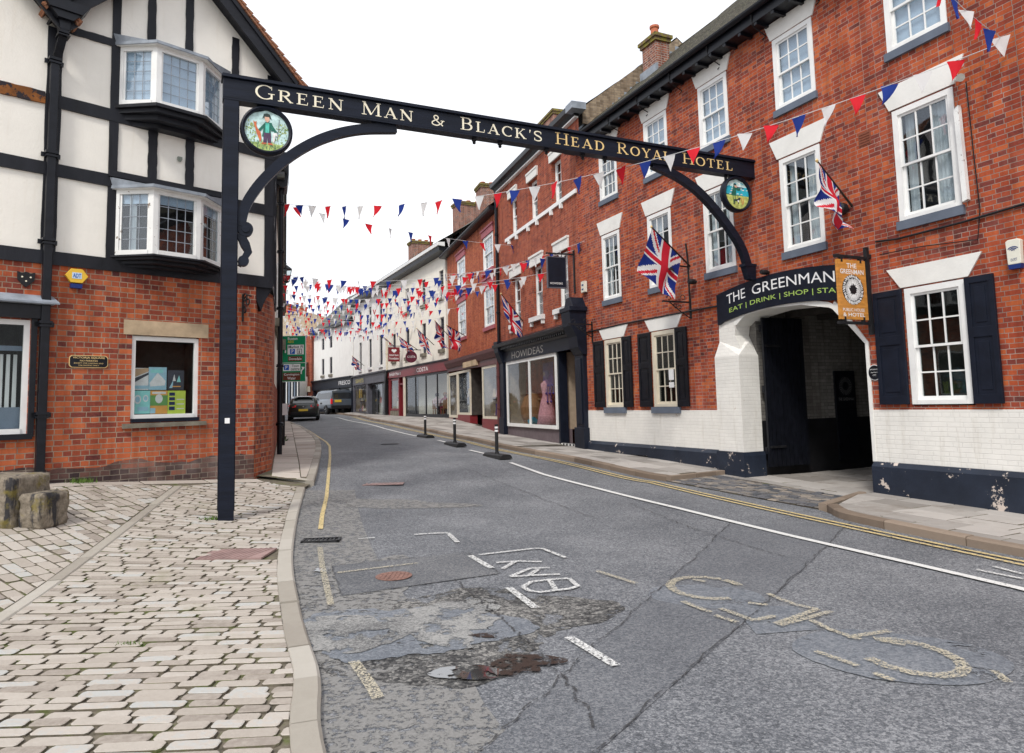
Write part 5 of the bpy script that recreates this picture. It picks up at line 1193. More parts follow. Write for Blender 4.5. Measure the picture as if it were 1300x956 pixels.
# soffit boards
for (u0, z0, u1, z1) in ((UC-.3, 7.72, GP[0], GP[1]), (-2.3, 7.64, GP[0], GP[1]), (-2.55, 7.52, -.3, 9.9)): mb.strip([(u0, z0-.02), (u1, z1-.02)], .03, -.05, .27)
mb.build('barge_boards', m_timber_h, ch)
def slope(u0, z0, u1, z1, name='roof'):
    mb = MB(); nx_ = np.array([-(z1-z0), (u1-u0)]); nx_ = nx_/np.linalg.norm(nx_); nx_ = nx_ if nx_[1] > 0 else -nx_
    a = np.array([u0, z0])+nx_*.17; b = np.array([u1, z1])+nx_*.17; t = nx_*.06
    mb.slab([tuple(a), tuple(b), tuple(b+t), tuple(a+t)], -6, .36)
    L_ = np.linalg.norm(b-a); k = int(L_/.16)
    for i in range(k):     # tile edges along the verge
        p = a+(b-a)*(i/k)+t; q_ = a+(b-a)*((i+.95)/k)+t; mb.slab([tuple(p+nx_*.035), tuple(q_+nx_*.004), tuple(q_-t*.3), tuple(p-t*.3)], .2, .375)
    return mb.build(name, m_clay, ch)
slope(UC-.35, 7.66, GP[0], GP[1]); slope(-2.35, 7.58, GP[0], GP[1]); slope(-2.5, 7.48, -.3, 9.9); slope(2.0, 7.9, -.3, 9.9)
# bay windows
def bay(z0, z1, plain_blind, old):
    P = [(-3.31, 0), (-3.75, .45), (-4.50, .45), (-5.05, 0)]
    t = MB(); up = P[::-1]
    t.plan([(-3.25, -.0), (-3.72, .53), (-4.53, .53), (-5.12, -.0)], z1, z1+.035); lead = MB()
    vs = [(-3.25, .0, z1+.036), (-3.72, .53, z1+.036), (-4.53, .53, z1+.036), (-5.12, .0, z1+.036), (-3.2, .0, z1+.20), (-5.17, .0, z1+.20)]
    lead.add(vs, [(0, 1, 4), (1, 2, 5, 4), (2, 3, 5)]); lead.plan([(-3.23, 0), (-3.71, .55), (-4.54, .55), (-5.14, 0)], z1+.01, z1+.06)
    w = MB(); T = []
    glz = MB(); cames = MB(); bl = MB()
    for (A, Bp), cols in zip(zip(P, P[1:]), (3, 4, 3)):
        A, Bp = np.array(A), np.array(Bp); d = Bp-A; ln = np.linalg.norm(d); d = d/ln; nn = np.array([d[1], -d[0]]); nn = nn if nn[1] > 0 else -nn
        f = lambda x, y, z, A=A, d=d, nn=nn: (A[0]+d[0]*x+nn[0]*y, A[1]+d[1]*x+nn[1]*y, z)
        for q in (w, glz, cames, bl): q.T = f
        fw = .075
        w.box(0, fw, -.08, 0, z0, z1); w.box(ln-fw, ln, -.08, 0, z0, z1); w.box(fw, ln-fw, -.08, .0, z1-.07, z1); w.box(fw, ln-fw, -.08, .012, z0, z0+.085)
        w.box(fw, fw+.03, -.06, -.02, z0+.085, z1-.07); w.box(ln-fw-.03, ln-fw, -.06, -.02, z0+.085, z1-.07)
        glz.box(fw, ln-fw, -.042, -.038, z0+.06, z1-.05)
        a, b, c0, d0 = fw+.03, ln-fw-.03, z0+.085, z1-.07
        for i in range(1, cols): x = a+(b-a)*i/cols; cames.box(x-.006, x+.006, -.0375, -.034, c0, d0)
        for i in range(1, 5): z = c0+(d0-c0)*i/5; cames.box(a, b, -.0372, -.0338, z-.006, z+.006)
        bl.box(a, b, -.07, -.066, c0+(0 if plain_blind else (d0-c0)*.84), d0)
    w.T = None; w.build_ = None
    o = w.build('bay_window', m_white if plain_blind else m_white_old, ch)
    glz.T = cames.T = bl.T = None
    glz.build('leaded_glass', m_glass_old, o); cames.build('lead_bars', m_lead, o); bl.build('blind', m_blind, o)
    lead.build('lead_roof', m_lead, o); t.build('roof_board', m_white, o)
    rm = MB(); rm.plan([(-3.36, 0), (-3.76, .38), (-4.49, .38), (-5.0, 0)], z1-.03, z1-.01); rm.box(-3.33, -5.03, -.008, -.004, z0, z1); rm.build('room_lining', m_room, o)
    if not plain_blind:
        c_ = MB()
        for xa, xb, yy in ((-4.52, -4.62, .25), (-3.6, -3.5, .12)): c_.box(xa, xb, yy, yy+.02, z0+.05, z1-.05)
        c_.build('curtain', m_curtain, o)
    k = MB(); kd = .8 if plain_blind else .45; lv = [(0, .56, 0), (-.07*kd, .50, .06), (-.16*kd, .38, .14), (-.27*kd, .20, .24), (-.36*kd, .04, .34)]
    for (dz0, v0, i0), (dz1, v1, i1) in zip(lv, lv[1:]):
        a = [(-3.25-i0, 0), (-3.72-i0*.6, v0), (-4.53+i0*.6, v0), (-5.12+i0, 0)]; k.plan(a, z0+dz1, z0+dz0-.004)
    k.build('carved_base', m_timber_h, o)
bay(6.62, 7.62, True, False); bay(4.12, 5.20, False, True)
mb = MB(); mb.box(-3.2, -5.1, .0, .06, 5.40, 5.50); mb.build('lead_flashing', m_timber_h, ch)
# ground floor windows
sh = plainwin(ch, -4.68, -3.62, 1.50, 2.84, v=-.03, cols=1, rows=1, fw=.065, glass=m_glass_shop, depth=.6)
MB().box(-4.68, -3.62, -.06, .05, 1.44, 1.50).build('sill_board', m_navy, ch)
mb = MB(); mb.slab([(-4.80, 1.36), (-3.50, 1.35), (-3.50, 1.425), (-4.80, 1.43)], -.05, .07); mb.build('sill', m_sill, ch)
MB().slab([(-4.83, 2.86), (-3.49, 2.86), (-3.49, 3.10), (-4.83, 3.10)], -.05, .012).build('lintel', m_stone, ch)
# posters in the window
def poster(x0, x1, y0, y1, base, bits, label, tilt=0):
    u0, u1, z0, z1 = L.rect(x0, y0, x1, y1, -.09); p = MB(); mats = [base]; v = -.085
    p.slab([(u0, z0), (u1, z0), (u1, z1), (u0, z1)], v-.004, v, 0)
    for k, (m, pts) in enumerate(bits):
        if m not in mats: mats.append(m)
        p.slab([(u1-(u1-u0)*x, z0+(z1-z0)*y) for x, y in pts], v, v+.001+.0003*k, mats.index(m))
    return solo(p, 'poster', mats, label, 'poster', L, ((u0+u1)/2, v, z0), 'posters in the corner house window')
P_ = lambda n, c_: plain(n, c_, .5, .12, 10)
c_w = P_('poster_white', (.75, .76, .76)); c_b = P_('poster_sky_blue', (.35, .58, .70)); c_t = P_('poster_turquoise', (.30, .70, .68)); c_o = P_('poster_orange', (.75, .38, .10)); c_g = P_('poster_lime', (.55, .68, .10)); c_n = P_('poster_navy', (.02, .04, .12)); c_dk = P_('poster_dark', (.06, .07, .09)); c_lg = P_('poster_leaf_green', (.15, .36, .12)); c_tan = P_('poster_tan', (.55, .38, .24))
def rc(a, b, c0, d0): return [(a, c0), (b, c0), (b, d0), (a, d0)]
def ci(x, y, r, k=1.): return [(x+r*cos(w), y+r*k*sin(w)) for w in np.linspace(0, 2*pi, 14, endpoint=False)]
poster(169, 188, 467, 495, c_w, [(c_tan, [(.0, .55), (1, .85), (1, 1), (0, .95)]), (c_dk, [(.0, .3), (1, .7), (1, .8), (0, .5)]), (c_b, rc(0, 1, .05, .2))], 'white poster with a tan mountain picture, upper left in the window')
poster(189, 211, 466, 495, c_b, [(c_w, [(.05, .3), (.5, .75), (.95, .4), (.9, .2), (.1, .15)]), (c_t, rc(.1, .8, .75, .9))], 'pale blue poster with white shape, upper middle in the window')
poster(213, 233, 470, 495, c_dk, [(c_b, [(.1, .1), (.35, .5), (.3, .1)]), (c_w, [(.3, .45), (.4, .8), (.5, .45)]), (c_t, [(.55, .4), (.7, .75), (.8, .4)]), (c_o, rc(.3, .8, .15, .2))], 'dark poster with small splashes of colour, upper right in the window')
poster(168, 190, 496, 525, c_t, [(c_w, ci(.3, .62, .2)), (c_b, ci(.3, .62, .13)), (c_w, ci(.75, .66, .15)), (c_b, ci(.75, .66, .1)), (c_b, rc(.3, .9, .12, .3))], 'turquoise poster with two pale rings, lower left in the window')
poster(191, 212, 496, 525, c_o, [(c_lg, rc(.0, 1, .35, .8)), (c_w, ci(.5, .65, .22, .9)), (c_w, rc(.1, .9, .86, .95)), (c_b, rc(.0, .3, .02, .25))], 'orange and green poster with a white round picture in the window')
poster(213, 235, 496, 525, c_g, [(c_n, rc(.08, .4, .78, .92)), (c_n, rc(.08, .4, .58, .72)), (c_n, rc(.08, .4, .38, .52)), (c_n, rc(.08, .4, .16, .32)), (c_w, rc(.5, .92, .2, .24)), (c_w, rc(.5, .92, .4, .44)), (c_w, rc(.5, .92, .6, .64))], 'lime green poster with a column of dark squares in the window')
# big left window with blinds
plainwin(ch, -2.24, 1.2, 1.33, 3.0, v=-.02, cols=2, rows=1, fw=.075, glass=m_glass_shop, depth=.8)
mb = MB(); x = -2.14
while x < 1.1: mb.slab([(x, 1.42), (x+.055, 1.42), (x+.05, 2.5), (x+.005, 2.5)], -.26-.02*random.random(), -.25); x += .085
mb.build('vertical_blind', m_curtain, ch)
mb = MB(); mb.box(-2.2, 1.2, -.2, -.14, 2.55, 2.62); mb.box(-2.2, 1.2, -.2, -.14, 1.4, 1.72); mb.build('window_board', m_darkblind, ch)
mb = MB(); mb.box(-2.44, 1.3, -.01, .09, 3.02, 3.25); mb.box(-2.32, -2.245, -.01, .04, 1.28, 3.02); mb.box(-2.30, 1.3, -.02, .06, 1.25, 1.33); mb.build('window_surround', m_black, ch)
mb = MB(); mb.add([(-2.56, .2, 3.26), (1.3, .2, 3.29), (1.3, 0, 3.40), (-2.50, 0, 3.38), (-2.56, .2, 3.235), (1.3, .2, 3.265)], [(0, 1, 2, 3), (0, 4, 5, 1)]); mb.box(-2.5, 1.3, 0, .19, 3.23, 3.26); mb.build('lead_hood', m_lead, ch)
# downpipe in the valley with its hopper
dp = thing('downpipe', 'square black downpipe with hopper in the valley of the timbered house', 'downpipe', L, (-2.4, .06, .5))
mb = MB(); mb.box(-2.46, -2.345, .03, .13, .35, 7.0); 
mb.build('pipe', m_black, dp, bevel=.008)
for z in (1.55, 2.9, 4.15, 5.5, 6.98): MB().box(-2.48, -2.325, .02, .15, z, z+.03).box(-2.485, -2.32, .02, .155, z+.05, z+.09).box(-2.53, -2.28, .015, .04, z+.01, z+.08).build('collar', m_black, dp)
mb = MB(); mb.bar((-2.42, .08, 7.05), (-2.46, .26, 7.38), .11, .10); mb.build('swan_neck', m_black, dp)
mb = MB(); mb.slab([(-2.55, 7.62), (-2.38, 7.62), (-2.41, 7.42), (-2.51, 7.42)], .16, .36); mb.slab([(-2.66, 7.72), (-2.26, 7.72), (-2.36, 7.60), (-2.56, 7.60)], .12, .42)
for i, z in enumerate((7.36, 7.40, 7.44)): mb.box(-2.54+.01*i, -2.38-.01*i, .17, .36, z, z+.018)
mb.slab([(-2.78, 7.88), (-2.14, 7.88), (-2.24, 7.72), (-2.68, 7.72)], .1, .45); mb.build('hopper', m_black, dp)
# details on the wall
q = L.rect(82, 341, 110, 364); cx, cz0 = (q[0]+q[1])/2, (q[2]+q[3])/2+.02
hexp = lambda r, k=1.: [(cx+r*cos(w), cz0+r*k*sin(w)) for w in np.linspace(0, 2*pi, 6, endpoint=False)]
al = thing('alarm_box', 'yellow hexagonal alarm box with blue base under the cream plaster', 'alarm box', L, (cx, 0, cz0))
MB().slab(hexp(.155, .80), 0, .07).build('cover', m_plastic_y, al, bevel=.006); MB().slab([(cx-.075, cz0-.19), (cx+.075, cz0-.19), (cx+.08, cz0-.125), (cx-.08, cz0-.125)], 0, .068).build('strobe', m_plastic_b, al)
MB().slab([(cx-.065, cz0-.045), (cx+.065, cz0-.045), (cx+.065, cz0+.05), (cx-.065, cz0+.05)], .07, .073).build('sticker', m_skyb, al)
mb = MB(); put_text(mb, 'ADT', cx-.055, cx+.055, cz0-.03, cz0+.035, .0745, 0, .02); mb.build('lettering', P_('badge_blue', (.02, .10, .42)), al)
q = L.rect(88, 449, 136, 469); cx, cz0 = (q[0]+q[1])/2, (q[2]+q[3])/2; hw, hh = .265, .095
pq_ = thing('name_plaque', 'long black cast plaque with gold border and gold lettering on orange brick', 'plaque', L, (cx, 0, cz0-hh))
def notched(hw, hh, c_): return [(cx-hw+c_, cz0-hh), (cx+hw-c_, cz0-hh), (cx+hw-c_*.4, cz0-hh+c_*.4), (cx+hw, cz0-hh+c_), (cx+hw, cz0+hh-c_), (cx+hw-c_*.4, cz0+hh-c_*.4), (cx+hw-c_, cz0+hh), (cx-hw+c_, cz0+hh), (cx-hw+c_*.4, cz0+hh-c_*.4), (cx-hw, cz0+hh-c_), (cx-hw, cz0-hh+c_), (cx-hw+c_*.4, cz0-hh+c_*.4)]
MB().slab(notched(hw, hh, .035), 0, .02).build('rim', m_gold, pq_); MB().slab(notched(hw-.009, hh-.009, .033), .001, .023).build('face', m_black, pq_)
mb = MB(); put_text(mb, 'VICTORIA SQUARE', cx-.22, cx+.22, cz0+.040, cz0+.075, .0235, 0, .01); put_text(mb, 'NO PARKING', cx-.12, cx+.12, cz0+.0, cz0+.024, .0235, 0, .005); put_text(mb, 'EXCEPT FOR LOADING AND', cx-.20, cx+.20, cz0-.035, cz0-.017, .0235); put_text(mb, 'UNLOADING ONLY', cx-.14, cx+.14, cz0-.068, cz0-.050, .0235); mb.build('lettering', m_gold, pq_)
q = L.rect(22, 346, 43, 365); cx, z0, z1 = (q[0]+q[1])/2, q[2]-.01, q[3]+.02; w = .11
hs = thing('heraldic_shield', 'small dark carved shield plaque above the lead hood', 'shield', L, (cx, 0, z0))
MB().slab([(cx-w, z1), (cx-w*.5, z1-.02), (cx, z1), (cx+w*.5, z1-.02), (cx+w, z1), (cx+w*.95, z1-.12), (cx+w*.5, z0+.05), (cx, z0), (cx-w*.5, z0+.05), (cx-w*.95, z1-.12)], 0, .03).build('shield', m_iron, hs)
mb = MB()
for a, b in ((-.055, -.08), (.05, -.08), (0, -.14)): disc(mb, cx+a, z1+b, .012, .012, .03, .038)
mb.build('boss', m_gold2, hs)
q = L.uv(227.5, 202); sl = thing('security_light', 'tiny grey security light on a cream panel between the bay windows', 'light', L, (q[0], 0, q[1]))
MB().box(q[0]-.035, q[0]+.035, 0, .05, q[1]-.02, q[1]+.03).lathe([(.02, 0), (.035, .03), (.02, .05)], (q[0], .03, q[1]-.05), 10).build('housing', plain('grey_green_metal', (.25, .28, .24), .5), sl)
# iron bracket lamp behind the post
q = L.uv(306, 392); lb = thing('lamp_bracket', 'black scrolled iron bracket on the brick just right of the tall post', 'bracket', L, (q[0], 0, q[1]))
u, z = -5.44, 3.60; mb = MB(); mb.box(u-.015, u+.015, 0, .02, z-.4, z+.1)
sp = lambda cy, cz_, r, a0, a1: [(u, cy+r*cos(w)*(1-.5*i/14), cz_+r*sin(w)*(1-.5*i/14)) for i, w in enumerate(np.linspace(radians(a0), radians(a1), 15))]
for P in (sp(.10, z+.02, .09, 200, -200), sp(.22, z-.06, .08, 120, 480), sp(.09, z-.2, .07, 90, 440), [(u, 0, z), (u, .2, z+.06), (u, .34, z+.02)]): mb.tube(P, .014, 6)
mb.build('scrollwork', m_iron, lb)
# rest of the left side of the street
rw = thing('rendered_house', 'cream rendered house with brick foot running up the left side of the street', 'house', SW, (-10, 0, .5))
mb = MB(); mb.box(-30, -3.65, -5, -.02, 1.0, 7.4); mb.build('rendered_wall', m_render2, rw)
mb = MB(); mb.box(-30, -3.64, -4, .0, -.3, 2.2); mb.build('brick_foot', m_brick_mid, rw)
mb = MB(); mb.add([(-30, .25, 7.35), (-3.65, .25, 7.35), (-3.65, -3, 9.6), (-30, -3, 9.6)], [(0, 1, 2, 3)]); mb.box(-30, -3.65, 0, .2, 7.2, 7.35); mb.build('roof', m_slate, rw)
for u in (-24, -20, -16, -12, -8): MB().box(u, u+.9, -.01, .04, 4.2, 5.8).build('window', m_white_old, rw)
for u in (-22, -17, -10.5): MB().box(u, u+1.1, -.01, .05, .9, 2.9).build('door', m_navy, rw)
MB().box(-7.5, -3.9, .0, .10, 3.6, 3.8).box(-7.4, -7.2, 0, .25, 3.3, 3.6).build('ledge', m_sill, rw)
dp2 = pipe('tall black round downpipe on the rendered side wall near the direction sign', SW, -4.0, .12, .35, 6.95, .06, collars=(1.2, 2.6, 4, 5.4, 6.6))
mb = MB(); mb.side([(.02, 7.9), (.30, 7.9), (.30, 7.35), (.26, 7.05), (.14, 7.0), (.02, 7.1)], -4.5, -3.8); mb.tube([(-4.0, .12, 6.9), (-4.0, .16, 7.1)], .07, 10); mb.build('hopper', m_black, dp2)
def lantern(fr, u, z, label, v0=.0, arm=.35, s=1., grp='wall lanterns'):
    t = thing('wall_lantern', label, 'lantern', fr, (u, 0, z), grp); mb = MB(); mb.tube([(u, 0, z+.35*s), (u, arm*.6, z+.5*s), (u, arm, z+.38*s)], .015, 6); mb.lathe([(.02, .36*s), (.12*s, .28*s), (.13*s, .26*s), (.02, .26*s)], (u, arm, z), 6); mb.lathe([(.06*s, -.02*s), (.07*s, 0), (.02, -.04*s)], (u, arm, z), 6)
    for k in range(6): w = pi/3*k; mb.tube([(u+.07*s*cos(w), arm+.07*s*sin(w), z), (u+.12*s*cos(w), arm+.12*s*sin(w), z+.26*s)], .008, 4)
    mb.build('frame', m_iron, t); MB().lathe([(.065*s, .0), (.11*s, .255*s)], (u, arm, z), 6).build('glass', m_glass, t)
lantern(SW, -7.6, 5.35, 'black lantern on a short arm high on the left side wall', arm=.26, s=1.35)
# rough stone blocks by the wall
def rough(label, x0, x1, y, dy, z0, z1, seed, name='stone_block'):
    import bmesh
    bm = bmesh.new(); bmesh.ops.create_cube(bm, size=1); bmesh.ops.subdivide_edges(bm, edges=bm.edges, cuts=14, use_grid_fill=True)
    from mathutils import noise
    for v in bm.verts:
        c_ = Vector(v.co); v.co.x = c_.x*(x1-x0); v.co.y = c_.y*dy; v.co.z = c_.z*(z1-z0)
        e = .018; sgn = [1 if a > 0 else -1 for a in v.co]
        k = [abs(c_.x) > .45, abs(c_.y) > .45, abs(c_.z) > .45]
        if sum(k) >= 2:
            if k[0]: v.co.x -= sgn[0]*e
            if k[1]: v.co.y -= sgn[1]*e
            if k[2]: v.co.z -= sgn[2]*e*.7
        n_ = noise.fractal(v.co*9+Vector((seed, 0, 0)), 1, 2, 5)*.022+noise.noise(v.co*2.2+Vector((seed, 5, 0)))*.008
        amp = 1 if c_.z < .42 else .35; low = max(0, -.1-c_.z)*.09
        v.co.x += c_.x*1.2*(n_*amp); v.co.y += c_.y*1.6*(n_*amp-low*.7); v.co.z += (n_*.2 if c_.z > .4 else 0)
    me = bpy.data.meshes.new(name); bm.to_mesh(me); bm.free()
    me.polygons.foreach_set('use_smooth', [True]*len(me.polygons)); me.materials.append(m_rough); o = bpy.data.objects.new(name, me); col.objects.link(o); o.location = ((x0+x1)/2, y, (z0+z1)/2); o.rotation_euler = (0, 0, radians(-6)); return tag(o, label, 'stone', 'old stone mounting blocks by the wall')
t = NT('mossy_old_stone'); o_ = t.co(); n1 = t.noise(o_, 3.2, 8, .7); n2 = t.noise(t.co((6, 6, .8)), 1.6, 5, .6); n3 = t.noise(o_, 14, 5, .7)
cc = t.ramp(n3, [(.25, (.10, .085, .06)), (.55, (.26, .22, .17)), (.8, (.40, .35, .28))]); cc = t.mix(t.ramp(n2, [(.52, 0), (.60, 1)]), cc, (.045, .043, .045)); cc = t.mix(t.math('MULTIPLY', t.ramp(n1, [(.54, 0), (.64, 1)]), .75), cc, (.20, .16, .035)); t.bump(n3, .9, .03); m_rough = t.base(cc, .95)
pb_ = g2(0, 655); pz = h1(*g2(40, 652))
xl = -690/877*8.0; xr = -5.66
rough('large rough mossy stone block standing against the left edge of the square', xl-1.0, xr, 8.30, .62, pz-.08, pz+.54, 1)
rough('low stone step at the right end of the mossy block', xr+.005, xr+.30, 8.20, .44, pz-.08, pz+.33, 7)
m_gable = brick('pale_gable_brick', [(0, (.16, .12, .08)), (.5, (.30, .23, .16)), (1, (.38, .30, .2))], mortar=(.3, .25, .2), big=.3)
# ------------------------------------------------------------------ B: tall brick shop
bl = thing('brick_shop_house', 'tall plain red brick shop house with white sills, black cornice and black shopfront', 'building', B, (3.5, 0, .4))
B2 = [(1.30, 2.05), (3.28, 4.08), (5.28, 6.06)]; B1 = [(1.02, 1.88), (3.04, 3.94), (5.12, 6.02)]
mb = MB(); wall(mb, -.02, 7.44, 3.6, 9.72, [(a, b, 7.70, 9.03) for a, b in B2]+[(a, b, 4.42, 6.10) for a, b in B1], depth=.20)
mb.box(0, 7.44, -7, -.7, 0, 9.6); mb.box(7.30, 7.44, -.6, -.001, .2, 3.6); mb.build('brick_wall', m_brick_mid, bl)
for a, b in B2:
    sash(bl, a, b, 7.70, 9.03, v=-.13, rows=2, cols=2, inner='curtain', fw=.05); MB().slab([(a-.08, 9.04), (b+.08, 9.04), (b+.10, 9.32), (a-.10, 9.32)], -.01, .05).box(a-.10, b+.10, -.01, .07, 9.29, 9.35).build('lintel', m_lintel, bl)
for a, b in B1:
    sash(bl, a, b, 4.42, 6.10, v=-.13, rows=2, cols=2, inner='curtain', fw=.05); MB().slab([(a-.12, 6.11), (b+.12, 6.11), (b+.14, 6.44), (a-.14, 6.44)], -.01, .05).box(a-.15, b+.15, -.01, .08, 6.40, 6.47).build('lintel', m_lintel, bl)
    MB().box(a-.14, b+.14, -.18, .12, 4.26, 4.41).box(a-.1, a, -.01, .09, 4.12, 4.26).box(b, b+.1, -.01, .09, 4.12, 4.26).build('sill', m_white, bl)
mb = MB(); mb.box(.22, 6.5, -.01, .06, 7.54, 7.66)
for a, b in B2: mb.box(a-.06, a+.04, -.01, .09, 7.38, 7.53); mb.box(b-.04, b+.06, -.01, .09, 7.38, 7.53)
mb.build('sill_band', m_white, bl)
mb = MB(); mb.side([(-.02, 9.70), (.10, 9.72), (.16, 9.82), (.28, 9.86), (.30, 10.0), (-.02, 10.02)], -.02, 7.5); mb.build('cornice', m_black, bl)
MB().box(-.02, 7.46, .0, .12, 9.655, 9.70).build('cornice_bead', m_white, bl)
MB().box(-.34, .10, -.1, .34, 9.78, 9.98).build('rainwater_head', m_lead, bl)
roof(bl, -.0, 7.44, -.1, 10.0, -3.4, 12.6, m_roof_moss, wav=.02)
chimney(bl, 6.9, 7.8, -2.6, -1.2, 9.3, 11.5, 2, pot_h=.45)
ca_, cb2 = B.uv(684, 158, -3.0), B.uv(703, 158, -3.0); chimney(bl, cb2[0], ca_[0], -3.5, -3.0, 11.5, ca_[1], 2, pot_h=.1)
MB().side([(-.15, 9.5), (-6.8, 9.5), (-3.4, 12.55), (-.15, 9.98)], -.02, .03).build('gable_end', m_gable, bl)
mb = MB()
for k in range(16): y = -.3-.2*k; z = 8.98+.0+.93*(-y)*1.0; mb.box(-.05, -.025, y-.2, y, z-.1, z+.22)
mb.build('stepped_flashing', m_lead, bl)
# shopfront
sf = m_navy
mb = MB(); mb.slab([(-.02, 3.12), (7.44, 3.12), (7.44, 3.50), (-.02, 3.50)], -.02, .10); mb.build('fascia', m_navy, bl)
mb = MB(); mb.side([(-.02, 3.50), (.12, 3.50), (.20, 3.62), (.34, 3.68), (.36, 3.78), (.04, 3.92), (-.02, 3.92)], -.02, 7.44)
for u in np.arange(.1, 7.3, .16): mb.box(u, u+.07, .1, .26, 3.56, 3.64)
mb.build('shop_cornice', m_black, bl)
mb = MB(); mb.box(-.05, .50, -.1, .12, .0, 2.9); mb.box(-.10, .55, -.1, .17, -.1, .9); mb.box(.05, .40, .12, .15, 1.0, 2.8); mb.side([(0, 2.9), (.14, 2.9), (.26, 3.1), (.30, 3.4), (.46, 3.7), (.50, 4.1), (0, 4.1)], -.10, .50); mb.box(-.16, .56, -.02, .52, 4.1, 4.22); mb.slab([(-.1, 4.22), (.5, 4.22), (.34, 4.5), (.06, 4.5)], -.02, .4)
mb.build('pilaster', m_navy, bl, bevel=.01)
mb = MB(); mb.box(6.85, 7.30, -.1, .12, .2, 3.1); mb.box(6.80, 7.34, -.1, .16, .2, 1.1); mb.side([(0, 3.1), (.14, 3.1), (.3, 3.5), (.34, 3.9), (0, 3.9)], 6.85, 7.30); mb.build('pilaster', m_navy, bl)
mb = MB(); mb.box(1.95, 6.85, -.4, .0, .1, .80); mb.build('stall_riser', m_mauve, bl)
w = plainwin(bl, 2.0, 6.70, .80, 3.12, v=.06, cols=2, rows=1, fw=.11, mat=m_white, glass=m_glass_shop, back=m_room_l, depth=1.5, name='shop_window', mull=.11)
mb = MB(); mb.box(.50, .62, -1.2, -.0, .2, 3.12); mb.box(1.88, 2.0, -.25, .02, .2, 3.12); mb.box(.62, 2.0, -1.3, -1.2, .3, 3.12); mb.build('door_recess', m_navy, bl)
mb = MB(); mb.box(.66, 1.1, -1.19, -1.12, .45, 2.6); mb.build('door', m_navy, bl)
MB().box(1.15, 1.85, -1.12, -1.08, .9, 2.9).build('side_glass', m_glass_shop, bl)
mb = MB(); 
for i in range(12):
    for j in range(3):
        u = .55+i*.118; mb.box(u, u+.118, -.1, .02, .13+j*.09, .13+(j+1)*.09, (i+j) % 2)
mb.build('chequered_step', [m_white, m_black], bl)
mb = MB(); put_text(mb, 'HOWIDEAS', 2.9, 5.9, 3.19, 3.42, .103, 0, -.004); mb.build('lettering', m_stone if 0 else plain('dull_silver_lettering', (.38, .36, .33), .5), bl)
# goods in the window
def prop(name, label, cat, fr, at, mb, mat, group=None, **k): return solo(mb, name, mat, label, cat, fr, at, group, **k)
m_pink = plain('pink_cloth', (.62, .30, .34), .8, .3, 14); m_prp = plain('purple_beads', (.09, .05, .25), .4, .3, 14); m_wood = plain('warm_wood', (.30, .15, .07), .6, .3, 5, stretch=(1, 1, .3)); m_teal = plain('teal_glaze', (.03, .28, .38), .3, .2)
man_ = thing('dress_mannequin', 'mannequin in a long pink dress standing in the shop window', 'mannequin', B, (3.75, -.3, .85), None)
mb = MB(); mb.lathe([(.34, 0), (.28, .35), (.20, .75), (.13, .95), (.17, 1.15), (.19, 1.32), (.08, 1.42), (.05, 1.46)], (3.75, -.32, .9), 18); mb.build('dress', m_pink, man_, smooth=True)
MB().lathe([(.05, 0), (.045, .06), (.08, .12), (.10, .2), (.085, .28), (.03, .32)], (3.75, -.32, 2.34), 14).build('head', m_room_l, man_, smooth=True)
mb = MB(); 
for k in range(9): x = 3.0+.10*k; mb.tube([(x, -.25, 2.9), (x+.01, -.25, 1.9+.3*sin(k*2.1))], .012, 5); mb.lathe([(.0, 0), (.05, .05), (.0, .1)], (x, -.25, 1.85+.3*sin(k*2.1)), 8)
prop('hanging_beads', 'purple and blue beads hanging in the shop window', 'beads', B, (3.4, -.45, 1.9), mb, m_prp)
mb = MB(); mb.box(4.1, 4.8, -.9, -.4, 1.7, 1.76); mb.box(4.1, 4.16, -.9, -.4, .86, 1.7); mb.box(4.74, 4.8, -.9, -.4, .86, 1.7); mb.box(4.1, 4.8, -.9, -.4, 1.25, 1.30)
prop('display_table', 'brown display table beside the dressed mannequin', 'table', B, (4.4, -.6, .86), mb, m_wood)
mb = MB(); mb.lathe([(.10, 0), (.17, .08), (.18, .16), (.10, .24), (.09, .28)], (4.75, -.2, .86), 16); prop('vase', 'round teal pot on the floor of the shop window', 'vase', B, (4.75, -.2, .86), mb, m_teal)
mb = MB(); mb.lathe([(.30, 0), (.42, .25), (.45, .6), (.33, .95), (.1, 1.1)], (5.6, -.55, .86), 18); prop('wicker_chair', 'round brown wicker chair behind the left pane of the shop window', 'chair', B, (5.6, -.55, .86), mb, m_wood)
mb = MB(); mb.slab([(6.0, .9), (6.6, .9), (6.55, 2.6), (6.05, 2.6)], -.9, -.86); prop('folding_screen', 'cream folding screen in the left pane of the shop window', 'screen', B, (6.3, -.9, .86), mb, m_cream_paint)
mb = MB(); 
for k, z in enumerate((1.9, 2.15, 2.4)): mb.lathe([(.16, 0), (.15, .02), (.09, .03), (.08, .12), (.0, .14)], (1.5+.08*(k % 2), -1.0, z), 14)
prop('hats', 'dark hats hanging inside the doorway of the black shopfront', 'hats', B, (1.5, -1, 1.9), mb, m_black)
BH = B.perp(.55)
bs = thing('hanging_sign', 'plain blue black square sign hanging from an iron bracket on the tall brick shop house', 'hanging sign', B, (.55, 0, 4.5))
def bb_(mb, name, mat, par, u=.55, **k): mb.v = [(u-y, x, z) for x, y, z in mb.v]; return mb.build(name, mat, par, **k)
q = BH.rect(697, 335, 719, 372); x0, x1 = .30, .84
bb_(MB().box(x0, x1, -.03, .03, 4.85, 5.70), 'board', m_navy, bs); bb_(MB().box(x0-.02, x0, -.04, .04, 4.83, 5.72).box(x1, x1+.02, -.04, .04, 4.83, 5.72).box(x0, x1, -.04, .04, 5.70, 5.73).box(x0, x1, -.04, .04, 4.82, 4.85), 'frame', m_grey, bs)
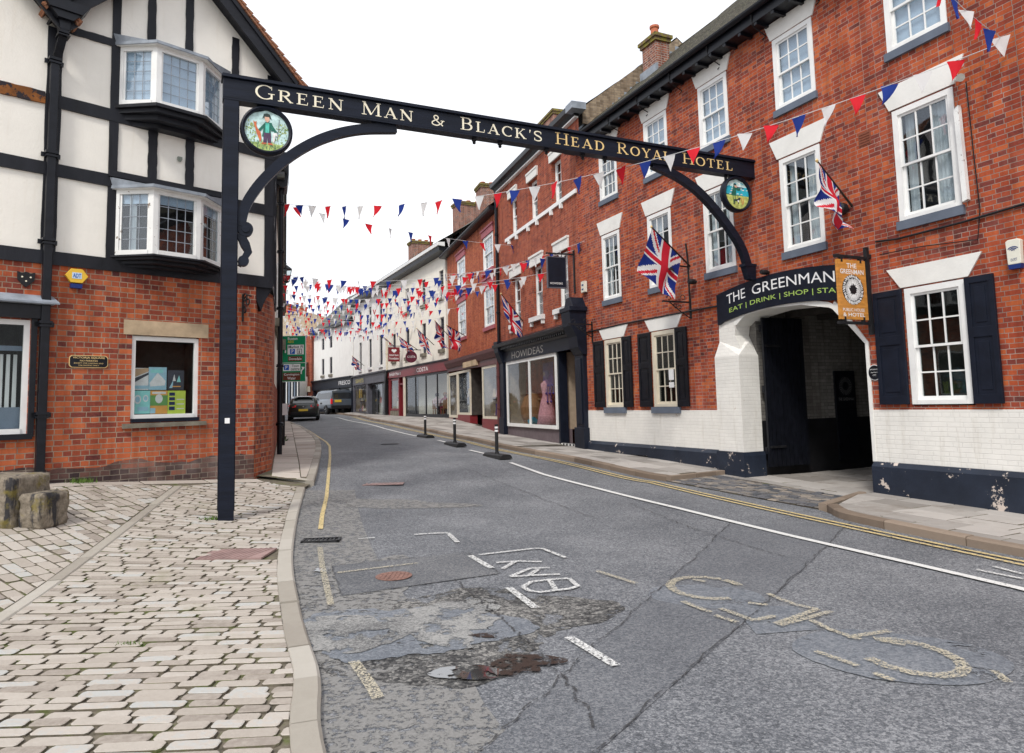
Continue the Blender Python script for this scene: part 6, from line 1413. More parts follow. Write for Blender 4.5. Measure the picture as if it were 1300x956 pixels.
bb_(MB().box(.0, .88, -.02, .02, 5.80, 5.84).box(.0, .04, -.03, .03, 4.7, 5.95).tube([(x0+.1, 0, 5.8), (x0+.1, 0, 5.72)], .012, 5).tube([(x1-.1, 0, 5.8), (x1-.1, 0, 5.72)], .012, 5), 'bracket', m_iron, bs)
tx = MB(); put_text(tx, 'HOWIDEAS', x0+.1, x1-.06, 4.93, 4.99, .032); bb_(tx, 'lettering', m_white_txt, bs)
q = B.rect(735, 366, 741, 377); al = thing('alarm_box', 'small ivory alarm box on the brick above the black shopfront console', 'alarm box', B, (-.1, 0, q[2])); MB().box(-.22, .0, 0, .08, 4.62, 4.92).build('cover', m_plastic_w, al); MB().box(-.16, -.06, .08, .085, 4.68, 4.72).box(-.16, -.06, .08, .085, 4.80, 4.84).build('symbol', m_plastic_b, al)
pipe('black downpipe between the two brick shop houses', B, 7.36, .10, 3.9, 9.7, .055, collars=(5, 6.5, 8, 9.4))
pipe('brown painted downpipe beside the maroon shopfront', B, 7.42, .12, .35, 3.85, .055, mat=m_brown, collars=(1.4, 2.6))

# ------------------------------------------------------------------ C: orange brick house
cb = thing('orange_brick_house', 'narrow orange brick house with tall white windows under rose coloured lintels', 'building', C_, (4, 0, .6))
C2 = [(.62, 2.10), (5.15, 6.68)]; 
mb = MB(); wall(mb, 0, 8.86, 3.7, 9.05, [(a, b, 6.98, 8.40) for a, b in C2]+[(a, b, 4.70, 6.34) for a, b in C2], depth=.12); mb.box(0, 8.86, -7, -.75, 0, 9); mb.add([(8.86, 0, 9.05), (8.86, -6, 9.05), (8.86, -3, 11.6)], [(0, 1, 2)]); mb.add([(8.86, 0, .5), (8.86, -6, .5), (8.86, -6, 9.05), (8.86, 0, 9.05)], [(0, 1, 2, 3)]); mb.build('brick_wall', m_brick_far, cb)
for a, b in C2:
    for z0, z1 in ((6.98, 8.40), (4.70, 6.34)):
        sash(cb, a+.01, b-.01, z0, z1-.005, v=.0, rows=2, cols=3, inner='curtain', fw=.12); MB().box(a-.1, b+.1, -.01, .05, z1, z1+.26).box(a-.16, b+.16, -.01, .09, z1+.26, z1+.34).build('lintel', m_rose, cb)
    MB().box(a-.1, b+.1, -.01, .09, 6.82, 6.975).box(a-.1, b+.1, -.01, .06, 4.55, 4.695).build('sill', m_brick_far if 0 else m_rose, cb)
mb = MB(); mb.side([(0, 9.03), (.30, 9.05), (.36, 9.12), (.34, 9.22), (0, 9.2)], -.05, 9.2); mb.build('eave', m_black, cb)
roof(cb, -.05, 9.2, .36, 9.2, -3, 11.8, m_slate, wav=.012)
chimney(cb, 8.3, 9.3, -3.6, -1.7, 10.2, 12.9, 4, pot_h=.22)
mb = MB(); mb.side([(0, 3.40), (.12, 3.40), (.22, 3.62), (.24, 3.74), (0, 3.82)], 0, 8.86); mb.build('shop_cornice', m_brown, cb)
MB().slab([(0, 3.12), (8.86, 3.25), (8.86, 3.4), (0, 3.4)], -.03, .06).build('fascia', m_brown, cb)
MB().box(3.0, 5.3, .06, .16, 3.25, 3.52).build('name_panel', m_stone, cb)
mb = MB(); mb.box(0, .3, -.2, .08, .3, 3.2); mb.build('pilaster', m_brown, cb)
mb = MB(); mb.box(.3, 2.6, -.3, .04, .4, 1.02); mb.box(4.6, 6.9, -.3, .04, .5, 1.15); mb.build('stall_riser', m_red, cb)
plainwin(cb, .3, 2.55, 1.02, 3.14, v=.03, cols=1, rows=1, fw=.10, mat=m_cream_paint, glass=m_glass_shop, back=m_room_l, depth=1.2, name='shop_window')
plainwin(cb, 4.55, 6.9, 1.15, 3.16, v=.03, cols=1, rows=1, fw=.10, mat=m_cream_paint, glass=m_glass_shop, back=m_room, depth=1.2, name='shop_window')
mb = MB(); mb.box(2.6, 4.5, -1.0, -.9, .5, 3.2); mb.box(3.4, 4.3, -.89, -.85, .7, 2.9); mb.build('door', m_cream_paint, cb)
plainwin(cb, 7.0, 8.8, 1.0, 3.16, v=.03, cols=1, rows=1, fw=.12, mat=m_cream_paint, glass=m_glass_shop, back=m_room_l, depth=1.2, name='shop_window')
MB().box(6.9, 8.86, -.3, .03, .5, 1.0).build('stall_riser', m_red, cb)

def goods(fr, u0, u1, z0, label, seed, v=-.5):
    t = thing('display_shelf', label, 'shop display', fr, ((u0+u1)/2, v, z0), 'shelves of goods in the shop windows'); R = random.Random(seed)
    mb = MB(); mb.box(u0, u1, v-.2, v+.2, z0, z0+.04); mb.box(u0, u1, v-.2, v+.1, z0+.75, z0+.79)
    for x in (u0, u1-.04): mb.box(x, x+.04, v-.2, v-.16, z0, z0+1.6)
    mb.build('shelf', m_wood, t)
    x = u0+.08; cs = [m_pink, m_teal, m_cream_paint, m_red, m_prp, m_plastic_w, m_stone, m_plastic_y]
    while x < u1-.25:
        w = R.uniform(.1, .24)
        for zz in (z0+.04, z0+.79):
            h = R.uniform(.12, .5); MB().lathe([(w/2, 0), (w/2*R.uniform(.6, 1.1), h*.6), (w/2*R.uniform(.3, 1), h)], (x+w/2, v+R.uniform(-.08, .1), zz), 10).build('goods', R.choice(cs), t)
        x += w+R.uniform(.05, .15)
goods(C_, .9, 2.7, 1.1, 'wooden shelf of mixed goods in the pane beside the brown pipe', 1); goods(C_, 5.2, 7.1, 1.2, 'wooden shelf of mixed goods in the middle maroon shop window', 2); goods(C_, 7.5, 8.9, 1.1, 'wooden shelf of mixed goods in the leftmost maroon shop window', 3)

# ------------------------------------------------------------------ D: cream house with the café
db = thing('cream_rendered_house', 'cream rendered house with a dark red cafe front and wide black and white eaves', 'building', D, (5, 0, .9))
DW = [(.3, .95), (3.18, 3.85), (6.18, 6.92), (9.0, 9.75)]
mb = MB(); wall(mb, -.01, 10.9, 3.85, 9.4, [(a, b, 4.5, 6.15) for a, b in DW]+[(a, b, 7.2, 8.6) for a, b in DW[:3]], depth=.16); mb.box(0, 10.9, -7, -.8, 0, 9.3); mb.add([(0, 0, .9), (0, -6, .9), (0, -6, 9.4), (0, -3, 11.6), (0, 0, 9.4)], [(0, 1, 2, 3, 4)]); mb.build('rendered_wall', m_render2, db)
for i, (a, b) in enumerate(DW):
    sash(db, a, b, 4.5, 6.15, v=-.08, cols=3, rows=2, inner=None, fw=.045, mat=m_grey, glass=m_glass_far); MB().box(a-.08, b+.08, -.01, .10, 4.30, 4.49).build('sill', m_sill, db)
    if i < 3: sash(db, a, b, 7.2, 8.6, v=-.08, cols=2, rows=2, inner='darkblind', fw=.045, mat=m_grey, glass=m_glass_far); MB().box(a-.08, b+.08, -.01, .10, 7.02, 7.19).build('sill', m_sill, db)
mb = MB(); mb.side([(0, 9.38), (.45, 9.42), (.5, 9.62), (0, 9.62)], -.4, 20.6); mb.build('eave', m_black, db)
mb = MB(); mb.side([(.2, 9.63), (.56, 9.66), (.58, 9.82), (.2, 9.85)], -.5, 20.6); mb.build('rain_gutter', m_white, db)
roof(db, -.4, 10.9, .55, 9.86, -3, 12.2, m_slate, wav=.012); chimney(db, 3.0, 4.0, -3.6, -2.0, 10.8, 13.2, 3, pot_h=.22)
mb = MB(); mb.slab([(-.4, 3.36), (7.3, 3.36), (7.3, 3.84), (-.4, 3.84)], -.02, .10); mb.slab([(7.32, 3.36), (10.6, 3.40), (10.6, 3.80), (7.32, 3.84)], -.02, .08); mb.build('fascia', m_red, db)
MB().side([(0, 3.85), (.16, 3.85), (.2, 3.92), (0, 3.97)], -.4, 10.8).build('shop_cornice', m_grey, db)
mb = MB(); put_text(mb, 'COSTA', 2.6, 4.6, 3.49, 3.72, .103, 0, .01); put_text(mb, 'British Heart', 7.7, 10.2, 3.52, 3.72, .083, 0, .01); mb.build('lettering', m_white_txt, db)
plainwin(db, -.3, 7.0, 1.05, 3.34, v=.0, cols=4, rows=1, fw=.10, mat=m_black, glass=m_glass_shop, back=m_room, depth=3.0, name='shop_window', mull=.10)
MB().box(-.3, 7.0, -.3, .02, .6, 1.05).build('stall_riser', m_black, db)
MB().box(7.0, 7.3, -.2, .06, .7, 3.36).build('pilaster', m_cream_paint, db)
plainwin(db, 8.4, 10.3, 1.35, 3.34, v=.0, cols=1, rows=1, fw=.12, mat=m_red, glass=m_glass_shop, back=m_room_l, depth=1.2, name='shop_window')
mb = MB(); mb.box(8.4, 10.4, -.3, .02, .7, 1.33); mb.build('stall_riser', m_sill, db)
mb = MB(); mb.box(7.35, 7.5, -.2, .03, .7, 3.36); mb.box(8.25, 8.4, -.2, .03, .7, 3.36); mb.box(7.5, 8.25, -.35, -.3, .9, 3.36); mb.box(7.5, 8.25, -.3, .0, 2.9, 3.0); mb.box(10.3, 10.55, -.2, .04, .7, 3.36); mb.build('door_frame', m_red, db)
MB().box(7.55, 8.2, -.29, -.27, 1.0, 2.88).build('door', m_glass_shop, db)
# half arch beside it
mb = MB(); P = [(10.95, .7), (10.95, 2.6), (10.9, 3.1), (10.8, 3.5), (10.62, 3.8)]; mb.strip(P, .3, .02, .2); mb.build('curved_bracket', m_iron, db)
# ------------------------------------------------------------------ E: white house with the grey shopfront
eb = thing('white_rendered_house', 'plain white rendered house with tall sash windows above a grey shopfront', 'building', D, (15, 0, 1.0))
EW = [(12.15, 12.97), (15.0, 15.8), (17.9, 18.65)]
mb = MB(); wall(mb, 10.9, 20.45, 3.95, 9.4, [(a, b, 4.4, 6.4) for a, b in EW]+[(a, b, 7.1, 8.7) for a, b in EW], depth=.16, v=-.02); mb.box(10.9, 20.45, -7, -.8, 0, 9.3); mb.build('rendered_wall', m_render, eb)
for a, b in EW:
    sash(eb, a, b, 4.4, 6.4, v=-.1, cols=2, rows=2, inner=None, fw=.045, mat=m_grey, glass=m_glass_far); sash(eb, a, b, 7.1, 8.7, v=-.1, cols=2, rows=2, inner='darkblind', fw=.045, mat=m_grey, glass=m_glass_far)
    MB().box(a-.08, b+.08, -.03, .08, 4.22, 4.39).box(a-.08, b+.08, -.03, .08, 6.94, 7.09).build('sill', m_white, eb)
roof(eb, 10.9, 20.6, .55, 9.86, -3, 12.2, m_slate, wav=.012); chimney(eb, 12.2, 13.2, -3.6, -2.2, 10.8, 13.0, 3, pot_h=.22)
mb = MB(); mb.slab([(11.1, 3.25), (20.4, 3.25), (20.4, 3.86), (11.1, 3.86)], -.02, .08); mb.side([(0, 3.86), (.2, 3.88), (.22, 3.98), (0, 4.0)], 11.0, 20.45)
for a, b in ((11.1, 11.35), (15.9, 16.3), (20.1, 20.4)): mb.box(a, b, -.3, .05, .8, 3.25)
mb.build('fascia', m_grey, eb)
plainwin(eb, 16.3, 20.1, 1.2, 3.22, v=.0, cols=2, rows=1, fw=.08, mat=m_grey, glass=m_glass_shop, back=m_room_l, depth=1.2, name='shop_window')
MB().box(18.0, 18.9, -.06, -.05, 2.3, 2.95).build('yellow_poster', m_plastic_y, eb)
plainwin(eb, 11.35, 15.9, 1.0, 3.22, v=-.2, cols=3, rows=1, fw=.08, mat=m_grey, glass=m_glass_shop, back=m_room, depth=2, name='shop_window')
mb = MB(); put_text(mb, 'savers', 17.0, 19.4, 3.4, 3.7, .083, 0, .01); mb.build('lettering', plain('olive_lettering', (.42, .36, .10), .5), eb)
pipe('cream painted downpipe joining the two white houses', D, 10.9, .06, 1.0, 9.3, .06, mat=m_cream_paint, collars=(3, 5, 7))
goods(D, 9.0, 10.6, 1.4, 'wooden shelf of mixed goods in the narrow red framed window', 4); goods(D, 17, 20.3, 1.3, 'wooden shelf of mixed goods in the grey shopfront', 5)
# ------------------------------------------------------------------ F: far white house at the bend
fb = thing('far_white_house', 'far white rendered house at the bend with a dark slate roof and navy shopfront', 'building', Fh, (5, 0, 1.1))
FW = [(5.6, 6.4), (8.0, 8.8)]
mb = MB(); wall(mb, 0, 11.4, 4.0, 8.4, [(a, b, 4.5, 5.9) for a, b in FW]+[(a, b, 6.7, 7.7) for a, b in FW], depth=.12); mb.box(0, 11.4, -7, -.8, 0, 8.3); mb.box(0, 3.6, -.2, .04, 3.4, 8.38); mb.add([(11.4, 0, 1), (11.4, -6, 1), (11.4, -6, 8.4), (11.4, -3, 11.6), (11.4, 0, 8.4)], [(0, 1, 2, 3, 4)]); mb.build('rendered_wall', m_render, fb)
for a, b in FW:
    sash(fb, a, b, 4.5, 5.9, v=-.06, cols=2, rows=2, inner=None, fw=.05, mat=m_grey, glass=m_glass_far); sash(fb, a, b, 6.7, 7.7, v=-.06, cols=2, rows=2, inner=None, fw=.05, mat=m_grey, glass=m_glass_far); MB().box(a-.1, b+.1, 0, .1, 4.25, 4.45).build('sill', m_sill, fb)
MB().box(-.1, 11.5, .0, .4, 8.25, 8.45).build('eave', m_black, fb)
roof(fb, -.1, 11.5, .4, 8.45, -3.2, 12.0, m_slate)
mb = MB(); mb.box(0, 11.4, 0, .15, 3.2, 3.95); mb.box(0, 11.4, 0, .3, 3.95, 4.05)
for a in (0, 3.5, 7.2, 11.0): mb.box(a, a+.35, -.1, .08, .9, 3.2)
mb.build('fascia', m_navy, fb)
mb = MB(); put_text(mb, 'FRESCO', .3, 3.3, 3.42, 3.74, .155, 0, .01); mb.build('lettering', m_white_txt, fb)
for a, b in ((.35, 3.5), (3.85, 7.2), (7.55, 11.0)): plainwin(fb, a, b, 1.5, 3.2, v=.0, cols=2, rows=1, fw=.1, mat=m_navy, glass=m_glass_shop, back=m_room, depth=1.5, name='shop_window')
MB().box(.35, 11, -.3, .0, .8, 1.5).build('stall_riser', m_navy, fb)
# ------------------------------------------------------------------ buildings that close the view on the left
_p = Fh.w(11.3, .2); CL = FR(_p[0], _p[1], -78)
hb_ = thing('brown_brick_house', 'brown brick house with cream shop sign closing the far end of the street', 'building', CL, (2, 0, 1.1))
mb = MB(); mb.box(.05, 2.1, -6, 0, 0, 8.2); mb.build('brick_wall', m_brick_mid, hb_)
MB().box(.1, 1.9, .0, .2, 3.1, 3.6).build('fascia', m_cream_paint, hb_); plainwin(hb_, .4, 1.8, 1.5, 3.05, v=.05, cols=1, rows=1, mat=m_navy, glass=m_glass_shop, back=None)
MB().box(.9, 1.7, .0, .05, 5.0, 6.4).build('window', m_white_old, hb_)
sbh = thing('stone_gabled_house', 'pale stone house with coped gable and brick chimneys at the far end', 'building', CL, (5, -4, 1))
SU = lambda px, py, off=-4.: CL.uv(px, py, off)
a = SU(391, 404); b_ = SU(357, 404); top = SU(372, 398)
gx0, gx1 = min(SU(393, 430)[0], SU(350, 430)[0]), max(SU(393, 430)[0], SU(345, 430)[0]); gz = SU(388, 420)[1]; tz = SU(374, 399)[1]; cxg = SU(372, 400)[0]
mb = MB(); mb.slab([(gx0, 0), (gx1, 0), (gx1, gz), (cxg+1.2, tz), (cxg-1.2, tz), (gx0, gz)], -9, -4); mb.build('stone_wall', m_yellowstone, sbh)
mb = MB(); mb.strip([(gx0-.1, gz), (cxg-1.2, tz+.1), (cxg+1.2, tz+.1), (gx1+.1, gz)], .25, -9, -3.9); mb.build('coping', m_stone, sbh)
for px0, px1, py0, py1, n_ in ((371, 383.5, 389, 400, 2), (357.5, 365.5, 386, 425, 1)):
    c0 = SU(px0, py0, -5); c1 = SU(px1, py1, -5); chimney(sbh, min(c0[0], c1[0]), max(c0[0], c1[0]), -6, -5, c1[1]-1.5, c0[1], n_, mat=m_brick_far, pot_h=.4)
lt_o = SW.w(-30.2, -.05); LT = FR(lt_o[0], lt_o[1], 140)
lt = thing('brick_terrace', 'red brick terrace round the bend beyond the rendered house on the left', 'building', LT, (-8, 0, 1))
mb = MB(); mb.box(-16, 0, -6, 0, 0, 8.2); mb.build('brick_wall', m_brick_mid, lt); mb = MB(); mb.side([(.3, 8.2), (-3, 10.8), (-6.2, 8.2)], -16, 0); mb.build('roof', m_slate, lt)
for u in (-14, -11, -8, -5, -2):
    for z in (2.2, 5.2): MB().box(u-.5, u+.4, -.01, .04, z, z+1.5).build('window', m_white_old, lt)
wt = thing('timbered_shop', 'low black and white timbered shop front behind the parked hatchback', 'building', CL, (4, 1.5, 1))
u0, u1 = CL.uv(379.5, 500, 1.5)[0], CL.uv(348, 500, 1.5)[0]; zt = CL.uv(368, 478, 1.5)[1]; zb = .8
mb = MB(); mb.box(u0, u1, 0, 1.5, zb, zt); mb.build('plaster_wall', m_render, wt)
mb = MB(); mb.box(u0-.05, u1, 1.4, 1.75, zt, zt+.35)
k = 9
for i in range(k+1): x = u0+(u1-u0)*i/k; mb.box(x-.06, x+.06, 1.5, 1.56, zb, zt)
mb.box(u0, u1, 1.5, 1.555, zb+1.0, zb+1.15); mb.build('timber_frame', m_timber, wt)
for i in range(1, k, 2): x = u0+(u1-u0)*(i+.5)/k; MB().box(x-.22, x+.22, 1.5, 1.53, zb+1.25, zt-.3).build('window', m_darkblind, wt)
mb = MB(); mb.add([(u0-.1, 1.9, zt+.35), (u1, 1.9, zt+.35), (u1, -.5, zt+1.6), (u0-.1, -.5, zt+1.6)], [(0, 1, 2, 3)]); mb.build('roof', m_roof_moss, wt)
# ------------------------------------------------------------------ bunting
def pennant_mesh(m, seed):
    R = random.Random(seed); mb = MB(); w, h = .23, .30; n = 5; vs = []; ph = R.uniform(0, 6); sk = R.uniform(-.09, .09); tw = R.uniform(-.6, .6)
    for j in range(n+1):
        t = j/n; ww = w*(1-t)
        for i in range(5):
            s_ = i/4-.5; x = s_*ww+sk*t*t; y = .02*sin(ph+s_*5+t*3)*t+sin(tw*t)*x*.8; vs.append((x*cos(tw*t*.6), y, -h*t*(1-.05*abs(tw))))
    mb.add(vs, [(j*5+i, j*5+i+1, (j+1)*5+i+1, (j+1)*5+i) for j in range(n) for i in range(4)])
    me = bpy.data.meshes.new('pennant'); me.from_pydata(mb.v, [], mb.f); me.materials.append(m); me.polygons.foreach_set('use_smooth', [True]*len(me.polygons)); return me
PEN = [[pennant_mesh(m, 10*k+j) for j in range(4)] for k, m in enumerate((m_pr, m_pw, m_pb))]
ORD = (0, 1, 2)
def bunting(label, P, Q, sag, spacing=.45, start=0, pts=None, seed=0, scale=1., rot=.5):
    P, Q = np.array(P, float), np.array(Q, float); R = random.Random(seed); ln = np.linalg.norm(Q-P)
    t_ = thing('bunting', label, 'bunting', loc=tuple(P), group='red, white and blue bunting across the street')
    f = lambda t: P+(Q-P)*t-np.array([0, 0, 4*sag*t*(1-t)])
    mb = MB(); mb.tube([f(t)-P for t in np.linspace(0, 1, 30)], .005, 4); mb.build('string', m_string, t_)
    ts = pts if pts is not None else np.arange(spacing*.6/ln, 1, spacing/ln); az = atan2(Q[1]-P[1], Q[0]-P[0])
    for i, t in enumerate(ts):
        k = ORD[(i+start) % 3]; o = bpy.data.objects.new('pennant', PEN[k][R.randrange(4)]); col.objects.link(o); o.parent = t_
        o.location = f(t)-P; big = R.random() < .12
        o.rotation_euler = (R.gauss(0, .10), R.gauss(0, .08), az+(R.gauss(0, .25) if not big else R.choice((1.1, -1.1)))); s_ = scale*R.uniform(.92, 1.06); o.scale = (s_, s_, s_)
    return t_
def tpx(P, Q, pxs):
    out = []
    for px in pxs:
        r = (px-650)/877; a = P[0]-r*P[1]; b = (Q[0]-P[0])-r*(Q[1]-P[1]); out.append(-a/b)
    return out
wl_pt = lambda px, py, s_: None
A0 = G.pt(1278, 52); 
def at_depth(px, py, Y): r = ray(px, py); return E0+r*(Y/r[1])
A1 = at_depth(352, 258, 17.6)
mid = at_depth(797, 213, 0+float(A0[1]+(A1[1]-A0[1])*.37)); tm_ = .37
def sagfor(P, Q, px, py):
    t = tpx(P, Q, [px])[0]; y = P[1]+(Q[1]-P[1])*t; z = at_depth(px, py, y)[2]; zl = P[2]+(Q[2]-P[2])*t; return max(.01, (zl-z)/(4*t*(1-t)))
s_ = sagfor(A0, A1, 797, 213)
bunting('long bunting line from the inn wall crossing below the black beam', A0, A1, s_, pts=tpx(A0, A1, [1245, 1200, 1155, 1112, 1073, 1033, 996, 961, 927, 893, 861, 829, 797, 768, 740, 710, 684, 658, 636, 612, 583, 559, 540, 511, 480, 457, 436, 415, 395, 378, 362]), start=0, seed=1)
A2 = at_depth(1150, -70, 7.6)
bunting('short bunting line rising from the inn wall out of the top right corner', A0, A2, .12, .30, 1, seed=2)
W1 = at_depth(352, 262, 17.8)
def line(px0, py0, Y0, px1, py1, Y1, pm=None, sp=.62, label='', seed=3, start=0, sc=1.):
    P, Q = at_depth(px0, py0, Y0), at_depth(px1, py1, Y1); sg_ = sagfor(P, Q, *pm) if pm else .25; return bunting(label, P, Q, sg_, sp, start, None, seed, sc)
line(356, 258, 17.8, 668, 313, 25.0, (500, 291), .78, 'bunting line that sinks across the sky towards the orange brick house', 5)
bR = lambda px, py: float(B.pt(px, py)[1]); cR = lambda px, py: float(C_.pt(px, py)[1])
line(742, 306, bR(742, 306)-.1, 560, 348, 30, None, .55, 'bunting line across the upper windows of the tall brick shop house', 6, 2, .95)
line(728, 318, bR(728, 318)-.1, 357, 348, 24, (560, 352), .60, 'bunting line from the middle of the tall brick house down to the left wall', 7, 1, .95)
line(700, 345, bR(700, 345)-.1, 357, 352, 26, (540, 365), .60, 'bunting line crossing in front of the orange brick house', 8, 0, .95)
R = random.Random(99)
rows_ = [(690, 350, 23.0, 357, 347, 27), (672, 352, 26.0, 357, 350, 28.5), (640, 356, 26.6, 357, 372, 30), (622, 348, 28.5, 357, 353, 33), (608, 362, 30.0, 357, 371, 34), (596, 366, 31.5, 357, 366, 37), (585, 378, 33.0, 357, 380, 39), (573, 375, 35, 357, 385, 41), (560, 384, 36.5, 357, 388, 43), (548, 392, 38, 360, 392, 46), (536, 390, 40, 360, 400, 48), (522, 398, 42, 360, 404, 50), (510, 402, 44, 362, 408, 52), (498, 408, 46, 362, 411, 54), (486, 410, 48, 364, 415, 56), (474, 416, 50, 366, 418, 57)]
wh = ('brick house window', 'first white house')
for i, (a, b, c0, d0, e, f_) in enumerate(rows_):
    names = ['nearest', 'second nearest', 'third nearest', 'fourth', 'fifth', 'sixth', 'seventh', 'eighth', 'ninth', 'tenth', 'eleventh', 'twelfth', 'thirteenth', 'third farthest', 'second farthest', 'farthest']
    line(a, b, c0, d0, e, f_, (R.uniform(440, 480), (b+e)/2+R.uniform(14, 22)*30/(c0+4)), .50+.012*i, 'bunting line high over the bend of the street, the %s of the far lines' % names[i], 20+i, i, .98)

more_ = [(652, 342, 25.6, 357, 362, 29, 'gently sagging bunting line below the nearest far lines'), (628, 366, 28, 357, 385, 36, 'bunting line across the lower windows of the orange brick house'), (600, 388, 31, 357, 393, 40, 'bunting line at the height of the pole flags'), (575, 402, 35, 358, 398, 42, 'bunting line starting beside the orange brick corner'), (555, 410, 38, 360, 412, 50, 'bunting line just above the pole flags of the cream house'), (530, 418, 41, 360, 420, 55, 'lowest bunting line above the grey shopfront')]
for i, (a, b, c0, d0, e, f_, lb_) in enumerate(more_): line(a, b, c0, d0, e, f_, ((a+d0)/2, (b+e)/2+9), .55+.01*i, lb_, 60+i, i, .98)
# ------------------------------------------------------------------ flags
def uj(x, y):
    """colour of a flag at x 0..2 along the fly, y 0..1"""
    X_, Y_ = x-1, y-.5
    if abs(X_) < .1 or abs(Y_) < .1: return 0
    if abs(X_) < .166 or abs(Y_) < .166: return 1
    for sgn in (1, -1):
        d = (Y_-sgn*X_*.5)/sqrt(1.25)
        side = 1 if (X_ > 0) == (sgn > 0) else 1
        q = d*(1 if X_ > 0 else -1)*sgn
        if (sgn > 0 and X_*Y_ > 0) or (sgn < 0 and X_*Y_ < 0):
            if -.067*1.0 < q < 0: return 0
            if abs(d) < .1: return 1
    return 2
def flag_mesh(seed, drape=.8, fold=.10):
    R = random.Random(seed); nu, nv = 56, 34; vs = []; ph = R.uniform(0, 6); H_, L_ = 1.0, 1.55
    return R, nu, nv, ph
def flag(label, tip, base, fly, lateral, size=1., seed=0, group='union flags on poles', fold=.07, fr=None, lamp=False):
    """tip and base of the pole in the world; the cloth hangs from its upper part"""
    tip, base = np.array(tip), np.array(base); t_ = thing('union_flag', label, 'flag', loc=tuple(base), group=group)
    mb = MB(); mb.tube([np.zeros(3), tip-base], [.02, .014], 8); mb.build('pole', m_pole, t_); 
    MB().lathe([(.0, -.04), (.03, 0), (.0, .04)], tuple(tip-base), 8).build('finial', m_gold, t_)
    R = random.Random(seed); ph = R.uniform(0, 6); nu, nv = 60, 36; ax = tip-base; pl = np.linalg.norm(ax); ax = ax/pl; hl = min(pl*.86, size)
    down = np.array([0, 0, -1.]); lat = np.array(lateral, float); vs = []
    nrm_ = np.cross(ax, down); nrm_ /= np.linalg.norm(nrm_)
    for i in range(nu+1):
        for j in range(nv+1):
            a, b = i/nu, j/nv     # a along the fly, b down the hoist
            p0 = (tip-base)-ax*(hl*b+.02); D_ = down*fly*a+lat*a*(1-.25*b)
            pinch = 1-.0*a; p = p0+D_+nrm_*fold*(sin(b*9+a*4+ph)*a*(.5+.5*a)+.5*sin(a*11+ph+b*2)*a)
            p = p + ax*(.10*a*sin(b*7+ph)) - (tip-base-ax*hl*.5)*0
            vs.append(tuple(p))
    me = bpy.data.meshes.new('cloth'); fs = []; mi = []
    for i in range(nu):
        for j in range(nv): fs.append((i*(nv+1)+j, (i+1)*(nv+1)+j, (i+1)*(nv+1)+j+1, i*(nv+1)+j+1)); mi.append(uj((i+.5)/nu*2, (j+.5)/nv))
    me.from_pydata(vs, [], fs)
    for m in (m_fr, m_fw, m_fb): me.materials.append(m)
    me.polygons.foreach_set('material_index', mi); me.polygons.foreach_set('use_smooth', [True]*len(fs)); o = bpy.data.objects.new('cloth', me); col.objects.link(o); o.parent = t_
    return t_
def fpt(fr, px, py, off): return fr.pt(px, py, off)
flag('large union flag spread open on a slanting pole between the inn windows', fpt(G, 827, 288, 1.15), fpt(G, 876, 338, .0), .98, (-.26, .02, 0), 1.05, 3, fold=.05)
flag('union flag hanging furled from a slanting pole beside the middle window of the inn', fpt(G, 1037, 204, .75), fpt(G, 1082, 262, .0), .78, (.10, .02, 0), .62, 8, fold=.13)
flag('union flag drooping over the black shop sign of the tall brick house', fpt(B, 636, 373, .9), fpt(B, 664, 408, .0), .95, (.12, 0, 0), 1.05, 5, fold=.09)
flag('union flag on the orange brick house above the maroon cornice', fpt(C_, 567, 413, 1.0), fpt(C_, 590, 426, .0), .95, (.1, 0, 0), .9, 6, fold=.13)
flag('union flag at the corner of the cream house beside the orange brick', fpt(D, 552, 407, 1.3), fpt(D, 571, 428, .0), 1.05, (.15, 0, 0), 1.0, 7, fold=.15)
flag('small open union flag left of the pipe on the cream house', fpt(D, 529, 417, 1.2), fpt(D, 551, 438, .0), .95, (.25, 0, 0), 1.0, 4)
flag('union flag hanging over the round maroon sign', fpt(D, 506, 427, 1.3), fpt(D, 530, 444, .0), .75, (.25, 0, 0), 1.1, 9, fold=.16)
flag('furled union flag on a pole above the square maroon sign', fpt(D, 487, 428, 1.3), fpt(D, 508, 446, .0), .2, (.1, 0, 0), 1.2, 10)
flag('union flag low on the white house above the grey shopfront', fpt(D, 447, 452, 1.2), fpt(D, 462, 464, .0), .8, (.1, 0, 0), 1.0, 11, fold=.2)

# scrolled sign brackets on the inn
def scroll_bracket(fr, u, z, label, h=1.15, arm=.75, lamp=True):
    t = thing('iron_bracket', label, 'bracket', fr, (u, 0, z-h), 'scrolled iron brackets on the brick'); mb = MB(); mb.box(u-.02, u+.02, .0, .03, z-h, z+.08); mb.box(u-.015, u+.015, 0, arm, z-.02, z+.015)
    mb.tube([(u, .03, z-.35), (u, arm*.35, z-.22), (u, arm*.75, z-.02)], .012, 6)
    for cy, cz_, r in ((.20, z+.09, .07), (.42, z-.10, .06), (.58, z+.07, .06), (.30, z-.12, .05)): mb.tube([(u, cy+r*cos(w)*(1-i*.03), cz_+r*sin(w)*(1-i*.03)) for i, w in enumerate(np.linspace(0, 5.4, 16))], .009, 5)
    mb.build('scrollwork', m_iron, t); return t
p = G.uv(876, 384); br_ = scroll_bracket(G, p[0]-.02, p[1], 'tall scrolled iron bracket carrying a lamp beside the large flag', .35, .75)
mb = MB(); u = p[0]-.02; mb.tube([(u, .02, p[1]), (u, .03, p[1]+1.0), (u, .06, p[1]+1.3)], .02, 8); mb.tube([(u, .04, p[1]+.78), (u, .55, p[1]+.80)], .018, 6); mb.build('stem', m_iron, br_)
mb = MB(); mb.lathe([(.14, 0), (.10, .07), (.04, .10), (.03, .16)], (u, .58, p[1]+.66), 14); mb.build('lamp_shade', m_iron, br_)
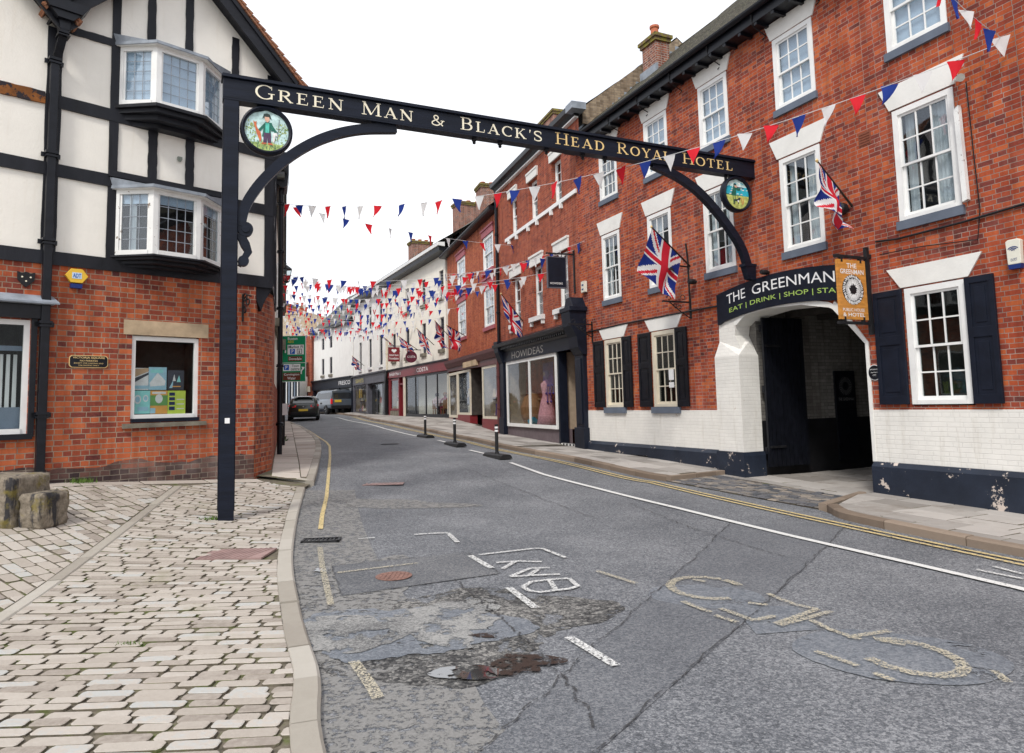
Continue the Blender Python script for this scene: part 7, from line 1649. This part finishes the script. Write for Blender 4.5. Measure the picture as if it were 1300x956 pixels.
p = G.uv(752, 412); scroll_bracket(G, p[0], p[1], 'small scrolled iron bracket near the left end of the inn', .5, .75)
bulkhead(1074, 266, .10, 'dark oval floodlight under the furled flag on the inn') 
bulkhead(757, 300, .045, 'tiny dark camera beside the first floor lintel at the left end of the inn') if 0 else None
# shop signs far up the street
def proj_sign(fr, u, v0, v1, z0, z1, mat, label, text, rnd=False, name='hanging_sign'):
    t = thing(name, label, 'hanging sign', fr, (u, 0, z0)); mb = MB()
    if rnd: cy, cz_, r = (v0+v1)/2, (z0+z1)/2, (v1-v0)/2; mb.side([(cy+r*cos(w), cz_+r*sin(w)) for w in np.linspace(0, 2*pi, 28, endpoint=False)], u-.04, u+.04)
    else: mb.box(u-.04, u+.04, v0, v1, z0, z1)
    mb.build('board', mat, t); MB().box(u-.02, u+.02, 0, v1, z1+.05, z1+.09).build('bracket', m_iron, t)
    tx = MB(); PFt = lambda x, y, z: (u-y, x, z); tx.T = PFt
    for body, a, b, c0, d0 in text: put_text(tx, body, v0+(v1-v0)*a, v0+(v1-v0)*b, z0+(z1-z0)*c0, z0+(z1-z0)*d0, .042, 0, .01)
    return t, tx
p = D.uv(514, 447); t, tx = proj_sign(D, 7.37, .25, .95, 4.28, 5.14, m_red, 'square maroon hanging sign with a white heart above the red shopfront', [('British Heart', .1, .9, .38, .52), ('Foundation', .1, .9, .14, .30)])
hp = [(.60+.16*(16*sin(w)**3)/16, 4.92+.13*(13*cos(w)-5*cos(2*w)-2*cos(3*w)-cos(4*w))/16) for w in np.linspace(0, 2*pi, 30, endpoint=False)]
tx.add([(x, .0425, z) for x, z in hp], [tuple(range(30))]); tx.build('lettering', m_white_txt, t)
t, tx = proj_sign(D, 4.06, .25, .90, 4.0, 4.65, m_plum if 0 else plain('dark_plum', (.12, .02, .04), .4), 'round dark plum hanging sign above the cafe', [('COSTA', .14, .86, .42, .60)], True); tx.build('lettering', m_white_txt, t)

# ------------------------------------------------------------------ bollards
def bollard(px, py, label):
    p = gp(px, py); t = thing('lane_bollard', label, 'bollard', loc=(p[0], p[1], p[2]), rz=G.rz, group='striped lane bollards on black bases')
    mb = MB(); mb.side([(-.16, 0), (.16, 0), (.13, .07), (.08, .10), (-.08, .10), (-.13, .07)], -.55, .55); mb.build('base', m_rubber, t)
    mb = MB(); mb.tube([(0, 0, .09), (0, 0, .80)], .042, 14); mb.lathe([(.06, .09), (.055, .13), (.042, .14)], (0, 0, 0), 14); mb.build('post', m_rubber, t)
    for z in (.70, .62): MB().tube([(0, 0, z), (0, 0, z+.045)], .0445, 14).build('reflective_band', m_white_txt, t)
m_rubber = plain('black_rubber', (.018, .018, .019), .6, .3, 12)
bollard(631, 581, 'nearest striped bollard on the white line'); bollard(577.5, 566, 'middle striped bollard on the white line'); bollard(540, 555.5, 'farthest striped bollard on the white line')

# ------------------------------------------------------------------ direction sign
Y_ = 20.0; ds = at_depth(373, 455, Y_); FS = FR(ds[0], Y_, -90-3)
x0, z0 = FS.uv(388.5, 484.5); x1, z1 = FS.uv(357.5, 426.5); gz0 = gp(360.5, 561.5)
dsn = thing('direction_sign', 'green road direction sign with white and brown panels on a grey pole', 'road sign', FS, (x1-.1, 0, gz0[2]))
m_sg = plain('sign_green', (.0, .23, .095), .4, .05); m_swh = plain('sign_white', (.80, .80, .80), .4, .03); m_sbr = plain('sign_brown', (.14, .035, .02), .4, .05); m_sbl = plain('sign_blue', (.0, .10, .48), .4, .05); m_yel = plain('sign_yellow', (.75, .60, .05), .4)
mb = MB(); mb.box(x0, x1, 0, .03, z0, z1); mb.build('border', m_swh, dsn)
zm = z0+(z1-z0)*.41; e = .015; mb = MB(); mb.box(x0+e, x1-e, .001, .033, z0+e, zm-e/2); mb.box(x0+e, x1-e, .001, .033, zm+e/2, z1-e); mb.build('green_face', m_sg, dsn)
W_, H_ = x1-x0, z1-z0
def rel(a, b, c0, d0): return x1-W_*b, x1-W_*a, z0+H_*c0, z0+H_*d0
def pan(mb, a, b, c0, d0, v=.036): q = rel(a, b, c0, d0); mb.box(q[0], q[1], .02, v, q[2], q[3])
def tpan(mb, s_, a, b, c0, d0, v=.041, bold=.01): q = rel(a, b, c0, d0); put_text(mb, s_, q[0], q[1], q[2], q[3], v, 0, bold)
mb = MB(); pan(mb, .26, .92, .59, .80); pan(mb, .08, .78, .235, .385); mb.build('white_panel', m_swh, dsn)
mb = MB(); pan(mb, .28, .86, .445, .55); pan(mb, .08, .78, .035, .20); mb.build('brown_panel', m_sbr, dsn)
mb = MB(); pan(mb, .36, .56, .60, .71, .0375); pan(mb, .12, .32, .255, .365, .0375); mb.build('blue_panel', m_sbl, dsn)
mb = MB(); pan(mb, .64, .84, .60, .71, .0370); mb.build('black_panel', m_room, dsn); mb = MB(); pan(mb, .66, .82, .61, .70, .0380); mb.build('white_panel', m_swh, dsn)
mb = MB(); tpan(mb, 'Buxton', .27, .66, .905, .965); tpan(mb, 'P', .42, .50, .615, .70); tpan(mb, 'P', .18, .26, .27, .35); tpan(mb, 'Dovedale', .32, .83, .47, .525); tpan(mb, 'Carsington', .12, .74, .125, .185); tpan(mb, 'Water', .26, .60, .05, .11)
for (a, c0, fl_) in ((.13, .70, 1), (.86, .24, -1)):
    q = rel(a, a, c0, c0); cx, cz0 = q[0], q[2]; mb.add([(cx+.07*fl_, .036, cz0+.10), (cx-.03*fl_, .036, cz0+.11), (cx+.03*fl_, .036, cz0+.02)], [(0, 1, 2)]); mb.strip([(cx+.02*fl_, cz0+.07), (cx-.03*fl_, cz0-.02), (cx-.03*fl_, cz0-.10)], .035, .034, .037)
mb.build('lettering', m_swh, dsn); mb = MB(); tpan(mb, 'A515', .27, .50, .84, .895); mb.build('lettering', m_yel, dsn)
mb = MB(); tpan(mb, 'Market Pl', .30, .88, .725, .785); tpan(mb, 'i', .71, .76, .615, .69); tpan(mb, 'Town', .44, .72, .32, .37); tpan(mb, 'centre', .40, .75, .245, .30); mb.build('lettering', m_room, dsn)
pu = x1-.06; mb = MB(); mb.tube([(pu, -.05, gz0[2]-.1), (pu, -.05, z1-.1)], .038, 12); mb.tube([(pu-.5, -.05, z0+.3), (pu-.5, -.05, z1-.1)], .03, 8); mb.build('pole', m_iron, dsn)
MB().box(pu-.12, pu+.06, -.005, .012, z0-.95, z0-.62).build('small_white_sign', m_swh, dsn)
lf = MB(); R = random.Random(3)
gz2 = gp(356, 564)
for i in range(46):
    a = R.uniform(0, 6.28); r = R.uniform(0, .22); x, y = r*cos(a), r*sin(a)*.6; h_ = R.uniform(.05, .28); lf.add([(x, y, 0), (x+.03*cos(a*3), y+.03, h_*.6), (x+.10*cos(a*2), y+.05*sin(a), h_), (x-.04*cos(a*3), y, h_*.6)], [(0, 1, 2, 3)])
o = lf.build('weeds', m_leaf, fix=False); o.location = tuple(gz2); tag(o, 'clump of green weeds at the foot of the direction sign pole', 'weeds')
def tuft(px, py, rx, ry, n, label, seed, h=.05, mat=m_grass):
    p = gp(px, py, .04); R = random.Random(seed); lf = MB()
    for i in range(n):
        x, y = R.gauss(0, rx), R.gauss(0, ry); hh = h*R.uniform(.4, 1.2); a = R.uniform(0, 3.14); lf.add([(x-.006*cos(a), y-.006*sin(a), 0), (x+.006*cos(a), y+.006*sin(a), 0), (x+R.gauss(0, .015), y+R.gauss(0, .015), hh)], [(0, 1, 2)])
    o = lf.build('grass_tuft', mat, fix=False); o.location = tuple(p); tag(o, label, 'grass', 'grass growing between the setts')
tuft(268, 660, .06, .04, 130, 'grass tuft at the left foot of the tall post', 1)
tuft(97, 613, .14, .07, 240, 'grass tuft at the wall behind the low stone step', 2, .09)
tuft(165, 820, .05, .012, 60, 'moss strip in a sett joint near the bottom of the square', 3, .03)
tuft(72, 607, .10, .05, 120, 'weeds growing between the mossy block and the brick', 4, .10)
# inspection covers and drain
mp = man; mb = MB(); mb.box(mp[0]-.34, mp[0]+.34, mp[1]-.24, mp[1]+.24, 0, .02)
for i in range(9): x = mp[0]-.31+.06*i; mb.bar((x, mp[1]-.23, .02), (x+.12, mp[1]+.23, .02), .022, .008, up=(0, 0, 1))
zc = h1(*man[:2])+.034; mb.v = [(a-mp[0], b-mp[1], c0) for a, b, c0 in mb.v]
m_rustplate = plain('rust_pink_plate', (.30, .20, .185), .6, .25, 5, bump=.4)
o = mb.build('manhole_cover', m_rustplate); o.location = (mp[0], mp[1], zc); tag(o, 'rusty pink ribbed cover plate set in the cobbled footway', 'manhole cover')
def cover(px, py, w, d, label, mat, name='manhole_cover', rz=0., ribs=7, off=.006):
    p = gp(px, py); mb = MB(); mb.box(-w/2, w/2, -d/2, d/2, 0, .006)
    for i in range(ribs): x = -w/2+w*(i+.5)/ribs; mb.box(x-w*.02, x+w*.02, -d*.42, d*.42, .006, .011)
    o = mb.build(name, mat); o.location = (p[0], p[1], p[2]+off); o.rotation_euler = (radians(1), 0, rz); return tag(o, label, 'manhole cover' if name != 'drain_grate' else 'drain')
p_ = gp(500, 733); mb = MB(); mb.lathe([(.17, 0), (.17, .004)], (0, 0, 0), 24)
for i in range(7): x = -.12+.04*i; mb.box(x-.010, x+.010, -sqrt(.16**2-x*x)*.9, sqrt(.16**2-x*x)*.9, .004, .008)
o = mb.build('manhole_cover', plain('rust_red_iron', (.22, .12, .095), .7, .4, 20)); o.location = (p_[0], p_[1], p_[2]+.012); tag(o, 'small round rusty cover in the newer asphalt patch', 'manhole cover')
cover(487, 615, .75, .30, 'pinkish rectangular cover far along the lane near the left kerb', m_rustplate, off=.008, rz=.05)
cover(495, 556+8, .5, .25, 'small dark cover in the middle of the lane up the hill', m_iron)
dg = gp(408, 687); mb = MB(); w, d = .44, .22
for a in ((-w/2, -w/2+.03, -d/2, d/2), (w/2-.03, w/2, -d/2, d/2), (-w/2, w/2, -d/2, -d/2+.025), (-w/2, w/2, d/2-.025, d/2)): mb.box(*a, 0, .02)
for i in range(8): x = -w/2+.04+i*.045; mb.box(x, x+.02, -d/2+.02, d/2-.02, 0, .015)
o = mb.build('drain_grate', m_iron); o.location = (dg[0], dg[1], dg[2]+.004); o.rotation_euler = (0, 0, .1); tag(o, 'iron drain grate in the gutter beside the left kerb', 'drain')

# ------------------------------------------------------------------ vehicles (x across, y forward, z up; built facing away)
m_tyre = plain('tyre_rubber', (.015, .015, .016), .8); m_rim = plain('alloy_rim', (.42, .43, .45), .3, .1, 5, metal=.7); m_tail = plain('red_tail_lamp', (.85, .02, .03), .2); m_plate = plain('yellow_number_plate', (.78, .55, .06), .4, .04); m_lampw = plain('white_lamp', (.7, .7, .7), .2); m_trim = plain('black_car_trim', (.015, .015, .017), .5)
def carpaint(n, c_): t = NT(n); t.b.inputs['Coat Weight'].default_value = 1; t.b.inputs['Coat Roughness'].default_value = .05; return t.base(c_, .35, .3)
m_cblk = carpaint('black_car_paint', (.010, .015, .014)); m_cgry = carpaint('grey_car_paint', (.13, .16, .20))
def loft(mb, secs, m=0, caps=True):
    """sections: (y, [(x, z) right half from bottom to top]) mirrored"""
    n = None; vs = []
    for y, pts in secs:
        full = [(x, z) for x, z in pts]+[(-x, z) for x, z in pts[::-1]]; n = len(full); vs += [(x, y, z) for x, z in full]
    fs = [(i*n+k, i*n+(k+1) % n, (i+1)*n+(k+1) % n, (i+1)*n+k) for i in range(len(secs)-1) for k in range(n)]
    if caps: fs += [tuple(range(n)), tuple((len(secs)-1)*n+k for k in range(n-1, -1, -1))]
    mb.add(vs, fs, m)
def wheel(t, x, y, r, w=.2):
    wl_ = MB(); wl_.lathe([(r*.66, -w/2), (r*.93, -w/2), (r, -w/2+.03), (r, w/2-.03), (r*.93, w/2), (r*.66, w/2)], (x, y, r), 24, axis='x'); wh_ = wl_.build('wheel', m_tyre, t)
    rm = MB(); rm.lathe([(r*.66, -w/2+.02), (r*.66, w/2-.02)], (x, y, r), 20, axis='x')
    for k in range(5): a = 2*pi*k/5; s_ = w/2-.015 if x > 0 else -w/2+.015; rm.bar((x+s_, y, r), (x+s_, y+r*.62*cos(a), r+r*.62*sin(a)), .07, .03, up=(1, 0, 0))
    rm.build('rim', m_rim, wh_)
def hatchback(loc, rz, label):
    t = thing('parked_hatchback', label, 'car', loc=loc, rz=rz)
    lo = MB()
    def sec(y, w, z0, zs, zt, k=.9): return (y, [(w*.80, z0), (w*.96, z0+.08), (w, zs*.75), (w*.99, zs), (w*.93, zt), (w*.5, zt+.02)])
    loft(lo, [sec(-2.05, .72, .30, .55, .86), sec(-1.98, .82, .24, .62, .98), sec(-1.75, .88, .20, .68, 1.0), sec(-1.0, .90, .18, .68, .98), sec(0, .90, .18, .66, .95), sec(1.0, .89, .18, .64, .92), sec(1.6, .86, .2, .6, .82), sec(2.05, .78, .25, .5, .66), sec(2.15, .62, .3, .45, .58)])
    b = lo.build('body', m_cblk, t, smooth=True); 
    cab = MB(); loft(cab, [(-1.92, [(.80, .94), (.66, 1.02), (.3, 1.03)]), (-1.55, [(.84, .94), (.68, 1.30), (.3, 1.33)]), (-1.25, [(.84, .94), (.68, 1.40), (.3, 1.44)]), (-.3, [(.84, .93), (.68, 1.44), (.3, 1.48)]), (.4, [(.84, .92), (.66, 1.38), (.3, 1.42)]), (1.15, [(.82, .90), (.66, .96), (.3, .97)])]); cab.build('cabin', m_cblk, t, smooth=True)
    g = MB(); g.add([(-.60, -1.95, 1.03), (.60, -1.95, 1.03), (.54, -1.50, 1.335), (-.54, -1.50, 1.335)], [(0, 1, 2, 3)]); g.build('rear_window', m_carglass_o, t)
    for s_ in (-1, 1): MB().add([(s_*.852, -1.3, 1.0), (s_*.852, .8, .98), (s_*.73, .3, 1.34), (s_*.73, -1.2, 1.34)], [(0, 1, 2, 3)]).build('side_window', m_carglass_o, t)
    MB().box(-.55, .55, -1.66, -1.42, 1.375, 1.41).build('spoiler', m_cblk, t, bevel=.01)
    for s_ in (-1, 1): MB().add([(s_*.40, -2.055, .90), (s_*.80, -1.95, .96), (s_*.84, -1.93, .84), (s_*.62, -2.06, .78), (s_*.42, -2.075, .80)], [(0, 1, 2, 3, 4)]).add([(s_*.80, -1.96, .96), (s_*.87, -1.72, .95), (s_*.88, -1.75, .86), (s_*.84, -1.95, .84)], [(0, 1, 2, 3)]).build('tail_lamp', m_tail, t)
    MB().box(-.26, .26, -2.10, -2.07, .56, .68).build('number_plate', m_plate, t); MB().side([(-2.12, .34), (-2.14, .50), (-2.0, .50), (-2.0, .34)], -.72, .72).build('bumper', m_trim, t, bevel=.02)
    MB().tube([(0, -2.09, .82), (0, -2.06, .82)], .04, 12).build('badge', m_rim, t)
    for s_ in (-1, 1): MB().lathe([(.0, -.08), (.09, 0), (.0, .08)], (s_*.98, .6, 1.0), 8).build('mirror', m_cblk, t); 
    for x in (-.80, .80):
        for y in (-1.25, 1.35): wheel(t, x, y, .31)
    return t
def estate(loc, rz, label):
    t = thing('parked_off_roader', label, 'car', loc=loc, rz=rz); lo = MB()
    def sec(y, w, z0, zt): return (y, [(w*.88, z0), (w*.98, z0+.08), (w, .75), (w*.99, zt-.08), (w*.95, zt), (w*.5, zt+.01)])
    loft(lo, [sec(-2.38, .88, .55, 1.12), sec(-2.34, .93, .45, 1.16), sec(-1.2, .96, .40, 1.14), sec(.6, .96, .40, 1.12), sec(1.6, .95, .42, 1.10), sec(2.25, .92, .45, 1.02), sec(2.38, .86, .5, .9)]); lo.build('body', m_cgry, t)
    cab = MB(); loft(cab, [(-2.33, [(.91, 1.12), (.80, 1.78), (.4, 1.83)]), (-2.1, [(.92, 1.12), (.80, 1.82), (.4, 1.88)]), (-.4, [(.92, 1.12), (.80, 1.84), (.4, 1.89)]), (.4, [(.92, 1.12), (.80, 1.74), (.4, 1.78)]), (1.0, [(.90, 1.10), (.86, 1.16), (.4, 1.16)])]); cab.build('cabin', m_cgry, t)
    MB().add([(-.70, -2.365, 1.20), (.78, -2.365, 1.20), (.72, -2.325, 1.72), (-.72, -2.325, 1.72)], [(0, 1, 2, 3)]).build('rear_window', m_carglass_o, t)
    for s_ in (-1, 1):
        MB().add([(s_*.925, -2.2, 1.2), (s_*.925, .55, 1.18), (s_*.825, .3, 1.68), (s_*.815, -2.2, 1.72)], [(0, 1, 2, 3)]).build('side_window', m_carglass_o, t)
        MB().box(s_*.80, s_*.93, -2.42, -2.3, .80, 1.18).build('tail_lamp', m_tail, t); MB().box(s_*.78, s_*.80, -1.9, .1, 1.88, 1.92).build('roof_rail', m_trim, t); MB().box(s_*.96, s_*1.12, .5, .6, 1.12, 1.32).build('mirror', m_trim, t)
    MB().box(-.62, -.08, -2.41, -2.38, .92, 1.10).build('number_plate', m_plate, t); MB().side([(-2.50, .42), (-2.50, .66), (-2.34, .70), (-2.34, .42)], -.92, .92).build('bumper', m_trim, t, bevel=.02)
    for x in (-.82, .82):
        for y in (-1.45, 1.45): wheel(t, x, y, .39, .26)
    return t
m_carglass_o = NT('dark_car_window').base((.03, .035, .04), .04, 0, 1.0)
cp = gp(381, 535); hatchback((cp[0]-.35, cp[1]+2.0, h1(cp[0], cp[1]+1)+.0), radians(15), 'black hatchback with red tail lamps parked by the left kerb')
cp2 = at_depth(418.5, 529, 55); estate((cp2[0], 55.0, h1(cp2[0], 53)), radians(38), 'grey off road car with a yellow plate parked beyond the hatchback')

# ------------------------------------------------------------------ people seated in the café window
def seated(u, v, z, flip, label, top, legs_):
    t = thing('person', label, 'person', D, (u, v, z), 'people seated in the cafe window')
    J = dict(pel=(0, 0, .48), ch=(0, -.02, .85), nk=(0, 0, 1.02), hd=(0, .03, 1.12), ht=(0, .04, 1.26), kl=(-.10, .42, .50), al=(-.10, .40, .08), fl=(-.10, .52, .04), kr=(.10, .42, .50), ar=(.10, .38, .08), fr=(.10, .50, .04), sl=(-.19, 0, .95), el=(-.24, .14, .70), wl=(-.14, .36, .74), sr=(.19, 0, .95), er=(.24, .14, .70), wr=(.14, .36, .74))
    N = list(J); Ed = [('pel', 'ch'), ('ch', 'nk'), ('nk', 'hd'), ('hd', 'ht'), ('pel', 'kl'), ('kl', 'al'), ('al', 'fl'), ('pel', 'kr'), ('kr', 'ar'), ('ar', 'fr'), ('ch', 'sl'), ('sl', 'el'), ('el', 'wl'), ('ch', 'sr'), ('sr', 'er'), ('er', 'wr')]
    me = bpy.data.meshes.new('body'); me.from_pydata([(J[n][1]*flip, J[n][0], J[n][2]) for n in N], [(N.index(a), N.index(b)) for a, b in Ed], [])
    rad = dict(pel=.14, ch=.14, nk=.055, hd=.09, ht=.08, kl=.075, al=.045, fl=.04, kr=.075, ar=.045, fr=.04, sl=.06, el=.045, wl=.035, sr=.06, er=.045, wr=.035)
    o = bpy.data.objects.new('body', me); col.objects.link(o); o.parent = t; sk = o.modifiers.new('skin', 'SKIN')
    for i, n in enumerate(N): me.skin_vertices[0].data[i].radius = (rad[n], rad[n])
    me.skin_vertices[0].data[0].use_root = True; o.modifiers.new('sub', 'SUBSURF').levels = 1; o.modifiers['sub'].render_levels = 1; me.materials.append(top)
    MB().lathe([(.03, -.06), (.10, -.03), (.115, .05), (.10, .12), (.02, .16)], (u+(.02)*flip, v, z+1.14), 12).build('hair', legs_, t, smooth=True)
    c_ = MB(); c_.box(u-.2, u+.2, v-.2, v+.2, z+.40, z+.44)
    for a in (-.17, .17):
        for b in (-.17, .17): c_.box(u+a-.02, u+a+.02, v+b-.02, v+b+.02, z, z+.40)
    c_.box(u-.2*flip-.02, u-.2*flip+.02, v-.2, v+.2, z+.44, z+.9); solo(c_, 'cafe_chair', m_wood, 'wooden cafe chair under the ' + ('left' if flip < 0 else 'right') + ' seated person', 'chair', D, (u, v, z), 'chairs in the cafe window')
m_shirt = plain('pale_pink_shirt', (.55, .42, .44), .8); m_shirt2 = plain('maroon_jumper', (.25, .03, .06), .8)
seated(1.9, -.6, 1.0, 1, 'person in a maroon top seated on the right behind the cafe window', m_shirt2, m_wood); seated(3.2, -.6, 1.0, -1, 'person in a pale top seated on the left behind the cafe window', m_shirt, m_pole)
mb = MB(); mb.lathe([(.25, 0), (.25, .02), (.03, .04), (.03, .68), (.32, .70), (.32, .73)], (2.55, -.6, 1.0), 18); solo(mb, 'cafe_table', m_wood, 'small round cafe table between the two seated people', 'table', D, (2.55, -.6, 1.0))

# ------------------------------------------------------------------ light
wd = bpy.data.worlds.new('World'); scene.world = wd; wd.use_nodes = True; nt = wd.node_tree; nt.nodes.clear()
SUN_EL, SUN_AZ = radians(48), radians(200)      # behind the camera, a little to the left; azimuth clockwise from +Y
sky = nt.nodes.new('ShaderNodeTexSky'); sky.sky_type = 'NISHITA'; sky.sun_disc = False; sky.sun_elevation = SUN_EL; sky.sun_rotation = SUN_AZ; sky.air_density = 1; sky.dust_density = 3; sky.ozone_density = 1
tc = nt.nodes.new('ShaderNodeTexCoord'); nz = nt.nodes.new('ShaderNodeTexNoise'); nz.inputs['Scale'].default_value = 1.6; nz.inputs['Detail'].default_value = 5; nz.inputs['Roughness'].default_value = .5
mp_ = nt.nodes.new('ShaderNodeMapping'); mp_.inputs['Scale'].default_value = (1, 1, 2.2); nt.links.new(tc.outputs['Generated'], mp_.inputs[0]); nt.links.new(mp_.outputs[0], nz.inputs['Vector'])
rp = nt.nodes.new('ShaderNodeValToRGB'); rp.color_ramp.elements[0].position = .40; rp.color_ramp.elements[0].color = (.66, .69, .76, 1); rp.color_ramp.elements[1].position = .74; rp.color_ramp.elements[1].color = (1, 1, 1, 1); nt.links.new(nz.outputs['Fac'], rp.inputs[0])
ml = nt.nodes.new('ShaderNodeVectorMath'); ml.operation = 'SCALE'; ml.inputs['Scale'].default_value = 10.0; nt.links.new(rp.outputs[0], ml.inputs[0])
mx = nt.nodes.new('ShaderNodeMix'); mx.data_type = 'RGBA'; mx.inputs[0].default_value = .88; nt.links.new(sky.outputs[0], mx.inputs[6]); nt.links.new(ml.outputs[0], mx.inputs[7])
bg = nt.nodes.new('ShaderNodeBackground'); bg.inputs[1].default_value = .10; nt.links.new(mx.outputs[2], bg.inputs[0]); wo = nt.nodes.new('ShaderNodeOutputWorld'); nt.links.new(bg.outputs[0], wo.inputs[0])
sd = bpy.data.lights.new('sun', 'SUN'); sd.energy = 1.5; sd.angle = radians(10); sd.color = (1, .96, .90); so = bpy.data.objects.new('sun', sd); col.objects.link(so)
dirv = Vector((sin(SUN_AZ)*cos(SUN_EL), cos(SUN_AZ)*cos(SUN_EL), sin(SUN_EL))); so.rotation_euler = dirv.to_track_quat('Z', 'Y').to_euler(); so.location = (-5, -10, 30)
vs_ = scene.view_settings; vs_.view_transform = 'Standard'; vs_.look = 'None'; vs_.exposure = .68; vs_.gamma = 1; vs_.use_curve_mapping = False
scene.cycles.max_bounces = 6; scene.cycles.transparent_max_bounces = 12
